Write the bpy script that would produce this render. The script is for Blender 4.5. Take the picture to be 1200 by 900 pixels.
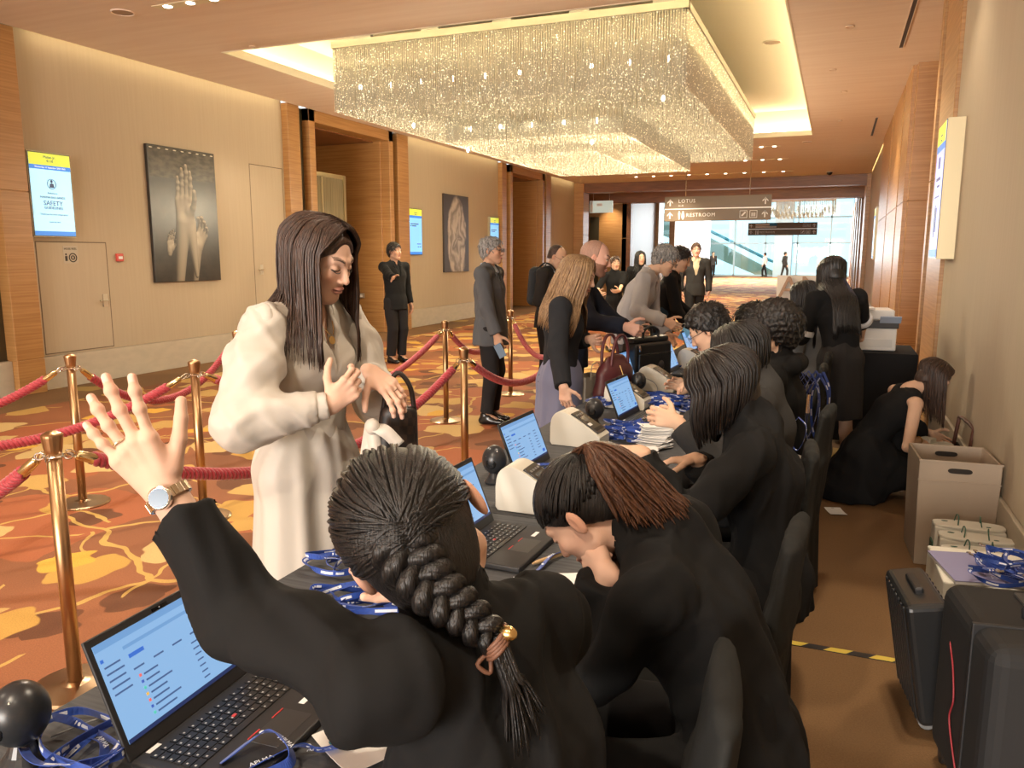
import bpy, bmesh, math, random
import numpy as np
from mathutils import Vector, Matrix
from math import sin, cos, pi, radians as RAD

for o in list(bpy.data.objects): bpy.data.objects.remove(o)
scene = bpy.context.scene
col = scene.collection
rng = random.Random(7)

# ------------------------------------------------------------ camera
CAM_H, CAM_F = 1.588, 922.0
PITCH, YAW = RAD(9.29), RAD(22.17)
cd = bpy.data.cameras.new('camera'); cam = bpy.data.objects.new('camera', cd); col.objects.link(cam)
cd.sensor_fit = 'HORIZONTAL'; cd.sensor_width = 36.0; cd.lens = 36.0*CAM_F/1200.0
cd.clip_start = 0.05; cd.clip_end = 300
cam.location = (0, 0, CAM_H); cam.rotation_euler = (pi/2-PITCH, 0, YAW)
scene.camera = cam
_F = np.array([-sin(YAW)*cos(PITCH), cos(YAW)*cos(PITCH), -sin(PITCH)])
_R = np.array([cos(YAW), sin(YAW), 0.0]); _U = np.cross(_R, _F); _C = np.array([0, 0, CAM_H])
def at(x, y, d):
    """world point seen in the 1200x900 photograph at pixel (x, y) at depth d"""
    return _C + d*(_F + _R*(x-600)/CAM_F - _U*(y-450)/CAM_F)

# ------------------------------------------------------------ world, exposure
w = bpy.data.worlds.new('daylight'); scene.world = w; w.use_nodes = True
bg = w.node_tree.nodes['Background']; bg.inputs[0].default_value = (0.78, 0.93, 1.0, 1); bg.inputs[1].default_value = 1.9
scene.view_settings.view_transform = 'Standard'; scene.view_settings.look = 'None'
scene.view_settings.exposure = 0.06; scene.view_settings.gamma = 1.0
try: scene.view_settings.use_curve_mapping = False
except Exception: pass
try:
    scene.cycles.max_bounces = 7; scene.cycles.diffuse_bounces = 3; scene.cycles.glossy_bounces = 3
    scene.cycles.transmission_bounces = 4; scene.cycles.transparent_max_bounces = 8
    scene.cycles.sample_clamp_indirect = 6; scene.cycles.caustics_reflective = False; scene.cycles.caustics_refractive = False
    scene.cycles.use_denoising = True
except Exception: pass

def light(name, kind, loc, energy, color, aim=None, **kw):
    l = bpy.data.lights.new(name, kind); l.energy = energy; l.color = color
    for k, v in kw.items(): setattr(l, k, v)
    o = bpy.data.objects.new(name, l); col.objects.link(o); o.location = loc
    if aim is not None: o.rotation_euler = (Vector(aim)-Vector(loc)).to_track_quat('-Z', 'Y').to_euler()
    return o
WARM = (1.0, 0.84, 0.64)
# recessed ceiling spots of the room; last entry is fill added for the cream visitor
for i, (x, y, ax, ay, e) in enumerate([(-6.0, 6.4, -5.0, 5.0, 300), (-5.75, 6.45, -1.2, 3.4, 330), (-6.3, 6.4, -7.0, 7.4, 150),
        (-3.4, 3.2, -3.4, 3.3, 260), (-5.4, 3.0, -5.4, 3.2, 170), (-1.2, -0.9, -2.2, 2.3, 300), (-4.5, -0.6, -3.6, 2.0, 180), (0.1, -0.8, -0.6, 1.2, 60),
        (0.25, 6.6, 0.45, 6.6, 60), (0.2, 9.0, 0.2, 9.0, 160), (0.2, 14.0, 0.2, 14.0, 200),
        (-7.9, 13.0, -7.9, 13.0, 200), (-4.0, 20.5, -4.0, 20.5, 950), (-4.0, 24.0, -4.0, 24.0, 950), (-6.6, 19.5, -6.8, 19.5, 350), (-6.6, 24.5, -6.8, 24.5, 350),
        (-1.6, 19.5, -1.4, 19.5, 500), (-7.6, 9.5, -8.0, 9.8, 90), (0.0, 2.9, -1.5, 2.2, 230)]):
    light('ceiling_spot_or_fill', 'SPOT', (x, y, 4.0), e*1.0, WARM, (ax, ay, 0), spot_size=RAD(95), spot_blend=0.8, shadow_soft_size=0.06)
light('ceiling_spot_or_fill', 'SPOT', (.22, 3.3, 4.0), 150, WARM, (.2, 3.28, 0), spot_size=RAD(22), spot_blend=.35, shadow_soft_size=.03)  # narrow spot added to make a lit patch on the aisle
# bare points added below the chandelier stand in for its lamps' glow
for x in (-5.0, -2.7):
    for y in (10.3, 12.6, 14.9):
        light('chandelier_glow_fill', 'POINT', (x, y, 2.5), 120, (1.0, .84, .58), shadow_soft_size=0.25)
# added fills behind the camera and over the lobby; daylight from the far glass
light('rear_fill', 'AREA', (-3.8, -14.6, 2.2), 3300, (1.0, .95, .88), (-3.6, 10, 1.6), shape='RECTANGLE', size=8.6, size_y=3.6)  # added fill, the back wall has no opening
light('ceiling_spot_or_fill', 'SPOT', (-4.5, 29.5, 3.95), 1400, WARM, (-4.0, 30, 0), spot_size=RAD(130), spot_blend=.8, shadow_soft_size=.1)
light('lobby_fill', 'AREA', (-4, 47, 5.7), 4800, (1.0, .86, .66), (-4, 47, 0), shape='RECTANGLE', size=8, size_y=20)  # added warm fill to brighten the lobby carpet
light('far_daylight', 'AREA', (-4, 58.5, 4.0), 2200, (.92, .97, 1.0), (-3.0, 20, 1.0), shape='RECTANGLE', size=16, size_y=6)
# ------------------------------------------------------------ node helpers
class NX:
    """tiny wrapper that turns arithmetic into Math nodes"""
    def __init__(s, nt, sock): s.nt, s.s = nt, sock
    def _b(s, op, o, rev=False, clamp=False):
        n = s.nt.nodes.new('ShaderNodeMath'); n.operation = op; n.use_clamp = clamp
        a, b = (o, s) if rev else (s, o)
        for i, v in enumerate((a, b)):
            if v is None: continue
            if isinstance(v, NX): s.nt.links.new(v.s, n.inputs[i])
            else: n.inputs[i].default_value = v
        return NX(s.nt, n.outputs[0])
    def __add__(s, o): return s._b('ADD', o)
    def __radd__(s, o): return s._b('ADD', o, True)
    def __sub__(s, o): return s._b('SUBTRACT', o)
    def __rsub__(s, o): return s._b('SUBTRACT', o, True)
    def __mul__(s, o): return s._b('MULTIPLY', o)
    def __rmul__(s, o): return s._b('MULTIPLY', o, True)
    def __truediv__(s, o): return s._b('DIVIDE', o)
    def __gt__(s, o): return s._b('GREATER_THAN', o)
    def __lt__(s, o): return s._b('LESS_THAN', o)
    def pow(s, o): return s._b('POWER', o)
    def mx(s, o): return s._b('MAXIMUM', o)
    def mn(s, o): return s._b('MINIMUM', o)
    def atan2(s, o): return s._b('ARCTAN2', o)
    def cos(s): return s._b('COSINE', None)
    def sin(s): return s._b('SINE', None)
    def abs(s): return s._b('ABSOLUTE', None)
    def fract(s): return s._b('FRACT', None)
    def step(s, lo, hi):
        n = s.nt.nodes.new('ShaderNodeMapRange'); n.interpolation_type = 'SMOOTHSTEP'
        s.nt.links.new(s.s, n.inputs[0]); n.inputs[1].default_value = lo; n.inputs[2].default_value = hi
        return NX(s.nt, n.outputs[0])
def node(nt, typ, ins=None, **kw):
    n = nt.nodes.new(typ)
    for k, v in kw.items(): setattr(n, k, v)
    for k, v in (ins or {}).items():
        if isinstance(v, NX): nt.links.new(v.s, n.inputs[k])
        elif hasattr(v, 'is_output'): nt.links.new(v, n.inputs[k])
        else: n.inputs[k].default_value = v
    return n
def mixc(nt, fac, a, b):
    n = nt.nodes.new('ShaderNodeMix'); n.data_type = 'RGBA'
    for i, v in ((0, fac), (6, a), (7, b)):
        if isinstance(v, NX): nt.links.new(v.s, n.inputs[i])
        elif hasattr(v, 'is_output'): nt.links.new(v, n.inputs[i])
        elif i and len(v) == 3: n.inputs[i].default_value = (*v, 1)
        else: n.inputs[i].default_value = v
    return n.outputs[2]
def coords(nt, scale=(1, 1, 1), out='Object'):
    tc = nt.nodes.new('ShaderNodeTexCoord'); m = nt.nodes.new('ShaderNodeMapping')
    m.inputs['Scale'].default_value = scale; nt.links.new(tc.outputs[out], m.inputs[0]); return m.outputs[0]
MATS = {}
def mat(name, c=(.5, .5, .5), rough=.6, metal=0.0, c2=None, scale=(8, 8, 8), detail=3, bump=0.0, bscale=None, bdist=.01,
        emit=None, estr=1.0, spec=.5, sheen=0, attr=None, sss=0, coat=0, alpha=1.0, trans=0, coord='Object'):
    if name in MATS: return MATS[name]
    m = bpy.data.materials.new(name); m.use_nodes = True; nt = m.node_tree; MATS[name] = m
    p = nt.nodes['Principled BSDF']
    p.inputs['Base Color'].default_value = (*c, 1); p.inputs['Roughness'].default_value = rough; p.inputs['Metallic'].default_value = metal
    p.inputs['Specular IOR Level'].default_value = spec
    if sheen: p.inputs['Sheen Weight'].default_value = sheen
    if coat: p.inputs['Coat Weight'].default_value = coat
    if trans: p.inputs['Transmission Weight'].default_value = trans
    if alpha < 1: p.inputs['Alpha'].default_value = alpha
    if sss: p.inputs['Subsurface Weight'].default_value = sss; p.inputs['Subsurface Radius'].default_value = (.012, .005, .003); p.inputs['Subsurface Scale'].default_value = 1
    if c2 is not None:
        t = node(nt, 'ShaderNodeTexNoise', {'Vector': coords(nt, scale, coord), 'Scale': 1.0, 'Detail': detail})
        f = NX(nt, t.outputs[0]).step(.3, .7)
        nt.links.new(mixc(nt, f, c, c2), p.inputs['Base Color'])
    if attr:
        a = node(nt, 'ShaderNodeAttribute', attribute_name=attr)
        nt.links.new(a.outputs[0], p.inputs['Base Color'])
    if bump:
        t = node(nt, 'ShaderNodeTexNoise', {'Vector': coords(nt, bscale or scale, coord), 'Scale': 1.0, 'Detail': 3})
        b = node(nt, 'ShaderNodeBump', {'Strength': bump, 'Distance': bdist, 'Height': t.outputs[0]})
        nt.links.new(b.outputs[0], p.inputs['Normal'])
    if emit is not None:
        p.inputs['Emission Color'].default_value = (*emit, 1); p.inputs['Emission Strength'].default_value = estr
    return m
# ------------------------------------------------------------ mesh helpers
def frame_of(d, up=(0, 0, 1)):
    d = np.array(d, float); d /= np.linalg.norm(d)+1e-12; u = np.array(up, float)
    if abs(d@u) > .98*np.linalg.norm(u): u = np.array([1., 0, 0])
    s = np.cross(d, u); s /= np.linalg.norm(s); u = np.cross(s, d); return s, d, u
class MB:
    def __init__(s): s.v = []; s.f = []; s.m = []; s.n = 0
    def add(s, verts, faces, mi=0):
        verts = np.asarray(verts, float).reshape(-1, 3); s.v.append(verts)
        s.f += [tuple(i+s.n for i in f) for f in faces]; s.m += [mi]*len(faces); s.n += len(verts); return s
    def box(s, c, size, mi=0, rot=None):
        h = np.array(size)/2.; P = np.array([[x, y, z] for x in (-1, 1) for y in (-1, 1) for z in (-1, 1)])*h
        if rot is not None: P = P @ np.array(rot).T
        return s.add(P+np.array(c), [(0, 1, 3, 2), (4, 6, 7, 5), (0, 4, 5, 1), (2, 3, 7, 6), (0, 2, 6, 4), (1, 5, 7, 3)], mi)
    def bx(s, x0, x1, y0, y1, z0, z1, mi=0): return s.box(((x0+x1)/2, (y0+y1)/2, (z0+z1)/2), (abs(x1-x0), abs(y1-y0), abs(z1-z0)), mi)
    def quad(s, a, b, c, d, mi=0): return s.add([a, b, c, d], [(0, 1, 2, 3)], mi)
    def prism(s, poly, o, u, v, n, t, mi=0):
        """extrude 2-D polygon (in axes u, v at origin o) by thickness t along n"""
        o, u, v, n = (np.array(q, float) for q in (o, u, v, n)); k = len(poly)
        A = np.array([o+u*p[0]+v*p[1] for p in poly]); B = A+n*t
        return s.add(np.vstack([A, B]), [tuple(range(k))[::-1], tuple(range(k, 2*k))]+[(i, (i+1) % k, k+(i+1) % k, k+i) for i in range(k)], mi)
    def tube(s, pts, r, n=8, cap=True, mi=0, flat=None, up=(0, 0, 1), twist=0.0):
        pts = np.array(pts, float); k = len(pts); r = np.broadcast_to(np.array(r, float), (k,))
        T = np.gradient(pts, axis=0); T /= np.linalg.norm(T, axis=1)[:, None]+1e-12
        a, _, b = frame_of(T[0], up); V = []
        for i in range(k):
            a = a - T[i]*(a@T[i]); a /= np.linalg.norm(a)+1e-12; b = np.cross(a, T[i])
            fl = 1.0 if flat is None else flat
            for j in range(n):
                t = 2*pi*j/n + twist*i
                V.append(pts[i]+r[i]*(cos(t)*a+sin(t)*b*fl))
        F = [(i*n+j, i*n+(j+1) % n, (i+1)*n+(j+1) % n, (i+1)*n+j) for i in range(k-1) for j in range(n)]
        if cap: F += [tuple(range(n))[::-1], tuple(range((k-1)*n, k*n))]
        return s.add(V, F, mi)
    def lathe(s, prof, n=20, c=(0, 0, 0), mi=0, axis=None):
        V = []; c = np.array(c, float)
        if axis is None: X, Z, Y = np.array([1., 0, 0]), np.array([0, 0, 1.]), np.array([0, 1., 0])
        else: X, Z, Y = frame_of(axis)
        for r, z in prof:
            for j in range(n): V.append(c+X*(r*cos(2*pi*j/n))+Y*(r*sin(2*pi*j/n))+Z*z)
        k = len(prof); F = [(i*n+j, i*n+(j+1) % n, (i+1)*n+(j+1) % n, (i+1)*n+j) for i in range(k-1) for j in range(n)]
        F += [tuple(range(n))[::-1], tuple(range((k-1)*n, k*n))]
        return s.add(V, F, mi)
    def ribbon(s, pts, w, side, t=.0012, mi=0):
        """flat band along pts, width w across the (per-point) side vector"""
        pts = np.array(pts, float); k = len(pts); S = np.broadcast_to(np.array(side, float), (k, 3)).copy()
        T = np.gradient(pts, axis=0); T /= np.linalg.norm(T, axis=1)[:, None]+1e-12
        S -= T*(S*T).sum(1)[:, None]; S /= np.linalg.norm(S, axis=1)[:, None]+1e-12; N = np.cross(S, T)
        V = []
        for i in range(k):
            for q, e in ((-1, -1), (1, -1), (1, 1), (-1, 1)): V.append(pts[i]+S[i]*q*w/2+N[i]*e*t/2)
        F = [(i*4+j, i*4+(j+1) % 4, (i+1)*4+(j+1) % 4, (i+1)*4+j) for i in range(k-1) for j in range(4)]+[(3, 2, 1, 0), (4*k-4, 4*k-3, 4*k-2, 4*k-1)]
        return s.add(V, F, mi)
    def sphere(s, c, r, n=12, m=8, mi=0):
        r = np.broadcast_to(np.array(r, float), (3,)); V = [np.array([0, 0, 1.])]
        for i in range(1, m):
            for j in range(n): V.append(np.array([sin(pi*i/m)*cos(2*pi*j/n), sin(pi*i/m)*sin(2*pi*j/n), cos(pi*i/m)]))
        V.append(np.array([0, 0, -1.])); F = [(0, 1+j, 1+(j+1) % n) for j in range(n)]
        for i in range(m-2): F += [(1+i*n+j, 1+(i+1)*n+j, 1+(i+1)*n+(j+1) % n, 1+i*n+(j+1) % n) for j in range(n)]
        L = len(V)-1; F += [(L, 1+(m-2)*n+(j+1) % n, 1+(m-2)*n+j) for j in range(n)]
        return s.add(np.array(V)*r+np.array(c), F, mi)
    def build(s, name, mats, parent=None, loc=None, smooth=False, bevel=0, seg=2, rot=None, sub=0):
        me = bpy.data.meshes.new(name); V = np.vstack(s.v)
        me.from_pydata(V.tolist(), [], s.f)
        mats = mats if isinstance(mats, (list, tuple)) else [mats]
        for m in mats: me.materials.append(m)
        if len(mats) > 1: me.polygons.foreach_set('material_index', s.m)
        return link(name, me, parent, loc, smooth, bevel, seg, rot, sub)
def link(name, me, parent=None, loc=None, smooth=False, bevel=0, seg=2, rot=None, sub=0):
    if smooth:
        me.polygons.foreach_set('use_smooth', [True]*len(me.polygons))
    me.update()
    o = bpy.data.objects.new(name, me); col.objects.link(o)
    if parent is not None: o.parent = parent
    if loc is not None: o.location = loc
    if rot is not None: o.rotation_euler = rot
    if bevel:
        b = o.modifiers.new('bevel', 'BEVEL'); b.width = bevel; b.segments = seg; b.limit_method = 'ANGLE'; b.angle_limit = RAD(40); b.harden_normals = False
    if sub:
        b = o.modifiers.new('sub', 'SUBSURF'); b.levels = sub; b.render_levels = sub
    return o
def tag(o, label, cat, group=None, kind=None):
    o['label'] = label; o['category'] = cat
    if group: o['group'] = group
    if kind: o['kind'] = kind
    return o
def thing(name, label, cat, loc=(0, 0, 0), rotz=0, group=None):
    o = bpy.data.objects.new(name, None); col.objects.link(o); o.location = loc; o.rotation_euler = (0, 0, rotz)
    o.empty_display_size = .1
    return tag(o, label, cat, group)
def struct(o): o['kind'] = 'structure'; return o
def copy_tree(root, loc, rot=None, label=None, group=None):
    r = root.copy(); col.objects.link(r); r.location = loc
    if rot is not None: r.rotation_euler = rot if hasattr(rot, '__len__') else (0, 0, rot)
    if label: r['label'] = label
    if group: r['group'] = group
    for ch in list(root.children):
        c = ch.copy(); col.objects.link(c); c.parent = r
        for g in list(ch.children):
            d = g.copy(); col.objects.link(d); d.parent = c
    return r
def text(body, size, m, loc, rot, parent=None, align='CENTER', ext=.0006, name='lettering', sx=1.0, space=1.0):
    c = bpy.data.curves.new(name, 'FONT'); c.body = body; c.size = size; c.align_x = align; c.align_y = 'CENTER'; c.extrude = ext; c.space_character = space
    c.resolution_u = 2; c.materials.append(m); o = bpy.data.objects.new(name, c); col.objects.link(o)
    o.location = loc; o.rotation_euler = rot; o.scale = (sx, 1, 1)
    if parent is not None: o.parent = parent
    return o
def smooth_path(pts, n):
    """Catmull-Rom through pts"""
    P = np.array(pts, float); P = np.vstack([2*P[0]-P[1], P, 2*P[-1]-P[-2]]); out = []; k = len(P)-3
    for t in np.linspace(0, k-1e-9, n):
        i = int(t); u = t-i; a, b, c, d = P[i:i+4]
        out.append(.5*((2*b)+(c-a)*u+(2*a-5*b+4*c-d)*u*u+(3*b-a-3*c+d)*u**3))
    return np.array(out)
# ------------------------------------------------------------ materials of the room
XL, XR, ZC = -8.64, 0.84, 4.05
def carpet_mat():
    m = bpy.data.materials.new('hotel_carpet'); m.use_nodes = True; nt = m.node_tree; p = nt.nodes['Principled BSDF']
    p.inputs['Roughness'].default_value = .8; p.inputs['Specular IOR Level'].default_value = .35
    base = coords(nt)
    wn = node(nt, 'ShaderNodeTexNoise', {'Vector': base, 'Scale': 1.5, 'Detail': 3.0})
    wv = node(nt, 'ShaderNodeVectorMath', {0: wn.outputs[1], 1: (.5, .5, .5)}, operation='SUBTRACT')
    ws = node(nt, 'ShaderNodeVectorMath', {0: wv.outputs[0], 'Scale': .45}, operation='SCALE')
    wp = node(nt, 'ShaderNodeVectorMath', {0: base, 1: ws.outputs[0]}, operation='ADD')
    sx0 = node(nt, 'ShaderNodeSeparateXYZ', {0: base}); X = NX(nt, sx0.outputs[0])
    def leaves(scale, R, off, keep):
        v = node(nt, 'ShaderNodeVectorMath', {0: wp.outputs[0], 1: (off, off*1.7, 0)}, operation='ADD')
        vo = node(nt, 'ShaderNodeTexVoronoi', {'Vector': v.outputs[0], 'Scale': scale, 'Randomness': .85}, voronoi_dimensions='2D')
        d = node(nt, 'ShaderNodeVectorMath', {0: v.outputs[0], 1: vo.outputs['Position']}, operation='SUBTRACT')
        s = node(nt, 'ShaderNodeSeparateXYZ', {0: d.outputs[0]}); lx, ly = NX(nt, s.outputs[0])*scale, NX(nt, s.outputs[1])*scale
        cs = node(nt, 'ShaderNodeSeparateColor', {0: vo.outputs['Color']})
        r1, r2, r3 = (NX(nt, cs.outputs[i]) for i in range(3))
        ang = r1*6.283; ca, sa = ang.cos(), ang.sin()
        u = lx*ca+ly*sa; q = ly*ca-lx*sa
        rad = (u*u+q*q).pow(.5); th = q.atan2(u+.12)
        edge = ((th*.62).cos().mx(0.0).pow(.55))*((th*7.0).cos()*.09+.95)*R*(r3*.5+.7)
        f = (edge-rad).step(-.012, .012)*(r2 < keep)
        stem = (q.abs() < .016)*(u < .1)*(u > -.75)*(r2 < keep)
        return f, stem, r3, r2
    f1, st1, a1, b1 = leaves(1.5, .44, 0.0, .8)
    f2, st2, a2, b2 = leaves(1.9, .38, 3.7, .62)
    f3, st3, a3, b3 = leaves(.75, .62, 7.3, .75)
    n1 = NX(nt, node(nt, 'ShaderNodeTexNoise', {'Vector': wp.outputs[0], 'Scale': .8, 'Detail': 1.0}).outputs[0])
    rust = mixc(nt, n1.step(.38, .62), (.19, .070, .027), (.29, .105, .042))
    c = mixc(nt, f3*.85, rust, (.36, .105, .038))
    c = mixc(nt, f2*a2.step(.35, .4), c, (.13, .045, .016))
    ed = node(nt, 'ShaderNodeTexVoronoi', {'Vector': wp.outputs[0], 'Scale': .62, 'Randomness': 1.0}, feature='DISTANCE_TO_EDGE', voronoi_dimensions='2D')
    ln = (NX(nt, ed.outputs['Distance']) < .010)
    c = mixc(nt, ln.mx(st1)*.8, c, (.58, .38, .10))
    yel = mixc(nt, a1, (.50, .285, .06), (.58, .40, .17))
    c = mixc(nt, f1, c, yel)
    c = mixc(nt, f2*(a2 < .33), c, (.64, .36, .05))
    # brown borders beside the walls and behind the desks
    brown = mixc(nt, n1.step(.35, .65), (.165, .088, .036), (.21, .113, .046))
    lf = mixc(nt, f1*(b1 < .16), brown, (.36, .24, .07))
    Y = NX(nt, sx0.outputs[1])
    border = ((X > -.72)*(Y < 11.0)).mx((X < -7.75))
    c = mixc(nt, border, c, lf)
    fine = NX(nt, node(nt, 'ShaderNodeTexNoise', {'Vector': base, 'Scale': 160.0, 'Detail': 2.0}).outputs[0])
    hsv = node(nt, 'ShaderNodeHueSaturation', {'Color': c, 'Value': fine*.7+.65})
    nt.links.new(hsv.outputs[0], p.inputs['Base Color'])
    b = node(nt, 'ShaderNodeBump', {'Strength': .35, 'Distance': .006, 'Height': fine.s}); nt.links.new(b.outputs[0], p.inputs['Normal'])
    return m
CARPET = carpet_mat()
PLASTER = mat('wall_covering', (.50, .41, .29), .8, c2=(.48, .39, .275), scale=(30, 30, 1.2), bump=.12, bscale=(60, 60, 4))
CEIL = mat('ceiling_veneer', (.80, .67, .56), .7, c2=(.75, .61, .50), scale=(.7, 9, 1), detail=4)
CREAM = mat('coffer_cream', (.80, .74, .58), .7)
WOOD = mat('figured_veneer', (.45, .235, .080), .38, c2=(.35, .165, .050), scale=(1.5, 1.5, 55), detail=5, spec=.5, bump=.05)
WOODD = mat('dark_veneer', (.25, .10, .035), .4, c2=(.185, .072, .025), scale=(2, 2, 26), detail=4)
STONE = mat('base_stone', (.55, .48, .37), .55, c2=(.50, .44, .34), scale=(6, 6, 14), detail=5)
BRONZE = mat('dark_bronze', (.10, .085, .05), .4, .6)
BRASS = mat('brushed_brass', (.46, .28, .145), .34, 1.0, bump=.04, bscale=(4, 4, 200))
CHROME = mat('bright_metal', (.75, .73, .70), .18, 1.0)
BLACK = mat('black_plastic', (.018, .018, .02), .45)
WHITE = mat('white_plastic', (.80, .78, .74), .45)
PAPER = mat('white_paper', (.86, .85, .84), .8)
LED = mat('cove_strip', (1, .9, .6), .5, emit=(1.0, .80, .46), estr=7)
LEDW = mat('coffer_strip', (1, .9, .7), .5, emit=(1.0, .86, .56), estr=20)
SPOTM = mat('lamp_face', (1, .95, .85), .5, emit=(1.0, .90, .70), estr=14)
def glass_mat():
    m = bpy.data.materials.new('clear_glass'); m.use_nodes = True; nt = m.node_tree; nt.nodes.remove(nt.nodes['Principled BSDF'])
    t = node(nt, 'ShaderNodeBsdfTransparent', {0: (.76, .94, .97, 1)}); g = node(nt, 'ShaderNodeBsdfGlossy', {'Roughness': .02})
    mx = node(nt, 'ShaderNodeMixShader', {0: .08, 1: t.outputs[0], 2: g.outputs[0]}); nt.links.new(mx.outputs[0], nt.nodes['Material Output'].inputs[0]); return m
GLASS = glass_mat()

def S(name, mb, m, **k): return struct(mb.build(name, m, **k))
# floor
fl = MB(); fl.bx(-26, 9, -15, 66, -.12, 0); S('floor', fl, CARPET)
# ceiling with the coffer opening and the wall slots
c = MB(); x0, x1, y0, y1 = -7.15, -.61, 8.1, 18.0
XS = XL+.17
for q in ((XS, x0, -15, 27.1), (x1, XR-.03, -15, 27.1), (x0, x1, -15, y0), (x0, x1, y1, 27.1)): c.bx(*q, ZC, ZC+.1)
c.bx(XR-.03, XR+1.2, -15, 19.0, ZC, ZC+.1)
S('ceiling', c, CEIL)
c = MB()
c.bx(x0-.35, x1+.35, y0-.35, y1+.35, 4.62, 4.7)                      # recessed cream lid
for q in ((x0-.36, x0-.32, y0-.35, y1+.35), (x1+.32, x1+.36, y0-.35, y1+.35), (x0-.35, x1+.35, y0-.36, y0-.32), (x0-.35, x1+.35, y1+.32, y1+.36)): c.bx(*q, ZC+.08, 4.66)
for q in ((x0-.01, x0+.012, y0, y1), (x1-.012, x1+.01, y0, y1), (x0, x1, y0-.01, y0+.012), (x0, x1, y1-.012, y1+.01)): c.bx(*q, ZC-.005, ZC+.10)
S('ceiling_coffer', c, CREAM)
c = MB()
for q in ((x0-.25, x0-.18, y0, y1), (x1+.18, x1+.25, y0, y1), (x0, x1, y0-.25, y0-.18), (x0, x1, y1+.18, y1+.25)): c.bx(*q, ZC+.11, ZC+.15)
o = S('trim_1', c, LEDW)
# lid over the wall slots, LED strips inside
c = MB(); c.bx(XL-.3, XS+.1, -15, 27.1, 4.32, 4.4); c.bx(XS, XS+.03, -15, 27.1, ZC+.02, 4.33); c.bx(XR-.4, XR+.4, 18.9, 27.1, 4.32, 4.4)
S('ceiling_slot', c, CREAM)
c = MB()
for a, b in ((6.6, 11.0), (15.2, 20.1), (24.3, 26.8)): c.bx(XS-.035, XS-.01, a, b, ZC+.03, ZC+.06)
c.bx(XR-.06, XR-.03, 19.3, 26.9, ZC+.06, ZC+.09)
S('trim_2', c, LED)
# left wall
c = MB()
for a, b in ((-15, 5.2), (6.40, 11.1), (15.1, 20.2), (24.2, 26.95)): c.bx(XL-.25, XL, a, b, .40, 4.36)
S('wall_left', c, PLASTER)
c = MB()
for a, b in ((-15, 4.7), (4.7, 6.08), (6.40, 11.1), (15.1, 20.2), (24.2, 26.95)): c.bx(XL-.25, XL+.018, a, b, 0, .395)
S('baseboard_left', c, STONE, bevel=.004)
c = MB(); c.bx(XL-.3, XL-.06, 4.6, 6.2, .395, 4.3); S('wall_left_recess', c, BRONZE)
k = 3
def trim(mb, m=WOOD, **kw):
    global k; o = S('trim_%d' % k, mb, m, **kw); k += 1; return o
def pil(xa, xb, ya, yb, z1=ZC+.02, m=WOOD, z0=0):
    b = MB(); zz = [z0, .40, 2.30, z1] if z0 == 0 else [z0, 2.30, z1]
    for i in range(len(zz)-1): b.bx(xa, xb, ya, yb, zz[i]+(.004 if i else 0), zz[i+1]-.004)
    b.bx(xa+.01, xb-.01, ya+.01, yb-.01, z0, z1)
    return trim(b, m, bevel=.006)
pil(XL-.2, XL+.10, 6.08, 6.42); pil(XL-.2, XL+.1, 4.1, 4.7)
def recess(ya, yb, depth, ztop):
    pil(XL-.2, XL+.12, ya, ya+.32); pil(XL-.1, XL+.0, ya+.32, ya+.55, m=BRONZE)
    pil(XL-depth, XL+.14, ya+.55, ya+.72); pil(XL-depth, XL+.14, yb-.82, yb-.66); pil(XL-.1, XL+.0, yb-.66, yb-.45, m=BRONZE); pil(XL-.2, XL+.12, yb-.45, yb)
    b = MB(); b.bx(XL-.2, XL+.14, ya+.55, yb-.66, ztop, ZC+.02); trim(b, WOOD, bevel=.006)
    b = MB(); b.bx(XL-depth, XL-.2, ya+.6, yb-.7, ztop-.02, ztop+.1); struct(b.build('ceiling_recess', WOODD))
    pil(XL-depth-.1, XL-depth, ya+.5, yb-.6)
    pil(XL-depth, XL-.05, yb-.86, yb-.80)
recess(11.1, 15.1, 1.7, 3.86); recess(20.2, 24.2, 1.6, 3.86)
# right wall
c = MB(); c.bx(XR, XR+.25, -15, 7.55, .395, ZC+.02); c.bx(XR, XR+.25, 19.3, 27.0, .395, 4.36); S('wall_right', c, PLASTER)
c = MB(); c.bx(XR-.018, XR+.25, -15, 7.55, 0, .39); c.bx(XR-.018, XR+.25, 19.3, 27.0, 0, .39); S('baseboard_right', c, STONE, bevel=.004)
pil(XR-.03, XR+.3, 7.57, 8.62); pil(XR+.03, XR+.3, 8.62, 8.82, m=BRONZE); pil(XR-.04, XR+.6, 8.82, 8.98)
pil(XR+.5, XR+.6, 8.9, 11.95); pil(XR-.01, XR+.6, 11.90, 12.05); pil(XR-.06, XR+.3, 12.05, 13.2); pil(XR, XR+.3, 13.2, 13.4, m=BRONZE); pil(XR-.06, XR+.3, 13.4, 15.9); pil(XR, XR+.3, 15.9, 16.1, m=WOODD); pil(XR-.06, XR+.3, 16.1, 19.2)
# end behind the camera
c = MB(); c.bx(XL-.2, XR+.2, -15.2, -15, 0, ZC+.1); S('wall_back', c, PLASTER)
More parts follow.
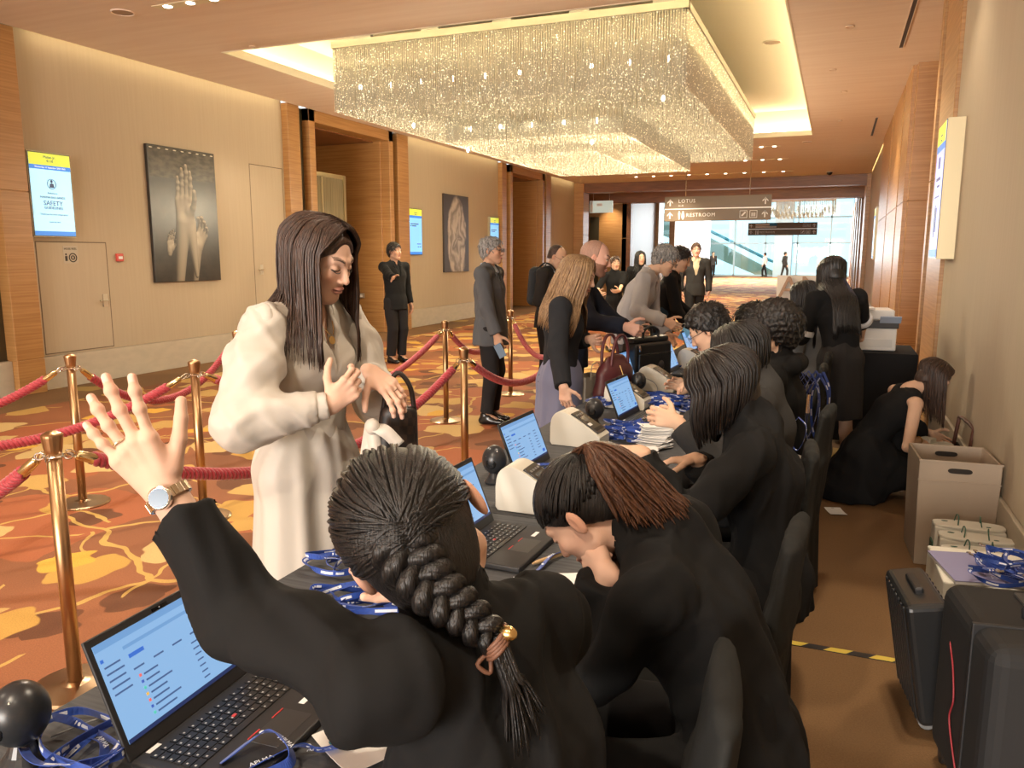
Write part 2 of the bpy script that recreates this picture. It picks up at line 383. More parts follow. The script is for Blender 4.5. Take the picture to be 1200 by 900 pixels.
# portal beams at the end of the corridor
pil(XL-.2, XL+.35, 26.95, 27.6); pil(XR-.12, XR+.3, 27.0, 27.6)
c = MB(); c.bx(XL-.2, XR+.3, 27.05, 27.6, 3.74, ZC+.3); c.bx(XL-3.0, XR+.3, 31.0, 31.6, 3.62, ZC+.3); trim(c, WOODD, bevel=.006)
c = MB(); c.bx(-26, 9, 27.6, 31.0, 4.02, 4.1); c.bx(-26, 9, 31.6, 45, 4.6, 4.7); c.bx(-26, 9, 45, 64.2, 5.8, 5.9); S('ceiling_lobby', c, CEIL)
c = MB(); c.bx(-6, .4, 29.3, 29.5, 3.98, 4.015); trim(c, LED)
# side passage on the left behind the portal
c = MB(); c.bx(-12, -8.3, 33.2, 33.6, 0, 4.1); S('wall_passage', c, WOOD)
c = MB(); c.bx(-12.0, -8.9, 27.3, 27.5, 0, 4.1); c.bx(-12.1, -12, 27.4, 33.4, 0, 4.1); S('wall_passage_side', c, PLASTER)
c = MB(); c.bx(-9.9, -9.5, 33.14, 33.22, 0, 3.2); trim(c, BRONZE)
light('ceiling_spot_or_fill', 'SPOT', (-9.0, 32.6, 4.0), 260, WARM, (-8.8, 33.1, 1), spot_size=RAD(90), spot_blend=.9, shadow_soft_size=.05)
PALE = mat('pale_lobby_panel', (.40, .48, .58), .4, c2=(.36, .43, .53), scale=(30, 30, 1))
c = MB(); c.bx(-8.5, -8.3, 33.6, 39.0, 0, 4.6); S('wall_lobby_left', c, PALE)
pil(-8.5, -8.12, 33.2, 33.55, z1=4.1, m=WOODD); pil(-8.55, -8.15, 39.0, 40.2, z1=4.6); 
c = MB(); c.bx(-9.2, -8.2, 40.2, 40.3, 0, 4.6); S('wall_lobby_return', c, PALE)
pil(-8.6, -8.3, 44.0, 50.0, z1=5.8); 
c = MB(); c.bx(-8.6, -8.4, 50.0, 58.0, 0, 5.8); S('wall_lobby_far', c, PALE)
# right side of the lobby
for i in range(6):
    ya = 27.6+i*4.4; pil(XR-.12, XR+.35, ya, ya+1.5, z1=4.3, m=WOODD if i % 2 else WOOD)
c = MB(); c.bx(XR+.1, XR+.3, 27.6, 64, 0, 5.8); S('wall_lobby_right', c, PALE)
# far glass wall
MULL = mat('window_mullion', (.45, .62, .70), .4, .2)
c = MB()
for x in np.arange(-16.6, 1.0, 2.3): c.bx(x-.06, x+.06, 63.9, 64.1, 0, 5.8)
for z in (.06, 2.5, 4.4, 5.75): c.bx(-20, XR+.1, 63.9, 64.1, z-.06, z+.06)
c.bx(-20, XR+.1, 63.95, 64.05, 0, .12)
S('window_1', c, MULL)
c = MB(); c.bx(-20, XR+.1, 64.0, 64.02, .1, 5.7); S('window_1_glass', c, GLASS)
c = MB(); c.bx(-4.35, -3.1, 62.0, 63.2, 0, 5.8); S('wall_lobby_pier', c, mat('pier_paint', (.42, .60, .72), .5))
c = MB(); c.bx(-26, 9, 66, 74, -.3, -.12); S('floor_outside', c, STONE)

# ------------------------------------------------------------ doors in the left wall
LINE = mat('door_shadow_gap', (.16, .12, .08), .8)
DOORP = mat('door_panel', (.51, .42, .30), .7, c2=(.49, .40, .285), scale=(30, 30, 1.2))
HANDLE = mat('satin_steel', (.62, .58, .50), .3, 1.0)
def wdoor(n, ya, yb, z0, z1, hy, hz):
    b = MB(); g = .012
    for q in ((ya-g, ya, z0, z1+g), (yb, yb+g, z0, z1+g), (ya-g, yb+g, z1, z1+g), (ya-g, yb+g, z0-g, z0)): b.bx(XL-.02, XL+.0015, q[0], q[1], q[2], q[3])
    o = struct(b.build('door_%d' % n, LINE))
    b = MB(); b.bx(XL-.02, XL+.003, ya, yb, z0, z1); b.build('door_leaf', DOORP, o, bevel=.002)
    b = MB(); b.box((XL+.006, hy, hz), (.012, .07, .16)); b.tube([(XL+.01, hy, hz), (XL+.05, hy, hz), (XL+.055, hy-.02, hz), (XL+.055, hy-.12, hz)], .011, 8); b.build('door_handle', HANDLE, o, smooth=False)
    return o
d1 = wdoor(1, 6.52, 7.47, .43, 1.74, 7.40, 1.02)
b = MB(); b.bx(XL, XL+.006, 6.86, 7.06, 1.49, 1.70); pl = b.build('sign_plate', mat('engraved_plate', (.50, .43, .33), .5), d1)
INK = mat('dark_ink', (.05, .045, .04), .7)
for i, t in enumerate(('HOSE REEL',)): text(t, .036, INK, (XL+.008, 6.96, 1.665), (pi/2, 0, pi/2), d1)
b = MB(); b.tube([(XL+.008, 6.985+.05*cos(t), 1.56+.05*sin(t)) for t in np.linspace(0, 2*pi, 20)], .006, 6); b.tube([(XL+.008, 6.985+.022*cos(t), 1.56+.022*sin(t)) for t in np.linspace(0, 2*pi, 14)], .006, 6)
b.sphere((XL+.007, 6.895, 1.60), (.004, .012, .012)); b.box((XL+.007, 6.895, 1.55), (.004, .03, .06)); b.build('hose_symbol', INK, d1)
d2 = wdoor(2, 10.26, 11.05, .42, 3.0, 10.42, 1.36)
b = MB(); b.bx(XL, XL+.006, 10.78, 10.93, 1.62, 1.70); b.build('door_sign', HANDLE, d2)
# ------------------------------------------------------------ chandelier
def crystal_mat():
    m = bpy.data.materials.new('crystal_bead'); m.use_nodes = True; nt = m.node_tree; nt.nodes.remove(nt.nodes['Principled BSDF'])
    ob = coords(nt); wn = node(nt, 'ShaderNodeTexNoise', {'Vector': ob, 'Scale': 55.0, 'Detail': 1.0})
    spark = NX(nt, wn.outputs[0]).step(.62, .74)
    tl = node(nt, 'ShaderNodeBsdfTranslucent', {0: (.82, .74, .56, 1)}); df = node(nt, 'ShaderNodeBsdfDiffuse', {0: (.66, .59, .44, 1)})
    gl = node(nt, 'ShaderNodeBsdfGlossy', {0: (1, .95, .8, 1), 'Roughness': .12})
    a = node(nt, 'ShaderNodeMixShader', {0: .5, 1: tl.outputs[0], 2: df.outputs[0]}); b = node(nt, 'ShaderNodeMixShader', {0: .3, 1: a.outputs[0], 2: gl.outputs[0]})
    em = node(nt, 'ShaderNodeEmission', {0: (1, .90, .66, 1), 'Strength': spark*2.2+.05})  # glints and a weak glow are put into the beads as emission
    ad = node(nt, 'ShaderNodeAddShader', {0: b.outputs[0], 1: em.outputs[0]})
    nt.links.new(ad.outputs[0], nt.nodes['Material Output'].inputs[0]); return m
CRYSTAL = crystal_mat()
def strands(name, S, parent, r=.008, pitch=.022, stuff=True):
    """bead strings: S = list of (x, y, ztop, zbottom); every string is one beaded 4-sided column"""
    V = []; F = []; n0 = 0
    ang = np.arange(4)*pi/2; ca, sa = np.cos(ang), np.sin(ang)
    for (x, y, zt, zb) in S:
        k = max(3, int((zt-zb)/pitch)*2+1); z = np.linspace(zt, zb, k); rr = np.where(np.arange(k) % 2 == 0, r*.3, r); rr[-1] = r*.2
        a0 = rng.random()*pi
        c_, s_ = np.cos(ang+a0), np.sin(ang+a0)
        P = np.empty((k, 4, 3)); P[:, :, 0] = x+rr[:, None]*c_; P[:, :, 1] = y+rr[:, None]*s_; P[:, :, 2] = z[:, None]
        V.append(P.reshape(-1, 3)); i = np.arange(k-1)[:, None]*4; j = np.arange(4)[None]; j2 = (j+1) % 4
        F.append((np.stack([i+j, i+j2, i+4+j2, i+4+j], -1).reshape(-1, 4)+n0)); n0 += k*4
    V = np.vstack(V).astype(np.float32); F = np.vstack(F).astype(np.int32)
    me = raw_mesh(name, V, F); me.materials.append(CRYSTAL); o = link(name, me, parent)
    if stuff: o['kind'] = 'stuff'
    return o
def raw_mesh(name, V, F):
    me = bpy.data.meshes.new(name); me.vertices.add(len(V)); me.vertices.foreach_set('co', np.asarray(V, np.float32).ravel())
    me.loops.add(F.size); me.loops.foreach_set('vertex_index', F.ravel()); me.polygons.add(len(F))
    me.polygons.foreach_set('loop_start', np.arange(0, F.size, F.shape[1], dtype=np.int32))
    try: me.polygons.foreach_set('loop_total', np.full(len(F), F.shape[1], np.int32))
    except Exception: pass
    me.update(calc_edges=True); return me
def chandelier(loc, W, L, zt, tiers, label, gap, lamps, inner=.06):
    t = thing('crystal_chandelier', label, 'chandelier', loc)
    b = MB(); b.bx(-W/2-.02, W/2+.02, -L/2-.02, -L/2+.06, zt-.02, zt+.06); b.bx(-W/2-.02, W/2+.02, L/2-.06, L/2+.02, zt-.02, zt+.06)
    b.bx(-W/2-.02, -W/2+.06, -L/2, L/2, zt-.02, zt+.06); b.bx(W/2-.06, W/2+.02, -L/2, L/2, zt-.02, zt+.06)
    b.build('frame', mat('chandelier_frame', (.80, .76, .62), .4), t)
    b = MB(); b.bx(-W/2+.06, W/2-.06, -L/2+.06, L/2-.06, zt+.01, zt+.03); b.build('top_plate', mat('chandelier_plate', (.55, .48, .34), .6), t)
    for x in np.linspace(-W/2+.3, W/2-.3, 5):
        for y in np.linspace(-L/2+.25, L/2-.25, 4): b = MB(); b.bx(x-.12, x+.12, y-.03, y+.03, zt+.03, 4.62); b.build('hanger', mat('hanger_steel', (.5, .5, .47), .4, .5), t)
    S = []
    def ring(w, l, z0, z1, g):
        for x in np.arange(-w/2, w/2+1e-4, g): S.append((x, -l/2, z0, z1)); S.append((x, l/2, z0, z1))
        for y in np.arange(-l/2+g, l/2, g): S.append((-w/2, y, z0, z1)); S.append((w/2, y, z0, z1))
    zb0 = tiers[0][2]
    ring(tiers[0][0], tiers[0][1], zt, zb0, gap); ring(tiers[0][0]-.07, tiers[0][1]-.07, zt, zb0+.02, gap*1.1)
    for i, (w, l, zb) in enumerate(tiers[1:]): ring(w, l, max(zb0, tiers[i][2])+.12, zb, gap*1.1)
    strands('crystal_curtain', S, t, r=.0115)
    S = []
    for x in np.arange(-W/2+inner/2, W/2, inner):
        for y in np.arange(-L/2+inner/2, L/2, inner):
            z = zb0
            for (w, l, zb) in tiers[1:]:
                if abs(x) < w/2 and abs(y) < l/2: z = zb
            xx, yy = x+rng.uniform(-.02, .02), y+rng.uniform(-.02, .02)
            S.append((xx, yy, z+.24+rng.uniform(-.03, .03), z+rng.uniform(-.01, .02)))
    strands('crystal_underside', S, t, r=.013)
    for (x, y, z) in lamps:
        b = MB(); b.sphere((x, y, z), (.02, .02, .034), 8, 6); b.build('bulb', SPOTM, t)
    return t
LA = [(x, -3.45, 3.74) for x in np.linspace(-2.0, 2.0, 10)]+[(2.0, y, 3.74) for y in np.linspace(-2.6, 3.2, 7)]+[(x, -2.45, 3.30) for x in np.linspace(-.9, .9, 5)]+[(1.0, y, 3.30) for y in np.linspace(-1.6, 2.2, 4)]+[(-1.7, -2.6, 3.37), (-1.2, -1.9, 3.10), (.7, -2.0, 3.10), (1.9, -3.2, 3.37)]
chandelier((-3.86, 12.62, 0), 4.46, 7.4, 4.2, [(4.46, 7.4, 3.4), (2.5, 5.0, 3.12), (1.3, 3.2, 3.02)], 'huge stepped rectangular crystal bead chandelier in the ceiling coffer', .030, LA)
chandelier((-1.9, 44.0, 0), 3.4, 5.0, 4.5, [(3.4, 5.0, 3.72), (2.2, 3.4, 3.5)], 'smaller far crystal chandelier above the bright lobby', .09, [(x, -2.3, 3.9) for x in (-1.2, -.4, .4, 1.2)], .2)

# ------------------------------------------------------------ ceiling fittings
def strip_light(x0, x1, y, w, n, label, dx=0):
    t = thing('ceiling_spotlight_strip', label, 'ceiling light', ((x0+x1)/2, y, ZC))
    L = x1-x0; b = MB(); b.bx(-L/2, L/2, -w/2, w/2, -.006, .0); b.build('trim_ring', mat('strip_trough', (.75, .68, .48), .4), t)
    for i in range(n):
        x = -L/2+L*(i+.5)/n; b = MB(); b.lathe([(.0, -.012), (.036, -.012), (.045, -.007), (.045, -.005)], 14, (x, 0, 0)); b.build('lamp', SPOTM, t)
    return t
strip_light(-6.5, -5.62, 6.46, .13, 3, 'three lamp recessed spotlight strip at the top left of the picture')
strip_light(-6.33, -1.35, 25.3, .10, 9, 'longest spotlight strip, in the ceiling just before the far beam')
strip_light(-2.6, -1.3, 22.1, .10, 3, 'middle spotlight strip to the right behind the chandelier')
strip_light(-1.9, -1.33, 19.5, .10, 2, 'short spotlight strip nearest the far right corner of the coffer')
def disc(name, label, cat, x, y, r, z, m, m2=None, grp=None):
    t = thing(name, label, cat, (x, y, z), group=grp); b = MB(); b.lathe([(r*.2, -.002), (r, -.002), (r*1.0, -.008), (r*.94, -.014), (r*.9, -.006), (0.001, -.006)][::-1], 24); b.build('bezel', m, t, smooth=False)
    b = MB(); b.lathe([(0.001, -.009), (r*.86, -.008), (r*.88, -.004)], 24); b.build('grille', m2 or m, t); return t
GRIL = mat('speaker_grille', (.34, .25, .18), .7)
disc('ceiling_speaker', 'round tan ceiling speaker beside the three lamp strip at top left', 'speaker', -6.93, 6.43, .115, ZC, CEIL, GRIL)
disc('ceiling_speaker', 'pale round speaker in the coffer right of the chandelier', 'speaker', -1.05, 12.5, .13, 4.62, CREAM, GRIL)
disc('ceiling_speaker', 'small round speaker in the ceiling beyond the coffer', 'speaker', -.75, 19.0, .11, ZC, CEIL, GRIL)
for x, y, l in ((-.02, 9.8, 'nearest'), (-.2, 11.9, 'second nearest'), (-.05, 13.5, 'third nearest'), (-.1, 16.3, 'farthest')):
    disc('sprinkler', l+' of the four sprinklers along the right side of the ceiling', 'sprinkler', x, y, .045, ZC, mat('sprinkler_cup', (.70, .52, .36), .4))
disc('sprinkler', 'sprinkler on the left ceiling near the three lamp strip', 'sprinkler', -6.6, 8.0, .04, ZC, mat('sprinkler_cup'))
t = thing('security_camera', 'black dome security camera at the far right end of the ceiling', 'camera', (-.35, 26.0, ZC))
b = MB(); b.lathe([(.001, -.01), (.10, -.01), (.10, 0)], 18); b.build('base', WHITE, t); b = MB(); b.sphere((0, 0, -.02), (.085, .085, .08), 14, 10); b.build('dome', mat('dark_dome', (.01, .01, .012), .15), t)
def slot(x, ya, yb, label):
    t = thing('air_slot', label, 'air vent', (x, (ya+yb)/2, ZC)); L = yb-ya
    b = MB(); b.bx(-.03, -.02, -L/2, L/2, -.008, 0); b.bx(.02, .03, -L/2, L/2, -.008, 0); b.bx(-.03, .03, -L/2, -L/2+.01, -.008, 0); b.bx(-.03, .03, L/2-.01, L/2, -.008, 0); b.build('frame', CEIL, t)
    b = MB(); b.bx(-.02, .02, -L/2, L/2, -.004, -.001); b.build('opening', BLACK, t)
slot(.56, 8.4, 11.0, 'near long black air slot in the right side of the ceiling'); slot(.52, 16.2, 18.6, 'far black air slot in the right side of the ceiling')
# ------------------------------------------------------------ sculpting with distance fields
class Vol:
    def __init__(s, lo, hi, h):
        s.lo = np.array(lo, float); s.h = h; s.n = np.maximum(np.ceil((np.array(hi)-s.lo)/h).astype(int)+1, 4)
        s.D = np.full(tuple(s.n), .5, np.float32); s.ax = [(s.lo[i]+h*np.arange(s.n[i])).astype(np.float32) for i in range(3)]
    def blk(s, lo, hi):
        a = np.clip(np.floor((np.array(lo)-s.lo)/s.h).astype(int)-2, 0, s.n); b = np.clip(np.ceil((np.array(hi)-s.lo)/s.h).astype(int)+3, 0, s.n)
        if (b <= a).any(): return None
        sl = tuple(slice(a[i], b[i]) for i in range(3))
        return sl, s.ax[0][sl[0]][:, None, None], s.ax[1][sl[1]][None, :, None], s.ax[2][sl[2]][None, None, :]
    def add(s, p, k=.012):
        fn, lo, hi = p; q = s.blk(np.array(lo)-k, np.array(hi)+k)
        if q is None: return
        d = fn(*q[1:]); A = s.D[q[0]]
        if k > 0:
            h = np.maximum(k-np.abs(A-d), 0)/k; s.D[q[0]] = np.minimum(A, d)-h*h*k*.25
        else: s.D[q[0]] = np.minimum(A, d)
    def sub(s, p, k=.006):
        fn, lo, hi = p; q = s.blk(np.array(lo)-k, np.array(hi)+k)
        if q is None: return
        d = -fn(*q[1:]); A = s.D[q[0]]; h = np.maximum(k-np.abs(A-d), 0)/max(k, 1e-6); s.D[q[0]] = np.maximum(A, d)+h*h*k*.25
    def cut(s, p, n, lo=None, hi=None):
        """remove the side of the plane (point p, normal n) that n points to"""
        n = np.array(n, float); n /= np.linalg.norm(n)
        q = s.blk(s.lo if lo is None else lo, s.ax_hi() if hi is None else hi)
        if q is None: return
        X, Y, Z = q[1:]; d = (X-p[0])*n[0]+(Y-p[1])*n[1]+(Z-p[2])*n[2]; s.D[q[0]] = np.maximum(s.D[q[0]], d)
    def ax_hi(s): return [a[-1] for a in s.ax]
    def mesh(s):
        D = s.D; S = D < 0; nx, ny, nz = D.shape
        cnt = np.zeros((nx-1, ny-1, nz-1), np.int8)
        for i in (0, 1):
            for j in (0, 1):
                for k in (0, 1): cnt += S[i:nx-1+i, j:ny-1+j, k:nz-1+k]
        I = np.argwhere((cnt > 0) & (cnt < 8))
        if not len(I): return np.zeros((0, 3)), np.zeros((0, 4), int)
        idx = np.full(cnt.shape, -1, np.int32); idx[tuple(I.T)] = np.arange(len(I))
        acc = np.zeros((len(I), 3)); m = np.zeros(len(I))
        C = [(i, j, k) for i in (0, 1) for j in (0, 1) for k in (0, 1)]
        vals = {c: D[I[:, 0]+c[0], I[:, 1]+c[1], I[:, 2]+c[2]] for c in C}
        for c in C:
            for ax in range(3):
                if c[ax] == 0:
                    e = list(c); e[ax] = 1; e = tuple(e); a, b = vals[c], vals[e]; x = (a < 0) != (b < 0)
                    t = np.where(x, a/np.where(np.abs(a-b) < 1e-9, 1e-9, a-b), 0)
                    P = np.tile(np.array(c, float), (len(I), 1)); P[:, ax] = t; acc += P*x[:, None]; m += x
        V = s.lo+s.h*(I+acc/m[:, None]); F = []
        for ax in range(3):
            u, v = (ax+1) % 3, (ax+2) % 3
            a = [slice(None)]*3; b = [slice(None)]*3; a[ax] = slice(0, -1); b[ax] = slice(1, None)
            A, B = S[tuple(a)], S[tuple(b)]; E = np.argwhere(A != B); E = E[(E[:, u] > 0) & (E[:, v] > 0) & (E[:, u] < D.shape[u]-1) & (E[:, v] < D.shape[v]-1)]
            def ix(du, dv):
                Q = E.copy(); Q[:, u] -= du; Q[:, v] -= dv; return idx[tuple(Q.T)]
            q = np.stack([ix(1, 1), ix(0, 1), ix(0, 0), ix(1, 0)], 1); fl = A[tuple(E.T)]
            q[~fl] = q[~fl][:, ::-1]; F.append(q)
        F = np.vstack(F); F = F[(F >= 0).all(1)]
        return V, F
def cap(a, b, ra, rb=None, flat=None):
    """round cone from a to b; flat=(axis, factor) squeezes the section along axis"""
    a = np.array(a, float); b = np.array(b, float); rb = ra if rb is None else rb; ab = b-a; L = max(ab@ab, 1e-9); R = max(ra, rb)*(1 if flat is None else max(1, flat[1]))
    if flat is not None:
        n = np.array(flat[0], float); n = n-ab*(n@ab)/L if L > 1e-8 else n; n /= np.linalg.norm(n)+1e-9; f = flat[1]
    def fn(X, Y, Z):
        x, y, z = X-a[0], Y-a[1], Z-a[2]; t = np.clip((x*ab[0]+y*ab[1]+z*ab[2])/L, 0, 1)
        x, y, z = x-t*ab[0], y-t*ab[1], z-t*ab[2]; q = x*x+y*y+z*z; r = ra+(rb-ra)*t
        if flat is not None:
            w = x*n[0]+y*n[1]+z*n[2]; q = q+w*w*(1/(f*f)-1); return (np.sqrt(np.maximum(q, 0))-r)*min(1, f)
        return np.sqrt(q)-r
    return fn, np.minimum(a, b)-R, np.maximum(a, b)+R
def clip(p, pt, n):
    """a primitive with the side of a plane cut away"""
    fn, lo, hi = p; n = U(n); pt = np.array(pt, float)
    return (lambda X, Y, Z: np.maximum(fn(X, Y, Z), (X-pt[0])*n[0]+(Y-pt[1])*n[1]+(Z-pt[2])*n[2])), lo, hi
def ell(c, r, fr=None):
    c = np.array(c, float); r = np.broadcast_to(np.array(r, float), (3,)); A = np.eye(3) if fr is None else np.array(fr, float); M = r.max()
    def fn(X, Y, Z):
        x, y, z = X-c[0], Y-c[1], Z-c[2]; k0 = 0; k1 = 0
        for i in range(3):
            p = x*A[i][0]+y*A[i][1]+z*A[i][2]; k0 = k0+(p/r[i])**2; k1 = k1+(p/r[i]**2)**2
        k0 = np.sqrt(k0); return k0*(k0-1)/np.maximum(np.sqrt(k1), 1e-6)
    ext = np.sqrt(((A*r[:, None])**2).sum(0))
    return fn, c-ext, c+ext
def sec(a, b, A, B, right):
    """elliptical-section link between stations a and b with half sizes A=(wide, deep), B"""
    a = np.array(a, float); b = np.array(b, float); ab = b-a; L = max(ab@ab, 1e-9); r = np.array(right, float); r = r-ab*(r@ab)/L; r /= np.linalg.norm(r)+1e-9
    M = max(*A, *B)
    def fn(X, Y, Z):
        x, y, z = X-a[0], Y-a[1], Z-a[2]; t = np.clip((x*ab[0]+y*ab[1]+z*ab[2])/L, 0, 1)
        x, y, z = x-t*ab[0], y-t*ab[1], z-t*ab[2]; w = x*r[0]+y*r[1]+z*r[2]; q = np.maximum(x*x+y*y+z*z-w*w, 0)
        wa = A[0]+(B[0]-A[0])*t; da = A[1]+(B[1]-A[1])*t
        k0 = np.sqrt((w/wa)**2+q/da**2); k1 = np.sqrt((w/wa**2)**2+q/da**4); return k0*(k0-1)/np.maximum(k1, 1e-4)
    return fn, np.minimum(a, b)-M, np.maximum(a, b)+M
def prims_bounds(ps, pad):
    return np.min([p[1] for p in ps], 0)-pad, np.max([p[2] for p in ps], 0)+pad
def folds(V, F, amp, seed=0, freq=14, stretch=(1, 1, .45)):
    """cloth creases: push vertices along their normals by warped ridges"""
    r = np.random.RandomState(seed); P = V*np.array(stretch)
    freq = freq*3.6; Wp = P+.018*np.sin(P[:, [1, 2, 0]]*26+r.rand(3)*6); d = np.zeros(len(V))
    for i in range(6):
        k = r.randn(3); k /= np.linalg.norm(k); d += (.5+.5*np.sin(Wp@k*freq*(.6+.9*r.rand())+r.rand()*6))**3*.6
    d -= d.mean(); d = np.clip(d, -.9, .9)
    N = vnormals(V, F); return V+N*(amp*d)[:, None]
def vnormals(V, F):
    n = np.cross(V[F[:, 2]]-V[F[:, 0]], V[F[:, 3]]-V[F[:, 1]]); N = np.zeros_like(V)
    for i in range(4):
        for c in range(3): N[:, c] += np.bincount(F[:, i], n[:, c], len(V))
    return N/(np.linalg.norm(N, axis=1)[:, None]+1e-12)
def sculpt(adds, h, subs=(), cuts=(), pad=.03):
    lo, hi = prims_bounds([p for p, k in adds], pad); v = Vol(lo, hi, h)
    for p, k in adds: v.add(p, k)
    for p, k in subs: v.sub(p, k)
    for c in cuts: v.cut(*c)
    return v.mesh()
def emit_mesh(name, V, F, m, parent, tint=None, base=None):
    base = np.zeros(3) if base is None else base
    me = raw_mesh(name, V-base, F.astype(np.int32)); me.materials.append(m)
    if tint is not None:
        a = me.color_attributes.new('tint', 'FLOAT_COLOR', 'POINT'); a.data.foreach_set('color', np.hstack([tint, np.ones((len(V), 1))]).astype(np.float32).ravel())
    return link(name, me, parent, smooth=True)

SKIN = mat('skin', (.6, .4, .3), .6, attr='tint', spec=.25, sss=.06)
def cloth(name, c, rough=.85, sheen=0, fine=900, b=.15): return mat(name, c, rough, sheen=sheen, bump=b, bscale=(fine, fine, fine), bdist=.001, spec=.18)
BLACKC = cloth('black_suiting', (.0105, .0105, .011))
HAIRS = {}
def hair_mat(name, c, c2, rough=.40, spec=.42):
    return mat('hair_'+name, c, rough, c2=c2, scale=(150, 150, 9), detail=2, bump=.6, bscale=(420, 420, 14), bdist=.003, spec=spec)
H_BLACK = hair_mat('black', (.006, .0055, .0055), (.016, .013, .012)); H_BROWN = hair_mat('brown', (.035, .017, .010), (.085, .042, .025))
H_AUBURN = hair_mat('auburn', (.045, .016, .008), (.11, .045, .02)); H_BLOND = hair_mat('blond', (.16, .09, .045), (.36, .23, .12)); H_GREY = hair_mat('grey', (.10, .10, .10), (.36, .35, .34))

def U(v): v = np.array(v, float); return v/(np.linalg.norm(v)+1e-12)
def rotv(v, ax, a):
    ax = U(ax); v = np.array(v, float); return v*cos(a)+np.cross(ax, v)*sin(a)+ax*(ax@v)*(1-cos(a))
def ik(S, W, lu, lf, pole):
    S, W = np.array(S, float), np.array(W, float); d = W-S; L = np.linalg.norm(d)
    if L > (lu+lf)*.995: W = S+d/L*(lu+lf)*.995; d = W-S; L = np.linalg.norm(d)
    x = (lu*lu-lf*lf+L*L)/(2*L); y = math.sqrt(max(lu*lu-x*x, 0)); n = d/L; p = np.array(pole, float); p = U(p-n*(p@n))
    return S+n*x+p*y, W
TIPS = []
def hand_prims(W, d, pn, thumb, s=1.0, curl=(20, 30, 20), spread=3, tcurl=20, per=None, tout=.6, tend=0):
    """hand at wrist W: d to the fingers, pn palm normal, thumb = direction of the thumb side"""
    d = U(d); pn = U(np.array(pn)-d*(np.array(pn)@d)); t = U(np.cross(d, pn)); t = t if t@np.array(thumb) > 0 else -t
    P = []; TIPS.clear(); back = -pn*.0045*s*tend
    for i, o in enumerate((.030, .010, -.011, -.030)):
        P.append((cap(W+t*o*.55*s+back, W+d*(.082-.006*abs(i-1))*s+t*o*s+back, (.0125-.004*tend)*s, (.0115-.001*tend)*s), (.012-.006*tend)*s))
        if tend: P.append((cap(W+t*o*.5*s, W+d*(.080-.006*abs(i-1))*s+t*o*s, .0118*s, .0108*s), .012*s)); P.append((ell(W+d*(.085-.007*abs(i-1))*s+t*o*s-pn*.004*s, .0108*s), .006*s))
    P.append((cap(W-d*.02*s, W+d*.02*s, .023*s, .024*s, (pn, .72)), .012*s))
    P.append((ell(W+d*.035*s+t*.026*s+pn*.008*s, (.016*s, .026*s, .014*s), [t, d, pn]), .010*s))
    lens = ((.044, .027, .021), (.049, .031, .022), (.045, .029, .021), (.034, .021, .018)); off = (.030, .010, -.011, -.030)
    for i in range(4):
        c = curl if per is None or per[i] is None else per[i]
        fd = rotv(d, pn, (1 if np.cross(pn, d)@t > 0 else -1)*RAD(spread)*(1.5-i)*.9); p = W+d*(.085-.007*abs(i-1))*s+t*off[i]*s; side = U(np.cross(fd, pn)); sg = 1 if rotv(fd, side, .1)@pn > 0 else -1
        r = (.0088, .0092, .0088, .0078)[i]*s
        for j in range(3):
            fd = rotv(fd, side, sg*RAD(c[j])); q = p+fd*lens[i][j]*s; P.append((cap(p, q, r*(1-.08*j), r*(1-.08*(j+1))), .004*s if j else .007*s))
            if j: P.append((ell(p, r*1.09), .004*s))
            if j == 2: TIPS.append((q, fd, np.cross(side, fd)*(-sg), r))
            p = q
    p = W+d*.022*s+t*.030*s+pn*.006*s; td = U(d*(1-tout)+t*tout+pn*.25)
    for j, L in enumerate((.042, .032, .026)):
        q = p+td*L*s; P.append((cap(p, q, (.0130-.0015*j)*s, (.0115-.0015*j)*s), .010*s if j == 0 else .004*s)); td = U(rotv(td, np.cross(td, d+pn*.6), RAD(tcurl))); p = q
    return P
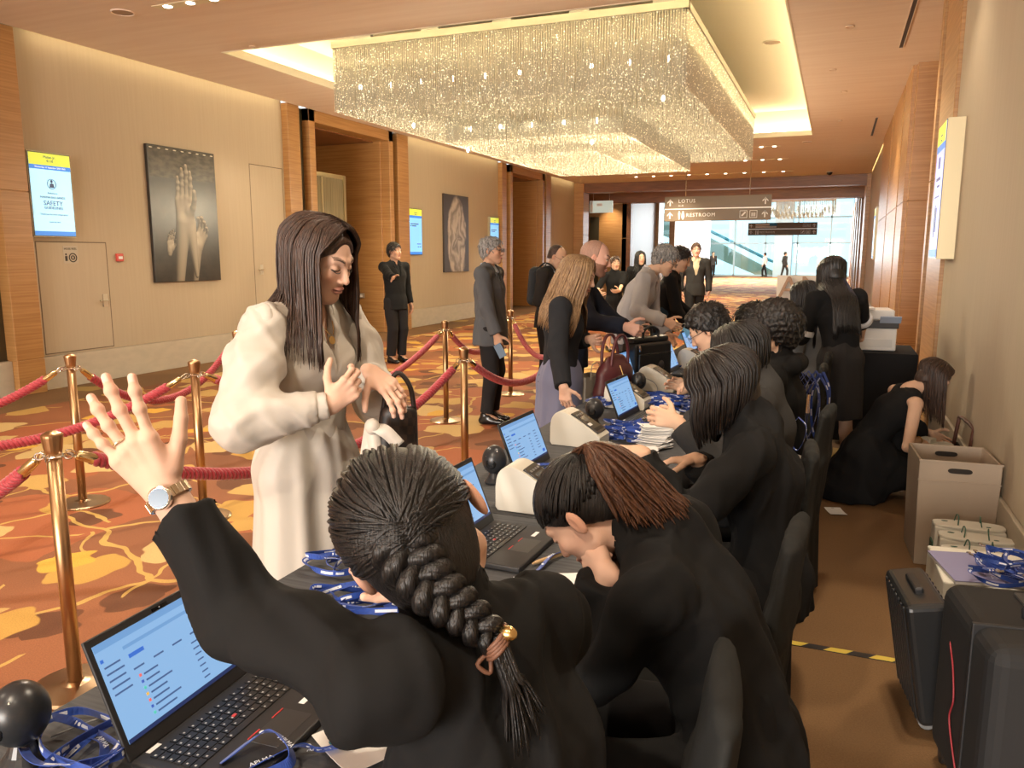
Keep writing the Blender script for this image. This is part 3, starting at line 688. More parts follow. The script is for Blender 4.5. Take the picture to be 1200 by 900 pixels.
def head_prims(c, R, Fw, Up, s=1.0, male=False, ears=True, ear=0):
    fr = np.array([R, Fw, Up]); M = lambda x, y, z: c+(R*x+Fw*y+Up*z)*s
    E = lambda p, r, f=fr: ell(M(*p), np.array(r)*s, f); C = lambda a, b, ra, rb=None, fl=None: cap(M(*a), M(*b), ra*s, (ra if rb is None else rb)*s, fl)
    j = 1.08 if male else 1.0
    A = [(E((0, -.012, .030), (.073, .094, .083)), .0), (E((0, .030, -.025), (.060*j, .058, .080)), .03), (C((0, .066, -.088), (0, .060, -.094), .020*j), .02),
         (C((.050*j, .004, -.055), (.018, .058, -.092), .018, .016), .02), (C((-.050*j, .004, -.055), (-.018, .058, -.092), .018, .016), .02),
         (E((.040, .058, -.020), (.020, .020, .017)), .018), (E((-.040, .058, -.020), (.020, .020, .017)), .018),
         (C((.040, .070, .028), (.012, .082, .026), .010), .014), (C((-.040, .070, .028), (-.012, .082, .026), .010), .014)]
    Sb = [(E((.031, .092, .006), (.015, .012, .010)), .012), (E((-.031, .092, .006), (.015, .012, .010)), .012)]
    B = [(C((0, .085, .012), (0, .103, -.026), .0065, .0095), .010), (E((.010, .092, -.030), (.0085, .010, .007)), .006), (E((-.010, .092, -.030), (.0085, .010, .007)), .006),
         (E((.031, .071, .006), (.0145, .0145, .0125)), .004), (E((-.031, .071, .006), (.0145, .0145, .0125)), .004),
         (E((0, .085, -.054), (.021, .0105, .0055)), .004), (E((0, .084, -.064), (.018, .0105, .0065)), .004)]
    Sb2 = []
    if ears:
        for q in (1, -1):
            B.append((E((q*(.076+ear), -.006, -.002), (.008, .0165, .029), np.array([U(R*q+Fw*.35), U(Fw-R*q*.35), Up])), .006)); Sb2.append((E((q*(.085+ear), .002, .002), (.0065, .0085, .016), np.array([U(R*q+Fw*.35), U(Fw-R*q*.35), Up])), .004))
    return A, Sb, B, Sb2
# ------------------------------------------------------------ people
def pose(loc, ang, H=1.68, lean=0, seated=None, twist=0, male=False, side=0, head_pitch=0, head_yaw=0, head_roll=0, neck_fwd=0, stride=0, kneel=False):
    """joint positions in world space; ang = heading (0 faces +Y, positive turns left)"""
    k = H; f = np.array([-sin(ang), cos(ang), 0]); r = np.array([cos(ang), sin(ang), 0]); up = np.array([0, 0, 1.]); o = np.array(loc, float)
    J = dict(H=H, male=male); pz = .53*k if seated is None else seated+.105
    pel = o+up*pz
    J['pel'] = pel; J['f0'], J['r0'] = f, r
    for q, n in ((1, 'r'), (-1, 'l')):
        J['hip'+n] = pel+r*q*.052*k-up*.015*k
        if seated is None:
            st = stride*q; J['k'+n] = o+r*q*.052*k+up*.285*k+f*(.02*k+st*.12*k); J['a'+n] = o+r*q*.055*k+up*(.048*k+max(0, -st)*.03*k)+f*(st*.16*k-.01*k)
        else:
            J['k'+n] = J['hip'+n]+f*.235*k+r*q*.03*k-up*.02*k; J['a'+n] = J['k'+n]*[1, 1, 0]+up*.05*k-f*.04*k
    a = RAD(lean); uu = up*cos(a)+f*sin(a); ff = f*cos(a)-up*sin(a)
    if side: uu2 = rotv(uu, f, RAD(side)); r2 = rotv(r, f, RAD(side)); ff = U(np.cross(uu2, r2)); uu, r = uu2, r2
    if twist: r = rotv(r, uu, RAD(twist)); ff = rotv(ff, uu, RAD(twist))
    J['waist'] = pel+(up*.6+uu*.4)*.085*k; J['chest'] = J['waist']+uu*.115*k; J['top'] = J['chest']+uu*.085*k
    sw = (.112 if male else .101)*k
    J['sr'] = J['top']+r*sw-uu*.012*k; J['sl'] = J['top']-r*sw-uu*.012*k
    J['neck'] = J['top']+uu*.022*k-ff*.005*k; J['r1'], J['f1'], J['u1'] = r, ff, uu
    hp = RAD(lean*.6+head_pitch); hu = up*cos(hp)+f*sin(hp); hf = f*cos(hp)-up*sin(hp); hr = J['r0']
    if twist: q = RAD(twist); hf, hr, hu = rotv(hf, up, q), rotv(hr, up, q), rotv(hu, up, q)
    if head_yaw: q = RAD(head_yaw); hf, hr = rotv(hf, hu, q), rotv(hr, hu, q)
    if head_roll: q = RAD(head_roll); hr, hu = rotv(hr, hf, q), rotv(hu, hf, q)
    J['head'] = J['neck']+uu*.035*k+hu*.055*k+hf*(.012+neck_fwd)*k; J['hr'], J['hf'], J['hu'] = U(np.cross(hf, hu)), U(hf), U(hu)
    J['hs'] = (1.0 if male else .95)*(.5+.5*k/1.72)
    return J
def arm(J, n, target=None, pole=None, hd=None, pn=None, thumb=None, world=True, ls=1.0, **hand):
    """place arm n ('l'/'r'); target = wrist; world point, or (right, forward, up) offsets from the shoulder"""
    k = J['H']; q = 1 if n == 'r' else -1; Sx = J['s'+n]
    if target is None: target = Sx+J['r0']*q*.035*k+J['f0']*.02*k-np.array([0, 0, .312*k])
    elif not world: target = Sx+J['r1']*target[0]+J['f0']*target[1]+np.array([0, 0, target[2]])
    pole = (J['r1']*q*.35-J['f0']*.6-np.array([0, 0, .55])) if pole is None else pole
    J['e'+n], J['w'+n] = ik(Sx, target, .176*k*ls, .148*k*ls, pole)
    d = U(J['w'+n]-J['e'+n]); hd = d if hd is None else U(hd)
    pn = (-J['r1']*q if pn is None else np.array(pn, float)); thumb = J['f0'] if thumb is None else np.array(thumb, float)
    J['hand'+n] = dict(d=hd, pn=pn, thumb=thumb, **hand)
    return J
def person(name, label, J, skin=(.62, .40, .28), hs=None, h_body=.010, h_head=.0035, h_hand=.0030, garments=(), bare_arms=False, group=None, cut_legs=False, brow=(.05, .03, .02), lip=(.50, .17, .14), beard=None, headscale=1.07, hand_on=('l', 'r'), eyes='down'):
    tips_ = []; base = J['pel']*[1, 1, 0]; root = thing(name, label, 'person', tuple(base), group=group)
    k = J['H']/1.7; s = J['hs']*headscale; parts = []
    # torso, limbs (one coarse field), head and hands (finer), joined into one body mesh
    r = J['r1']; A = []
    A += [(sec(J['pel']-[0, 0, .02], J['waist'], (.135*k, .095*k), (.108*k, .085*k), J['r0']), .02), (sec(J['waist'], J['chest'], (.108*k, .085*k), (.125*k, .092*k), r), .02),
          (sec(J['chest'], J['top'], (.125*k, .09*k), (.10*k, .055*k), r), .02), (cap(J['sl'], J['sr'], .042*k), .02), (cap(J['top'], J['neck'], .055*k, .052*k), .02)]
    for n in 'lr':
        A += [(cap(J['s'+n], J['e'+n], .043*k, .034*k), .015), (cap(J['e'+n], J['e'+n]*.6+J['w'+n]*.4, .034*k, .033*k), .01), (cap(J['e'+n]*.6+J['w'+n]*.4, J['w'+n], .033*k, .0235*k), .01)]
        if not cut_legs: A += [(cap(J['hip'+n], J['k'+n], .078*k, .050*k), .02), (cap(J['k'+n], J['k'+n]*.6+J['a'+n]*.4, .050*k, .050*k), .02), (cap(J['k'+n]*.6+J['a'+n]*.4, J['a'+n], .050*k, .033*k), .01), (cap(J['a'+n], J['a'+n]+J['f0']*.10*k-[0, 0, .035*k], .033*k, .022*k), .01)]
    c, R, Fw, Up = J['head'], J['hr'], J['hf'], J['hu']
    neckp = (cap(J['neck']-J['u1']*.01, c-Up*.045*s-Fw*.012*s, .056*k, .050*k), .02)
    A.append(neckp)
    parts.append(sculpt(A, h_body))
    HA, HS, HB, HE = head_prims(c, R, Fw, Up, s, J['male'], ear=J.get('ear', 0))
    if J.get('noears'): HB = HB[:-2]
    lo, hi = prims_bounds([p for p, q in HA+HB], .02); lo = np.minimum(lo, J['neck']-.02); v = Vol(lo, hi, h_head)
    for p, q in HA: v.add(p, q)
    v.add(neckp[0], .02)
    for p, q in HS: v.sub(p, q)
    for p, q in HB: v.add(p, q)
    for p, q in HE: v.sub(p, q)
    parts.append(v.mesh()); hv = len(parts)-1
    for n in hand_on:
        hd = dict(J['hand'+n]); W = J['w'+n]; sc = hd.pop('s', 1.0)*k*(1.0 if J['male'] else .93)
        P = hand_prims(W, hd.pop('d'), hd.pop('pn'), hd.pop('thumb'), sc, **hd); P.insert(0, (cap(W*.7+J['e'+n]*.3, W, .028*k, .0235*k), .0)); tips_.append(list(TIPS)); parts.append(sculpt(P, h_hand, pad=.012))
    V = np.vstack([p[0] for p in parts]); off = np.cumsum([0]+[len(p[0]) for p in parts]); F = np.vstack([p[1]+off[i] for i, p in enumerate(parts)])
    # skin tint: lips, brows, eyes, blush
    T = np.tile(np.array(skin), (len(V), 1)); L = (V-c)@np.array([R, Fw, Up]).T/s
    def put(mask, colr, a): T[mask] = T[mask]*(1-a)+np.array(colr)*a
    inh = np.zeros(len(V), bool); inh[off[hv]:off[hv+1]] = True; x, y, z = np.abs(L[:, 0]), L[:, 1], L[:, 2]
    red = np.array(skin)*[1.06, .80, .74]
    wc = np.exp(-((x-.042)/.020)**2-((z+.026)/.020)**2)*.40+np.exp(-(x/.012)**2-((z+.026)/.012)**2)*.35*(y > .08); wc = (wc*inh*(y > .02)+.45*inh*np.clip((x-.070)/.006, 0, 1))[:, None]; T = T*(1-wc)+red*wc
    put(inh & (y > .075) & (((x/.023)**2+((z+.059)/.0125)**2) < 1), lip, .75)
    put(inh & (y > .075) & (x < .021) & (np.abs(z+.0585) < .0016), np.array(lip)*.4, .9)
    bz = .0265+.010*np.sin(np.clip((x-.012)/.036, 0, 1)*2.2)
    put(inh & (y > .045) & (x > .012) & (x < .048) & (np.abs(z-bz) < .0042), brow, .8)
    ex, ez = x-.031, z-.006
    if eyes == 'down': put(inh & (y > .05) & (np.abs(ex) < .0155) & (np.abs(ez+.0055-ex*ex*12) < .0021), (.03, .02, .018), .9)
    else:
        op = inh & (y > .05) & ((ex/.0145)**2+(ez/.0062)**2 < 1); put(op, (.75, .72, .70), .95); put(op & (ex*ex+ez*ez < .0062**2), (.06, .035, .02), 1); put(inh & (y > .05) & (np.abs(ex) < .0155) & (np.abs(ez-.0062+ex*ex*22) < .0016), (.03, .02, .018), .9)
    for hi_, tl in enumerate(tips_):
        a0, a1 = off[hv+1+hi_], off[hv+2+hi_]
        for q, fd, dn_, r_ in tl:
            d = V[a0:a1]-q; w_ = np.exp(-((d*d).sum(1))/(2*(r_*1.5)**2)); T[a0:a1] = T[a0:a1]*(1-.5*w_[:, None])+red*(.5*w_[:, None])
            d2 = V[a0:a1]-(q-fd*r_*.15+dn_*r_*.9); al = d2@fd; ot = np.linalg.norm(d2-al[:, None]*fd, axis=1); m_ = (np.abs(al) < r_*.75) & (ot < r_*.66); T[a0:a1][m_] = np.array(skin)*.5+np.array([.42, .30, .27])
    if beard is not None: put(inh & (y > -.005) & (z < -.028+.25*np.maximum(0, .03-y)) & ~((x/.024)**2+((z+.059)/.013)**2 < 1) & (x < .085) & (z > -.125) & ~((x < .03) & (z > -.043)), beard, .8)
    emit_mesh('body', V, F, SKIN, root, T, base)
    J['root'], J['base'], J['s'] = root, base, s
    return root
def part_mesh(J, name, adds, h, m, subs=(), cuts=(), fold=0, seed=0, pad=.03, freq=14, stretch=(1, 1, .45)):
    V, F = sculpt(adds, h, subs, cuts, pad)
    if fold: V = folds(V, F, fold, seed, freq, stretch)
    return emit_mesh(name, V, F, m, J['root'], None, J['base'])
def torso_adds(J, g, male, bust=0, hip=1.0):
    k = J['H']/1.7; r0, r1 = J['r0'], J['r1']; w = 1.10 if male else 1.0
    hipw = (.150 if male else .158)*hip
    A = [(sec(J['pel']-[0, 0, .03*k], J['waist'], (hipw*k+g, .112*k+g), ((.138 if male else .116)*k+g, (.10 if male else .088)*k+g), r0), .02),
         (sec(J['waist'], J['chest'], ((.138 if male else .116)*k+g, (.10 if male else .088)*k+g), (.145*w*k+g, .105*k+g), r1), .03),
         (sec(J['chest'], J['top'], (.145*w*k+g, .102*k+g), (.115*w*k+g, .062*k+g), r1), .03), (cap(J['sl'], J['sr'], .048*k+g), .03), (cap(J['top']-J['u1']*.01, J['neck']-J['u1']*.005, .064*k+g*.6, .056*k+g*.5), .03)]
    if bust:
        for q in (1, -1): A.append((ell(J['chest']+J['f1']*.075*k+r1*q*.07*k+J['u1']*.005, (.062*k*bust+g*.5,)*3), .035))
    return A
def sleeve_adds(J, n, g, to=1.0, ru=.055, rf=.040, puff=0):
    k = J['H']/1.7; e, s_, w_ = J['e'+n], J['s'+n], J['w'+n]; end = e+(w_-e)*to if to > 0 else None
    A = [(cap(s_, e, (ru+puff)*k+g, (ru*.88+puff)*k+g), .025)]
    if to > 0: A.append((clip(cap(e, end+U(w_-e)*.03, (ru*.88+puff)*k+g, rf*k+g), end, w_-e), .02))
    return A
def cuff_cuts(J, to, names='lr', pad=.10):
    out = []
    for n in names:
        e, w_ = J['e'+n], J['w'+n]; p = e+(w_-e)*to; out.append((p, U(w_-e), p-pad, p+pad))
    return out
def vneck(J, depth=.20, hw=.065, k=1.0):
    """wedge removed from the front of a jacket or blouse"""
    top = J['neck']+J['u1']*.05; r, f, u = J['r1'], J['f1'], J['u1']; o = J['neck']-u*depth
    L = depth+.05
    def fn(X, Y, Z):
        x, y, z = X-o[0], Y-o[1], Z-o[2]; a = np.abs(x*r[0]+y*r[1]+z*r[2]); b = x*f[0]+y*f[1]+z*f[2]; c = x*u[0]+y*u[1]+z*u[2]
        return np.maximum(np.maximum((a-hw*c/L)*.95, -(b-.005)), -c)
    return fn, np.minimum(o, top)-.2, np.maximum(o, top)+.2
def lapels(J, depth=.20, hw=.065, g=.02, r=.012):
    k = J['H']/1.7; A = []; u, f, rr = J['u1'], J['f1'], J['r1']
    for q in (1, -1):
        P = [J['neck']+u*.012-f*.062*k, J['neck']+u*.008+rr*q*.058*k-f*.01, J['neck']-u*.055*k+rr*q*(hw*.80)+f*(.068*k+g), J['neck']-u*depth+f*(.100*k+g)+rr*q*.008]
        for a, b in zip(P[:-1], P[1:]): A.append((cap(a, b, r*1.5, r*1.5, (f if b is not P[1] else f, .55)), .006))
    return A
def jacket(J, m, hem=.47, h=.009, g=.016, male=None, fold=.005, seed=1, to=.97, open_=True, depth=.22, hw=.07, name='jacket', flare=1.06, bust=0, ru=.056, rf=.040, drop=True, extra=()):
    male = J['male'] if male is None else male; k = J['H']/1.7; A = torso_adds(J, g, male, bust)
    if drop:
        d = np.array([0, 0, 1.]); p = J['pel']*[1, 1, 0]+[0, 0, hem*J['H']]; A.append((sec(p-d*.05, J['pel'], (.163*k*flare+g, .125*k*flare+g), (.155*k+g, .115*k+g), J['r0']), .03))
    for n in 'lr': A += sleeve_adds(J, n, g*.6, to, ru, rf)
    A += list(extra)
    subs = []; 
    if open_: subs = [(vneck(J, depth, hw), .004)]
    else: A.append((cap(J['neck']-J['u1']*.01, J['neck']*.55+J['head']*.45-J['hf']*.012, .062*k+g*.4, .057*k+g*.3), .02)); q_ = J['neck']*.55+J['head']*.45; subs = [(cap(q_, q_+(J['head']-J['neck'])*.8, .054*k, .06*k), .004)]
    cuts = []
    if drop: cuts.append((p, (0, 0, -1), J['pel']*[1, 1, 0]-[.4, .4, 0], J['pel']*[1, 1, 0]+[.4, .4, hem*J['H']+.05]))
    o = part_mesh(J, name, A, h, m, subs, cuts, fold, seed)
    if open_:
        part_mesh(J, 'lapel', lapels(J, depth, hw, g), min(h, .006), m)
    return o
def shirt(J, m, g=.007, h=.008, name='shirt', male=None, sleeves=False, to=1.0, collar=True, fold=.002):
    male = J['male'] if male is None else male; A = torso_adds(J, g, male); k = J['H']/1.7
    if sleeves:
        for n in 'lr': A += sleeve_adds(J, n, g, to, .05, .034)
    o = part_mesh(J, name, A, h, m, [(vneck(J, .07, .03), .003)] if collar else [], (), fold)
    if collar:
        A = []; u, f, rr = J['u1'], J['f1'], J['r1']
        for q in (1, -1):
            P = [J['neck']+u*.035-f*.058*k, J['neck']+u*.03+rr*q*.058*k, J['neck']+u*.0+rr*q*.03+f*.06*k, J['neck']-u*.04+rr*q*.035+f*.085*k]
            for a, b in zip(P[:-1], P[1:]): A.append((cap(a, b, .013, .013, (f, .6)), .005))
        part_mesh(J, 'collar', A, .005, m)
    return o
def trousers(J, m, g=.012, h=.010, fold=.005, seed=5, end=.93):
    k = J['H']/1.7; A = [(sec(J['pel']-[0, 0, .03], J['waist'], (.150*k+g, .11*k+g), (.125*k+g, .095*k+g), J['r0']), .02)]; cuts = []
    for n in 'lr':
        a = J['k'+n]+(J['a'+n]-J['k'+n])*end; A += [(cap(J['hip'+n], J['k'+n], .088*k+g, .062*k+g), .03), (cap(J['k'+n], a-[0, 0, .02], .062*k+g, .052*k+g), .02)]
        cuts.append((a, U(J['a'+n]-J['k'+n]), a-.12, a+.12))
    part_mesh(J, 'trousers', A, h, m, (), cuts, fold, seed, freq=11)
def skirt(J, m, hem_z, w=1.0, h=.010, g=.012, fold=.006, seed=3, name='skirt', fwd=0, stretch=(1, 1, .12), flare=1.15):
    k = J['H']/1.7; p = J['pel']*[1, 1, 0]+[0, 0, hem_z]+J['f0']*fwd
    A = [(sec(J['pel'], J['waist'], (.155*k*w+g, .118*k*w+g), (.116*k+g, .09*k+g), J['r0']), .03), (sec(p-[0, 0, .06], J['pel'], (.165*k*w*flare+g, .14*k*w*flare+g), (.158*k*w+g, .12*k*w+g), J['r0']), .04)]
    part_mesh(J, name, A, h, m, (), [(p, (0, 0, -1))], fold, seed, stretch=stretch)
def shoes(J, m, h=.006, heel=0):
    k = J['H']/1.7; f = J['f0']
    for n in 'lr':
        a = J['a'+n]; q = a*[1, 1, 0]+[0, 0, max(0, a[2]-.08*k)]
        A = [(cap(q-f*.035*k+[0, 0, .034], q+f*.14*k+[0, 0, .026], .036*k, .036*k, ((0, 0, 1), .75)), .01), (cap(a-f*.01, q+f*.06*k+[0, 0, .045], .040*k, .032*k), .03), (cap(q-f*.03*k+[0, 0, .03], a-f*.015, .036*k, .038*k), .02)]
        part_mesh(J, 'shoe', A, h, m, (), [(q+[0, 0, .002], (0, 0, -1))])
# ---- hair
def hM(J, s=None):
    s = J['s'] if s is None else s; c, R, Fw, Up = J['head'], J['hr'], J['hf'], J['hu']; return lambda x, y, z: c+(R*x+Fw*y+Up*z)*s
def hair_short(J, m, t=.014, tn=260, tl=.036, wild=.22, front=.072, slope=.88, c0=-.012, h=.0045, rough=.004, top=.0, sides=0, seed=2, name='hair', extra=()):
    s = J['s']; M = hM(J); R, Fw, Up = J['hr'], J['hf'], J['hu']; fr = np.array([R, Fw, Up])
    A = [(ell(M(0, -.014, .030+top*.5), np.array((.073+t+sides, .094+t, .083+t+top))*s, fr), 0), (ell(M(0, -.035, -.02), np.array((.062+t*.6, .066+t*.5, .075))*s, fr), .02)]
    for p in extra: A.append(p)
    n = U(Fw*slope-Up); p0 = M(0, 0, c0)
    cuts = [(p0, n), (M(0, front, 0), Fw), (M(0, 0, -.085), -Up)]
    V, F = sculpt(A, h, (), cuts)
    if rough: V = folds(V, F, rough, seed, 70, (1, 1, 1))
    if not tn: return emit_mesh(name, V, F, m, J['root'], None, J['base'])
    mb = tufts(J, m, tn, tl, t, wild=wild, c0=c0, slope=slope, front=front); mb.add(V-J['base'], [tuple(f) for f in F]); return mb.build(name, m, J['root'], smooth=True)
def lock_mesh(paths, radii, n=6, flat=.55, jit=None):
    mb = MB()
    for P, r in zip(paths, radii):
        k = len(P); tt = np.linspace(0, 1, k); mb.tube(P, r*np.clip(np.minimum(tt*8+.25, (1-tt)*2.2+.12), 0, 1), n, flat=flat)
    return mb
def skull(J, ph, th, t=.012):
    """point on the scalp: ph around (0 front, + to the figure's right), th from the crown"""
    M = hM(J); return M((.073+t)*sin(th)*sin(ph), -.013+(.094+t)*sin(th)*cos(ph), .030+(.083+t)*cos(th))
def drape_fix(J, P, sg=0):
    """keep falling hair outside neck, shoulders and chest"""
    u, r, f = J['u1'], J['r1'], J['f1']; k = J['H']/1.7; P = P.copy(); o = J['neck']
    for _ in range(2):
        d = P-o; h = d@u; x = d@r; y = d@f; t = np.clip((.04*k-h)/(.11*k), 0, 1); a = (.07+.130*t)*k; b = (.068+.088*t)*k
        q = np.sqrt((x/a)**2+(y/b)**2); m = (q < 1) & (h < .04*k); g = np.where(m, np.minimum(1/np.maximum(q, .05), 4), 1)
        X2, Y2 = x*g, y*g
        if sg: x_ = np.clip(x, -.93*a, .93*a); Y2 = np.where(m | ((h < .04*k) & (y*sg < 0) & (np.abs(x) < a)), sg*b*np.sqrt(1-(x_/a)**2), y); X2 = x
        P = o+u*h[:, None]+r*X2[:, None]+f*Y2[:, None]
        P[1:-1] = np.where(m[1:-1, None], P[1:-1]*.6+(P[:-2]+P[2:])*.2, P[1:-1])
    return P
def tufts(J, m, n, L, shell, r=.0042, wild=.25, c0=-.01, slope=.88, front=.07, seed=1, name='hair_tuft'):
    """short locks combed away from the crown, all in one mesh"""
    M = hM(J); rg = random.Random(seed); s = J['s']; mb = MB(); crown = np.array([.01, -.045, .11])
    ax = np.array([.073, .094, .083])+shell
    while n > 0:
        v = np.array([rg.gauss(0, 1), rg.gauss(0, 1), rg.gauss(0, 1)]); v /= np.linalg.norm(v); p = v*ax+np.array([0, -.013, .030])
        if p[2] < c0+slope*p[1] or p[1] > front+.01: continue
        n -= 1; nn = U(v/ax); d = p-crown; d = d-nn*(d@nn); d = U(U(d)+np.array([rg.gauss(0, 1), rg.gauss(0, 1), rg.gauss(0, 1)])*wild); l = L*rg.uniform(.7, 1.3)
        Q = [p-nn*.004, p+d*l*.4+nn*.004, p+d*l*.8+nn*.002*rg.random(), p+d*l-nn*(.003-.012*wild*rg.random())]; mb.tube([M(*q) for q in smooth_path(Q, 6)], r*s*np.array([.6, 1, 1.05, .9, .6, .15]), 5, flat=.45)
    mb.v = [v-J['base'] for v in mb.v]; return mb
def long_hair(J, m, length=.32, n=150, nf=2.0, rf=.62, back_ph=None, part=.0, ph_min=.75, r=.0085, curl=.0, t=.012, seed=3, inward=.3, cap_h=.0045, spread=.02, down=None, base_t=.009, fwd_bias=0, vol=0.0, tips=.03, cut_slope=.88, c0=-.012, front=.068, drape=0):
    """hair falling from a parting; the locks are swept tubes over a solid cap"""
    s = J['s']; M = hM(J); R, Fw, Up = J['hr'], J['hf'], J['hu']; fr = np.array([R, Fw, Up]); rg = random.Random(seed); n = int(n*nf); r = r*rf
    dn = np.array([0, 0, -1.]) if down is None else U(down)
    paths = []; rad = []; sgn = []
    for i in range(n):
        p0_ = ph_min*.42; ph = p0_+(2*pi-2*p0_)*(i+.5)/n+rg.uniform(-.05, .05); phs = ph if ph <= pi else ph-2*pi; sg_ = np.sign(phs); pe_ = sg_*max(abs(phs), ph_min+.06*rg.random())
        sgn.append(0 if back_ph is None else -1 if abs(phs) > back_ph else 1); lay = rg.choice((0, .35, .7, 1)); tt = t+.006*(1-lay)+vol*.4
        P = []; y0 = .055-.12*min(1, abs(abs(phs)-p0_)/(pi-p0_)); st = M(part+.006*np.sign(phs)*rg.random(), y0*(1-.0)+rg.uniform(-.01, .01), .030+(.083+tt)*math.sqrt(max(.1, 1-(y0/.11)**2)))
        th_end = 1.55+.1*rg.random()
        end = skull(J, pe_, th_end, tt+vol)
        mid1 = skull(J, phs, .75, tt+vol*.6); mid2 = skull(J, phs*.25+pe_*.75, 1.2, tt+vol)
        L = length*(1+rg.uniform(-1, 1)*.06)*s; out = U(end-M(0, -.013, .03)); out = U(out-dn*(out@dn))
        dr = drape*max(0, cos(phs))
        a = end+dn*L*.35+out*spread*.5*rg.uniform(.3, 1.0); b = end+dn*L*.7-out*inward*.02+Fw*fwd_bias*.4+out*spread*rg.uniform(0, .6); e = end+dn*L-out*(inward*.06+curl)+R*rg.uniform(-.012, .012)+Fw*fwd_bias
        paths.append(smooth_path([st, mid1, mid2, end, a, b, e], 16)); rad.append(r*s*rg.uniform(.75, 1.25))
    paths = [drape_fix(J, P, q_) for P, q_ in zip(paths, sgn)]; mb = lock_mesh(paths, rad, 5, .4)
    A = [(ell(M(0, -.014, .030), np.array((.073+base_t+vol*.5, .094+base_t, .083+base_t))*s, fr), 0), (ell(M(0, -.035, -.02), np.array((.064+base_t, .068+base_t*.5, .085))*s, fr), .02)]
    V, F = sculpt(A, cap_h, (), [(M(0, 0, c0), U(Fw*cut_slope-Up)), (M(0, front, 0), Fw)])
    mb.add(V, [tuple(f) for f in F]); mb.v[-1] = np.asarray(mb.v[-1])
    mb.v = [v-J['base'] for v in mb.v]
    return mb.build('hair', m, J['root'], smooth=True)
def glasses(J, dark=False):
    M = hM(J); b = MB(); m = mat('glasses_frame', (.02, .018, .016), .3)
    for q in (1, -1):
        b.tube([M(q*.032+.021*cos(t), .104-.004*abs(cos(t)), .004+.016*sin(t)) for t in np.linspace(0, 2*pi, 18)], .0016, 5)
        b.tube([M(q*.053, .100, .008), M(q*.070, .06, .008), M(q*.078, -.005, .008)], .0016, 5)
        if dark: b.tube([M(q*.032, .103, .004), M(q*.032, .105, .004)], [.019, .019], 14)
    b.tube([M(-.011, .105, .008), M(0, .108, .010), M(.011, .105, .008)], .0016, 5)
    b.v = [v-J['base'] for v in b.v]; return b.build('glasses', m, J['root'])
# ------------------------------------------------------------ registration desks
CLOTHN = mat('charcoal_tablecloth', (.060, .062, .068), .9, c2=(.095, .097, .103), scale=(3, 90, 40), detail=3, bump=.25, bscale=(60, 60, 60), bdist=.002)
TX0, TX1, TZ = -1.30, -.545, .75
def draped_table(name, label, x0, x1, y0, y1, z, m, seed):
    t = thing(name, label, 'table', ((x0+x1)/2, (y0+y1)/2, 0)); W, L = x1-x0, y1-y0
    b = MB(); b.bx(-W/2+.015, W/2-.015, -L/2+.015, L/2-.015, z-.035, z-.008); b.build('tabletop', mat('plywood', (.35, .22, .12), .6), t)
    for sx in (-1, 1):
        for sy in (-1, 1): b = MB(); b.tube([(sx*(W/2-.08), sy*(L/2-.12), 0), (sx*(W/2-.08), sy*(L/2-.12), z-.036)], .014, 8); b.build('leg', BLACK, t)
    # cloth: top and pleated skirt in one sheet
    r_ = random.Random(seed); n = 0; per = []
    def edge(a, b_, k):
        for i in range(k): per.append(np.array(a)+(np.array(b_)-np.array(a))*i/k)
    kx, ky = max(6, int(W/.045)), max(6, int(L/.045))
    edge((-W/2, -L/2), (W/2, -L/2), kx); edge((W/2, -L/2), (W/2, L/2), ky); edge((W/2, L/2), (-W/2, L/2), kx); edge((-W/2, L/2), (-W/2, -L/2), ky)
    P = np.array(per); K = len(P); V = []; rows = [(z, 0), (z-.012, 1.0), (z-.10, 1.0), (z*.55, 1.0), (.03, 1.0)]
    for zi, (zz, e) in enumerate(rows):
        for i, p in enumerate(P):
            d = np.array([np.sign(p[0]) if abs(abs(p[0])-W/2) < 1e-6 else 0, np.sign(p[1]) if abs(abs(p[1])-L/2) < 1e-6 else 0.]); f = max(0, (zi-1))/3.; d = d*[1, .0]
            o = d*(.004*e+f*(.012+.014*sin(i*1.15+seed)+.008*sin(i*.37)))
            V.append((p[0]+o[0], p[1]+o[1], zz))
    F = [(j*K+i, j*K+(i+1) % K, (j+1)*K+(i+1) % K, (j+1)*K+i) for j in range(len(rows)-1) for i in range(K)]
    F = [q[::-1] for q in F]+[tuple(range(K))]
    b = MB(); b.add(V, F); b.build('tablecloth', m, t, smooth=False); return t
for i, (ya, yb, l) in enumerate(((.30, 2.28, 'nearest'), (2.286, 4.13, 'second'), (4.136, 5.98, 'third'), (5.986, 7.6, 'farthest'))):
    draped_table('registration_table', l+' of the charcoal draped registration tables in the row, counted from the camera', TX0, TX1, ya, yb, TZ, CLOTHN, i)
DRAPE = cloth('black_drape', (.016, .016, .018), .9)
draped_table('printer_table', 'small black draped table under the office printer by the wood pillar', .08, .66, 7.12, 7.85, .79, DRAPE, 9)

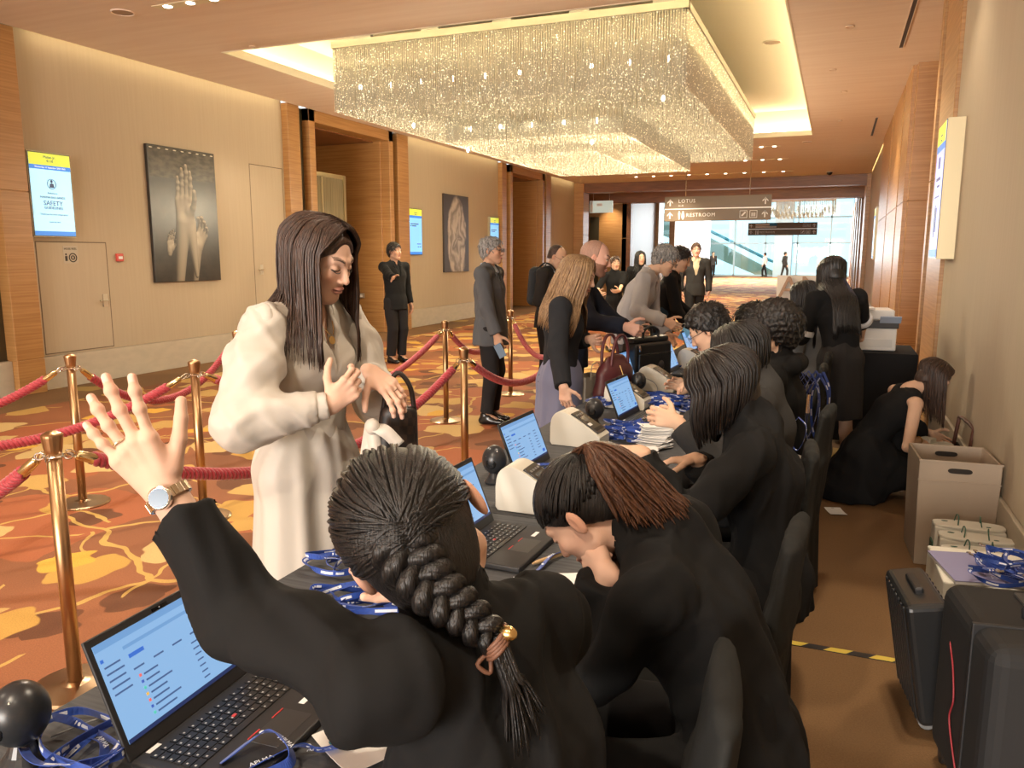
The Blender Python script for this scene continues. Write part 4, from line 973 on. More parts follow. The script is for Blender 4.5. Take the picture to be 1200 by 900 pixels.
# ------------------------------------------------------------ chairs in dark fitted covers
CHAIRC = cloth('chair_cover', (.022, .0225, .022), .95, 0, 500, .4)
def make_chair(label, loc, rz, seed=0):
    t = thing('banquet_chair', label, 'chair', loc, rz, None)
    # faces local +y; back at -y
    A = []; fr = np.array([1., 0, 0])
    sa = (sec((0, -.16, .44), (0, .20, .45), (.215, .045), (.205, .04), fr), .02)
    V, F = sculpt([sa], .011); V = folds(V, F, .003, seed); me = raw_mesh('seat', V, F.astype(np.int32)); me.materials.append(CHAIRC); link('seat', me, t, smooth=True)
    B = [(sec((0, -.215, .40), (0, -.245, .70), (.215, .032), (.215, .034), fr), .03), (sec((0, -.245, .70), (0, -.270, .91), (.215, .034), (.165, .026), fr), .03)]
    V, F = sculpt(B, .010); V = folds(V, F, .004, seed+3, 12); me = raw_mesh('backrest', V, F.astype(np.int32)); me.materials.append(CHAIRC); link('backrest', me, t, smooth=True)
    b = MB(); n = 44; P = []
    for i in range(n):
        a = 2*pi*i/n; c_, s_ = cos(a), sin(a); x = .215*np.sign(c_)*min(1, abs(c_)*1.35); y = -.02+.205*np.sign(s_)*min(1, abs(s_)*1.35); P.append((x, y))
    V = []
    for zi, zz in enumerate((.455, .40, .22, .03)):
        for i, (x, y) in enumerate(P):
            k_ = 1+.03*zi+.012*zi*sin(i*1.9+seed); V.append((x*k_, (y+.02)*k_-.02, zz))
    F = [(j*n+i, (j+1)*n+i, (j+1)*n+(i+1) % n, j*n+(i+1) % n) for j in range(3) for i in range(n)]
    b.add(V, F); b.build('cover_skirt', CHAIRC, t, smooth=True)
    for sx in (-1, 1):
        for y in (-.19, .15): b = MB(); b.tube([(sx*.18, y, 0), (sx*.18, y, .41)], .012, 8); b.build('leg', BLACK, t)
    return t
CH = [((-.33, 1.16), 'grey covered chair at the bottom edge of the picture behind the braided person', 8), ((-.26, 2.0), 'tall dark covered chair behind the person with the brown ponytail', -4), ((-.25, 2.86), 'dark covered chair behind the person with the bobbed hair', 3),
      ((-.20, 3.70), 'dark covered chair with its back tilted out beside the hanging name cards', -8), ((-.40, 4.42), 'dark covered chair behind the person in the black hoodie', 2), ((-.24, 5.10), 'dark covered chair with blue lanyards hung on its back', 0), ((-.22, 5.75), 'farthest dark covered chair beside the standing clerk', 0)]
c0 = None
for i, ((x, y), lab, tilt) in enumerate(CH):
    if c0 is None: c0 = make_chair(lab, (x-.06, y, 0), pi/2+RAD(tilt)); c0.location = (x-.06, y, 0)
    else: copy_tree(c0, (x-.06, y, 0), pi/2+RAD(tilt), lab)

# ------------------------------------------------------------ rope barrier
ROPE = mat('red_rope', (.42, .03, .045), .6, c2=(.28, .015, .025), scale=(200, 200, 200), sheen=.3)
ROPEW = mat('red_white_rope', (.50, .04, .06), .55, c2=(.62, .22, .24), scale=(120, 120, 120))
def make_post(label, loc):
    t = thing('stanchion', label, 'stanchion', (*loc, 0))
    b = MB(); b.lathe([(.001, 0), (.158, 0), (.16, .006), (.15, .014), (.05, .024), (.030, .03), (.001, .03)], 36); b.build('base', mat('brushed_base', (.42, .30, .19), .28, 1.0), t, smooth=False)
    b = MB(); b.lathe([(.0255, .028), (.0255, .90)], 20); b.build('pole', BRASS, t, smooth=True)
    b = MB(); b.lathe([(.026, .895), (.030, .91), (.036, .955), (.036, .963), (.030, .968), (.016, .975), (.001, .978)], 20); b.build('cap', BRASS, t)
    b = MB(); b.tube([(.031*cos(a), .031*sin(a), .885) for a in np.linspace(0, 2*pi, 20)], .004, 6)
    for q in range(4):
        a = q*pi/2+.5; b.tube([(.033*cos(a)+.016*cos(a)*(1-cos(u))+0, .033*sin(a)+.016*sin(a)*(1-cos(u)), .885+.012*sin(u)) for u in np.linspace(0, 2*pi, 10)], .003, 5)
    b.build('hook_ring', CHROME, t); return t
POSTS = {'s1': (-2.53, 1.90), 's2': (-4.43, 3.50), 's3': (-3.50, 3.58), 's4': (-4.56, 5.15), 's5': (-3.42, 6.70), 's6': (-2.30, 4.78), 's7': (-3.40, 8.30), 's8': (-2.22, 7.0), 's9': (-4.5, 1.8), 's0': (-5.6, 2.1)}
PL = {'s1': 'large foreground copper stanchion in front of the raised hand', 's2': 'copper stanchion at the left below the hose reel door', 's3': 'copper stanchion just left of the visitor in the cream dress', 's4': 'copper stanchion in the back row, beside the cream dress sleeve',
      's5': 'copper stanchion left of the man in the grey suit, in the back row', 's6': 'copper stanchion in front of the man in the grey suit, nearest the desk', 's7': 'copper stanchion right behind the man in the grey suit', 's8': 'copper stanchion hidden behind the blonde visitor', 's9': 'copper stanchion outside the left edge holding two ropes', 's0': 'copper stanchion farthest outside the left edge'}
p0 = None
for kx_, pos in POSTS.items():
    if p0 is None: p0 = make_post(PL[kx_], pos)
    else: copy_tree(p0, (*pos, 0), rng.random(), PL[kx_])
def make_rope(a, b, sag, label, m=ROPE):
    A = np.array([*POSTS[a], .885]); B = np.array([*POSTS[b], .885]); d = U2(B-A); A = A+d*.055; B = B-d*.055; mid = (A+B)/2; t = thing('barrier_rope', label, 'rope', tuple(mid*[1, 1, 0]))
    n = 150; u = np.linspace(0, 1, n); base = A+(B-A)*u[:, None]-np.array([0, 0, 1])*(4*sag*u*(1-u))[:, None]-mid*[1, 1, 0]
    L = np.sum(np.linalg.norm(np.diff(base, axis=0), axis=1)); e = int(n*.095/L)+1; sd = np.cross(d, [0, 0, 1.]); sd /= np.linalg.norm(sd)
    s0, s1 = e, n-e; u2 = np.linspace(0, 1, int(L*170)); core = np.array([np.interp(u2, u[s0:s1]*0+np.linspace(0, 1, s1-s0), base[s0:s1, i]) for i in range(3)]).T
    T = np.gradient(core, axis=0); T /= np.linalg.norm(T, axis=1)[:, None]; N = np.cross(T, sd); N /= np.linalg.norm(N, axis=1)[:, None]
    mb = MB(); ph = np.linspace(0, L*2*pi/.075, len(core))
    for k_ in range(3):
        q = ph+k_*2*pi/3; mb.tube(core+(sd[None]*np.cos(q)[:, None]+N*np.sin(q)[:, None])*.0160, .0125, 8)
    mb.build('braided_rope', m, t, smooth=True)
    for (i0, i1, s) in ((0, e, 1), (n-1, n-1-e, -1)):
        p, q = base[i0], base[i1]; mb = MB(); k_ = U2(q-p); mb.tube([p+k_*.03, p+k_*.04, q, q+k_*.014], [.010, .017, .021, .021], 12); mb.build('end_cap', mat('gold_cap', (.72, .55, .30), .22, 1.0), t, smooth=True)
        mb = MB(); mb.tube([p-k_*.012+np.array([0, 0, .012*sin(v)])+k_*.022*(1-cos(v)) for v in np.linspace(.3, 2*pi-.3, 10)], .0034, 6); mb.build('snap_hook', CHROME, t)
    return t
def U2(v): return np.array(v)/np.linalg.norm(v)
make_rope('s1', 's6', .34, 'long red rope from the foreground stanchion running behind the cream dress')
make_rope('s3', 's9', .28, 'red rope from the stanchion left of the cream dress out past the left edge')
make_rope('s1', 's9', .36, 'red rope hanging down from the foreground stanchion to the left edge')
make_rope('s2', 's0', .30, 'red rope from the stanchion below the hose reel door to the left edge')
make_rope('s2', 's4', .34, 'red rope between the two back row stanchions behind the raised hand')
make_rope('s3', 's5', .36, 'light red rope curving from behind the cream dress up to the back stanchion', ROPEW)
make_rope('s5', 's7', .30, 'light red rope behind the legs of the man in the grey suit', ROPEW)
make_rope('s6', 's8', .30, 'light red rope from the stanchion before the grey suit to the desk side', ROPEW)
make_rope('s7', 's8', .34, 'dark red rope hanging behind the back of the blonde visitor', ROPEW)
# ------------------------------------------------------------ laptops
LAPB = mat('laptop_shell', (.020, .020, .022), .5); KEYM = mat('laptop_keys', (.012, .012, .013), .4); KEYT = mat('key_legend', (.5, .5, .5), .6)
REDM = mat('red_accent', (.6, .05, .05), .5); BLUEUI = mat('interface_blue', (.03, .10, .45), .4, emit=(.04, .16, .62), estr=.7)
SCRN = mat('laptop_screen_glow', (.02, .03, .04), .25, emit=(.30, .54, .88), estr=.85); SCRN2 = mat('screen_band_glow', (.02, .03, .04), .25, emit=(.20, .42, .78), estr=.8)
UIT = mat('interface_text', (.05, .08, .15), .4, emit=(.06, .14, .36), estr=.6); TASK = mat('interface_taskbar', (.01, .01, .03), .4, emit=(.015, .03, .10), estr=1)
DOTS = [mat('interface_dot_%s' % n, c, .4, emit=c, estr=.6) for n, c in (('red', (.7, .15, .15)), ('navy', (.05, .12, .5)), ('teal', (.1, .55, .5)), ('amber', (.7, .45, .1)))]
def make_laptop(label, loc, rz, tilt=20):
    t = thing('laptop', label, 'laptop', loc, rz)
    W, Dp = .325, .226
    b = MB(); b.bx(-W/2, W/2, -Dp, 0, 0, .016); b.build('base', LAPB, t, bevel=.004)
    b = MB(); rows = [(13, .0155), (14, .0165), (14, .0165), (13, .0165), (12, .0165), (9, .0165)]; y = -.022
    for ri, (n, h) in enumerate(rows):
        w = .285/n
        if ri == 5: xs = [(-.1425, .024), (-.116, .018), (-.096, .018), (-.076, .018), (-.056, .092), (.038, .018), (.058, .018), (.078, .018), (.098, .044)]
        else: xs = [(-.1425+i*w, w-.0025) for i in range(n)]
        for (x, ww) in xs:
            b.bx(x, x+ww, y-h+.0025, y, .0155, .0180, 0); b.bx(x+.003, x+min(.0065, ww*.5), y-.0085, y-.005, .0179, .01815, 1)
        y -= h
    b.build('keyboard', [KEYM, KEYT], t)
    b = MB(); b.bx(-.052, .052, -.205, -.146, .0155, .0165); b.build('touchpad', mat('touchpad_grey', (.030, .030, .032), .35), t, bevel=.002)
    b = MB(); b.bx(-.050, -.018, -.1455, -.143, .0158, .0172); b.bx(.018, .050, -.1455, -.143, .0158, .0172); b.bx(-.004, .004, -.080, -.074, .017, .0195); b.build('trackpoint', REDM, t)
    b = MB(); b.bx(-.135, -.108, -.014, -.005, .016, .0165); b.bx(.075, .115, -.172, -.160, .016, .0164); b.build('sticker', PAPER, t)
    a = RAD(tilt); cy, cz = 0.0, .014; H = .212
    R = Matrix.Rotation(-a, 3, 'X')
    lid = MB(); V = lambda x, y, z: np.array(R @ Vector((x, y, z)))+np.array([0, cy, cz])
    rot = np.array(R)
    def lb(mb, x0, x1, z0, z1, y0, y1, mi=0): mb.box(V((x0+x1)/2, (y0+y1)/2, (z0+z1)/2), (x1-x0, y1-y0, z1-z0), mi, rot)
    lb(lid, -W/2, W/2, 0, H, 0, .007); ld = lid.build('lid', LAPB, t, bevel=.002)
    s = MB(); lb(s, -.152, .152, .026, .198, -.0012, 0); sc = s.build('screen', SCRN, ld)
    s = MB(); lb(s, -.152, .152, .186, .198, -.0016, -.001, 0); lb(s, -.1, .152, .168, .174, -.0016, -.001, 0); s.build('window_bar', SCRN2, ld)
    s = MB(); lb(s, -.152, .152, .026, .033, -.0016, -.001); s.build('task_bar', TASK, ld)
    s = MB(); r_ = random.Random(3)
    for i in range(5): lb(s, -.145, -.145+.03+.012*r_.random(), .155-.012*i, .158-.012*i, -.0017, -.001)
    for i in range(4): lb(s, -.095+i*.045, -.072+i*.045, .128, .131, -.0017, -.001)
    for i in range(7):
        z = .112-.0115*i; lb(s, -.080, -.080+.03+.03*r_.random(), z, z+.003, -.0017, -.001); lb(s, .035, .05, z, z+.0025, -.0017, -.001); lb(s, .09, .115, z+.02, z+.0225, -.0017, -.001)
    s.build('screen_text', UIT, ld)
    s = MB(); lb(s, -.095, -.062, .150, .157, -.0017, -.001); lb(s, .118, .140, .040, .052, -.0017, -.001); lb(s, -.148, -.142, .166, .172, -.0017, -.001); s.build('screen_button', BLUEUI, ld)
    s = MB()
    for i in range(7): z = .1135-.0115*i; lb(s, -.090, -.085, z-.001, z+.004, -.0017, -.001, i % 4)
    s.build('contact_dots', DOTS, ld)
    s = MB(); lb(s, -.018, .018, .200, .206, -.0008, .0, 0); s.sphere(V(.0, -.001, .203), .002, 8, 6); s.build('webcam', mat('lens_black', (.005, .005, .006), .1), ld)
    return t
ZT = TZ+.003
LP = [((-1.030, 1.012), 93, 'open black laptop nearest the camera, below the raised sleeve'), ((-.950, 2.01), 88, 'open black laptop between the braided head and the white label printer'), ((-1.045, 2.80), 87, 'open laptop behind the head of the person with the brown ponytail'),
      ((-.94, 3.93), 85, 'open laptop in front of the burgundy handbag'), ((-1.20, 5.08), 84, 'open laptop just right of the burgundy handbag, before the black briefcase'), ((-1.03, 5.62), 86, 'open laptop right of the black briefcase'), ((-1.07, 6.72), 86, 'farthest open laptop, under the hand of the grey haired man')]
l0 = make_laptop(LP[0][2], (*LP[0][0], ZT), RAD(LP[0][1]), 22)
for (p, a, lab) in LP[1:]: copy_tree(l0, (*p, ZT), RAD(a), lab)
# ------------------------------------------------------------ label printers
IVORY = mat('ivory_plastic', (.66, .63, .55), .45); PDARK = mat('printer_panel', (.02, .02, .022), .3); LCD = mat('grey_lcd', (.10, .11, .12), .2)
def make_printer(label, loc, rz):
    t = thing('label_printer', label, 'printer', loc, rz)
    # profile in local (y back -> front slope), width along x
    pr = [(-.120, .0), (-.120, .045), (-.112, .060), (-.02, .118), (.035, .146), (.065, .152), (.090, .143), (.108, .118), (.115, .08), (.115, 0)]
    P = smooth_path(pr[1:9], 40); poly = [(-.112, 0), (-.120, .012)]+[tuple(p) for p in P]+[(.115, .012), (.107, 0)]
    b = MB(); b.prism(poly[::-1], (-.0625, 0, 0), (0, 1, 0), (0, 0, 1), (1, 0, 0), .125); b.build('housing', IVORY, t, bevel=.008, seg=3)
    e = U2(np.array([0, .147, .086])); nn = np.array([0, -e[2], e[1]]); o = np.array([0, -.108, .067])
    def slab(x0, x1, s0, s1, h0, h1, name, m, bev=.002, par=t):
        b = MB(); c = o+np.array([(x0+x1)/2, 0, 0])+e*(s0+s1)/2+nn*(h0+h1)/2; b.box(c, (x1-x0, s1-s0, h1-h0), 0, np.array([[1, 0, 0], [0, e[1], -e[2]], [0, e[2], e[1]]])); return b.build(name, m, par, bevel=bev)
    pn = slab(-.050, .050, .0, .150, -.004, .0045, 'top_panel', PDARK)
    slab(-.030, .022, .078, .112, .004, .0055, 'display', LCD, .001, pn); slab(-.040, .040, .012, .030, .004, .0056, 'paper_slot', mat('slot_black', (.004, .004, .004), .5), .001, pn)
    slab(-.042, -.010, .050, .066, .004, .0054, 'name_label', PAPER, 0, pn)
    b = MB()
    for i in range(4): c = o+np.array([-.03+.02*i, 0, 0])+e*.128+nn*.005; b.box(c, (.010, .008, .002), 0, np.array([[1, 0, 0], [0, e[1], -e[2]], [0, e[2], e[1]]]))
    b.build('button', mat('button_grey', (.25, .25, .26), .4), pn)
    return t
pr0 = None
for (p, a, lab) in [((-.885, 2.37), 90, 'ivory label printer nearest the camera, beside the second laptop'), ((-1.02, 3.30), 86, 'ivory label printer behind the ponytail, second from the camera'), ((-1.03, 4.23), 84, 'ivory label printer half hidden behind the laptop before the handbag'),
                    ((-.99, 4.86), 84, 'ivory label printer with its side towards the camera, right of the black briefcase'), ((-.93, 5.88), 85, 'ivory label printer behind the laptop right of the briefcase'), ((-.88, 6.62), 88, 'farthest ivory label printer, in front of the curly haired man')]:
    if pr0 is None: pr0 = make_printer(lab, (*p, ZT), RAD(a))
    else: copy_tree(pr0, (*p, ZT), RAD(a), lab)
# ------------------------------------------------------------ face cameras
def make_facecam(label, loc, rz):
    t = thing('desk_camera', label, 'camera', loc, rz); m = mat('camera_shell', (.022, .024, .028), .32)
    b = MB(); b.lathe([(.001, 0), (.036, 0), (.038, .006), (.026, .02), (.018, .04), (.001, .04)], 20); b.build('stand', m, t, smooth=False)
    b = MB(); b.sphere((0, 0, .088), (.046, .048, .054), 22, 16); b.build('body', m, t, smooth=True)
    b = MB(); b.lathe([(.001, .046), (.016, .0465), (.02, .044), (.021, .038)][::-1], 16, (0, 0, .080), axis=(-.25, -1, .05)); b.build('lens', mat('lens_black'), t)
    b = MB(); b.sphere((.012, -.030, .124), .003, 8, 6); b.sphere((-.028, -.030, .107), .003, 8, 6); b.build('indicator', CHROME, t); return t
f0 = make_facecam('dark egg shaped desk camera beside the second laptop and the first label printer', (-1.13, 2.60, ZT), RAD(20))
for p, lab in (((-1.205, .80), 'dark round desk camera cut off at the bottom left corner'), ((-1.06, 3.68), 'dark egg shaped desk camera standing alone in the middle of the desk'), ((-1.06, 4.62), 'dark egg shaped desk camera behind the laptop before the handbag'), ((-1.10, 5.36), 'dark egg shaped desk camera by the foot of the black briefcase')):
    copy_tree(f0, (*p, ZT), RAD(rng.uniform(0, 40)), lab)
# ------------------------------------------------------------ lanyards
LANY = mat('blue_lanyard', (.012, .062, .36), .6, c2=(.010, .045, .28), scale=(90, 90, 90), sheen=.2); LPRINT = mat('lanyard_print', (.72, .76, .84), .7)
def lanyard_variant(seed, rx=.13, ry=.09, hz=.035):
    r_ = random.Random(seed); pts = []; n = 9
    for i in range(n):
        a = 2*pi*i/n*2+r_.uniform(-.3, .3); q = r_.uniform(.45, 1.05); pts.append((rx*q*cos(a), ry*q*sin(a*1.0+.4), .006+hz*r_.random()))
    P = smooth_path(pts+[pts[0]], 90); side = np.array([[.25*sin(i*.21+seed), .25*cos(i*.17), 1] for i in range(90)])
    for i in range(90): side[i] = side[i] if (i//15) % 2 else (np.cross(np.gradient(P, axis=0)[i], (0, 0, 1))+np.array([0, 0, .004]))
    for _ in range(4): side = (side+np.roll(side, 1, 0)+np.roll(side, -1, 0)); side /= np.linalg.norm(side, axis=1)[:, None]+1e-9
    lo = P[:, 2].min(); P[:, 2] += max(0, .010-lo)
    t = thing('lanyard', 'x', 'lanyard', (0, 0, -5))
    b = MB(); b.ribbon(P, .015, side, .0012); st = b.build('strap', LANY, t)
    b = MB()
    for s0 in range(4, 84, 9): b.ribbon(P[s0:s0+4], .0065, side[s0:s0+4], .0022)
    b.build('print', LPRINT, st)
    e = P[0]; b = MB(); b.tube([e, e+[.012, .004, 0], e+[.024, .002, .002]], .004, 6); b.tube([e+[.024+.007*cos(a), .002+.007*sin(a), .003] for a in np.linspace(0, 2*pi, 10)], .0018, 5); b.build('clip', CHROME, t)
    return t
LV = [lanyard_variant(20+i) for i in range(6)]
used = set()
def pile(cx, cy, n, sx, sy, label, group, z=ZT, seed=1):
    r_ = random.Random(seed)
    for i in range(n):
        j = r_.randrange(6); p = (cx+r_.uniform(-sx, sx), cy+r_.uniform(-sy, sy), z+.004*(i % 5)); a = r_.uniform(0, 6.28)
        if j not in used: used.add(j); o = LV[j]; o.location = p; o.rotation_euler = (0, 0, a); o['label'] = label; o['group'] = group
        else: copy_tree(LV[j], p, a, label, group)
pile(-.86, 2.72, 9, .08, .10, 'blue lanyard in the tangle between the first label printer and the ponytailed head', 'lanyards by the first label printer', seed=1)
pile(-.84, 3.52, 12, .10, .10, 'blue lanyard in the tangle beside the fanned white name cards', 'lanyards beside the name cards', seed=2)
pile(-.84, 4.40, 8, .08, .14, 'blue lanyard in the tangle behind the laptop that stands before the handbag', 'lanyards behind the fourth laptop', seed=3)
pile(-.62, 4.25, 7, .04, .12, 'blue lanyard in the tangle at the staff side of the desk near the open papers', 'lanyards on the staff side', seed=4)
pile(-1.14, 4.20, 4, .06, .06, 'blue lanyard under the burgundy handbag edge', 'lanyards beside the handbag', seed=5)
pile(-1.13, 5.9, 5, .08, .2, 'blue lanyard at the far end of the desk', 'lanyards at the far end', seed=6)
pile(-.98, 1.50, 3, .05, .05, 'blue lanyard on the desk under the face of the braided person', 'lanyards under the braided head', seed=7)
pile(-1.13, 1.72, 2, .03, .04, 'blue lanyard on the desk edge between the cream dress and the braided head', 'lanyards near the cream dress', seed=8)
pile(-1.10, .84, 2, .05, .04, 'blue lanyard at the bottom left beside the round desk camera', 'lanyards at the bottom left', seed=9)
for j in range(6):
    if j not in used: pile(-1.1, 5.7, 1, .05, .05, 'blue lanyard at the far end of the desk', 'lanyards at the far end', seed=30+j)
def flat_lanyard(label, pts, w=.018, txt='APLMA', n=2, size=.012, flip=False):
    t = thing('lanyard', label, 'lanyard', tuple(pts[0])); P = smooth_path(pts, 50)-np.array(pts[0]); T = np.gradient(P, axis=0); side = np.cross(T, [0, 0, 1.])+np.array([0, 0, .004]); side /= np.linalg.norm(side, axis=1)[:, None]
    b = MB(); b.ribbon(P, w, side, .0014); st = b.build('strap', LANY, t)
    for i in range(n):
        q = int(50*(i+.5)/n); a = math.atan2(T[q][1], T[q][0])+(pi if flip else 0); text(txt, size, LPRINT, tuple(P[q]+[0, 0, .0022]), (0, 0, a), st, ext=.0003)
        b = MB(); c = P[max(0, q-int(50*.28/n))]+[0, 0, .0014]; b.lathe([(.001, .0), (.0045, 0), (.0045, .0008), (.001, .0008)], 12, c); b.build('logo_dot', LPRINT, st)
    e = P[-1]; b = MB(); b.tube([e, e+U2(T[-1])*.018], .005, 8); b.tube([e+U2(T[-1])*.024+[.008*cos(v), .008*sin(v), .002] for v in np.linspace(0, 2*pi, 12)], .002, 6); b.build('clip', CHROME, t)
    return t
Z2 = ZT+.006
flat_lanyard('blue lanyard lying across the desk before the second laptop, ending in a silver clip', [np.array(q) for q in ((-.70, 1.66, Z2), (-.715, 1.76, Z2+.012), (-.69, 1.86, Z2), (-.68, 1.95, Z2+.010), (-.66, 2.02, Z2+.004))], n=2)
flat_lanyard('blue lanyard with white lettering in front of the nearest laptop', [np.array(q) for q in ((-.86, .86, Z2), (-.82, .93, Z2+.012), (-.79, .985, Z2+.014), (-.76, 1.00, Z2+.004), (-.735, 1.02, Z2+.004))], n=2, size=.013)
flat_lanyard('second blue lanyard with white lettering folded by the nearest laptop corner', [np.array(q) for q in ((-.88, .90, Z2+.012), (-.845, .97, Z2+.035), (-.80, .965, Z2+.03), (-.775, .945, Z2+.014), (-.80, .90, Z2+.008))], n=1, size=.013)
flat_lanyard('blue lettered lanyard running along the desk edge under the nearest laptop lid', [np.array(q) for q in ((-1.17, .88, Z2), (-1.10, .865, Z2+.014), (-1.06, .83, Z2+.006), (-1.02, .80, Z2+.012), (-.96, .77, Z2+.002))], n=2, size=.013)
flat_lanyard('blue lettered lanyard on the desk beside the ear of the braided person', [np.array(q) for q in ((-1.00, 1.28, Z2+.02), (-.93, 1.33, Z2+.03), (-.86, 1.35, Z2+.024), (-.80, 1.32, Z2+.02))], n=2, size=.014)
# ------------------------------------------------------------ paper
def card(label, loc, rz, w=.10, l=.14, m=PAPER, group=None, logo=False, tilt=(0, 0), slot_=True):
    t = thing('name_card', label, 'name card', loc, 0, group); t.rotation_euler = (tilt[0], tilt[1], rz)
    b = MB(); n = 6; V = []
    for i in range(n+1):
        for s in (-1, 1): V += [(s*w/2, -l/2+l*i/n, .002+.004*(i/n-.5)**2*4), (s*w/2, -l/2+l*i/n, .0028+.004*(i/n-.5)**2*4)]
    F = []
    for i in range(n): a = 4*i; F += [(a+1, a+3, a+7, a+5), (a, a+4, a+6, a+2), (a, a+1, a+5, a+4), (a+2, a+6, a+7, a+3)]
    F += [(0, 2, 3, 1), (4*n, 4*n+1, 4*n+3, 4*n+2)]; b.add(V, F); b.build('sheet', m, t)
    if slot_: b = MB(); b.bx(-.008, .008, l/2-.014, l/2-.009, .006, .0066); b.build('slot_hole', INK, t)
    if logo:
        TEAL = mat('teal_print', (.03, .22, .30), .7); b = MB(); b.lathe([(.001, 0), (.010, 0), (.010, .0006), (.001, .0006)], 16, (-.026, .030, .0046)); b.build('logo', TEAL, t)
        text('APLMA', .017, mat('navy_print', (.03, .06, .16), .7), (.012, .030, .0052), (0, 0, 0), t)
    return t
NC = card('white name card with a teal printed logo at the bottom edge of the picture', (-.715, 1.045, ZT), RAD(62), .10, .14, logo=True)
b = MB(); b.bx(-.012, .012, -.004, .004, 0, .006); b.tube([(-.012, 0, .003), (.016, 0, .003)], .004, 6); 
tg = thing('badge_clip', 'copper coloured clip beside the lettered lanyard at the bottom edge', 'clip', (-.755, 1.055, ZT+.006), RAD(30)); b.build('jaw', mat('copper_clip', (.65, .42, .28), .3, 1.0), tg)
card('white name card under the hands of the person with the ponytail', (-.615, 1.83, ZT), RAD(110), .105, .14); card('white folded name card beside the ear of the braided person', (-.72, 1.62, ZT), RAD(20), .09, .12)
card('square pale sticky note on the desk right of the second laptop', (-.655, 2.115, ZT+.01), RAD(15), .07, .07, mat('cream_note', (.78, .76, .64), .8), tilt=(.12, .1), slot_=False)
c1 = None
def cards(cx, cy, n, a0, a1, rx, label, group, w=.09, l=.13, seed=1):
    global c1; r_ = random.Random(seed)
    for i in range(n):
        a = a0+(a1-a0)*i/max(1, n-1)+r_.uniform(-4, 4); p = (cx+rx*cos(RAD(a))*i/n+r_.uniform(-.012, .012), cy+.10*(i/n-.5)+r_.uniform(-.01, .01), ZT+.0035*i)
        if c1 is None: c1 = card(label, p, RAD(a), w, l, group=group)
        else: copy_tree(c1, p, RAD(a), label, group)
cards(-.70, 3.42, 22, 60, 120, .03, 'white name card in the fanned stack under the hand of the person with the bob', 'fanned name cards', seed=1)
cards(-.74, 3.86, 18, 0, 170, .05, 'white name card in the loose pile on the desk in front of the bobbed hair', 'loose name cards', seed=2)
cards(-.72, 3.18, 7, 70, 110, .01, 'white name card lying flat below the fanned stack', 'flat name cards', seed=3)
cards(-.66, 4.70, 8, 60, 110, .02, 'white name card in the pile under the far label printer', 'far name cards', seed=4)
t = thing('brown_envelope', 'tan card folder lying on the desk under the loose name cards', 'folder', (-.62, 3.80, ZT), RAD(80)); b = MB(); b.bx(-.16, .16, -.11, .11, -.001, .002); b.build('cover', mat('tan_card', (.42, .30, .17), .8), t)
t = thing('pen', 'light wooden pen beside the second laptop', 'pen', (-.685, 1.96, ZT+.008), RAD(62)); b = MB(); b.tube([(-.065, 0, 0), (-.05, 0, 0), (.05, 0, 0)], [.002, .0055, .0055], 10); b.build('barrel', mat('pen_wood', (.50, .32, .15), .5), t); b = MB(); b.tube([(.05, 0, 0), (.068, 0, 0)], .0058, 10); b.build('pen_cap', BRASS, t)
def cable(label, pts, r=.0028, m=BLACK, plug=True):
    t = thing('cable', label, 'cable', tuple(pts[0])); P = smooth_path(pts, 60)-np.array(pts[0]); b = MB(); b.tube(P, r, 7); b.build('wire', m, t, smooth=True)
    if plug: b = MB(); d = U2(P[-1]-P[-2]); b.tube([P[-1], P[-1]+d*.035], .007, 6, flat=.6); b.build('plug', m, t)
Z3 = ZT+.005
cable('black cables coiled on the desk in front of the nearest label printer', [(-.76, 2.36, Z3+.03), (-.70, 2.40, Z3), (-.66, 2.34, Z3+.01), (-.70, 2.27, Z3), (-.76, 2.24, Z3+.02), (-.72, 2.36, Z3+.015), (-.67, 2.38, Z3), (-.72, 2.22, Z3)])
cable('thin grey cable behind the nearest laptop lid', [(-1.22, .86, Z3), (-1.19, .93, Z3), (-1.14, 1.0, Z3), (-1.10, .98, Z3)], .0018, mat('grey_cable', (.3, .3, .3), .5), False)
cable('grey cable looping over the side of the label printer by the briefcase', [(-1.10, 4.74, Z3+.06), (-1.04, 4.72, Z3+.085), (-.98, 4.74, Z3+.05), (-.96, 4.72, Z3)], .003, mat('grey_cable'), False)
cable('white cable with a black adapter hanging at the desk edge', [(-.66, 1.72, Z3), (-.58, 1.76, Z3), (-.535, 1.80, Z3-.01), (-.53, 1.80, TZ-.12)], .0022, WHITE)
# ------------------------------------------------------------ bags on the desk
LEATH = mat('burgundy_leather', (.080, .018, .022), .42, bump=.3, bscale=(120, 120, 120), bdist=.001); BLEATH = mat('black_leather', (.014, .014, .015), .35, bump=.3, bscale=(150, 150, 150), bdist=.001)
def root_mesh(name, VF, m, t): me = raw_mesh(name, VF[0], VF[1].astype(np.int32)); me.materials.append(m); return link(name, me, t, smooth=True)
t = thing('handbag', 'burgundy leather handbag with arched handle and gold zip on the desk', 'bag', (-1.19, 4.55, ZT), RAD(70))
A = [(sec((0, 0, .03), (0, 0, .13), (.165, .075), (.135, .055), (1, 0, 0)), .02), (sec((0, 0, .13), (0, 0, .20), (.135, .055), (.085, .022), (1, 0, 0)), .03)]
root_mesh('body', sculpt(A, .006, (), [((0, 0, 0), (0, 0, -1))]), LEATH, t)
for s in (-1, 1): b = MB(); b.tube(smooth_path([(-.075, s*.03, .16), (-.066, s*.034, .25), (-.03, s*.036, .315), (.03, s*.036, .315), (.066, s*.034, .25), (.075, s*.03, .16)], 30), .0085, 8); b.build('handle', LEATH, t, smooth=True)
GOLD = mat('gold_hardware', (.75, .52, .22), .25, 1.0)
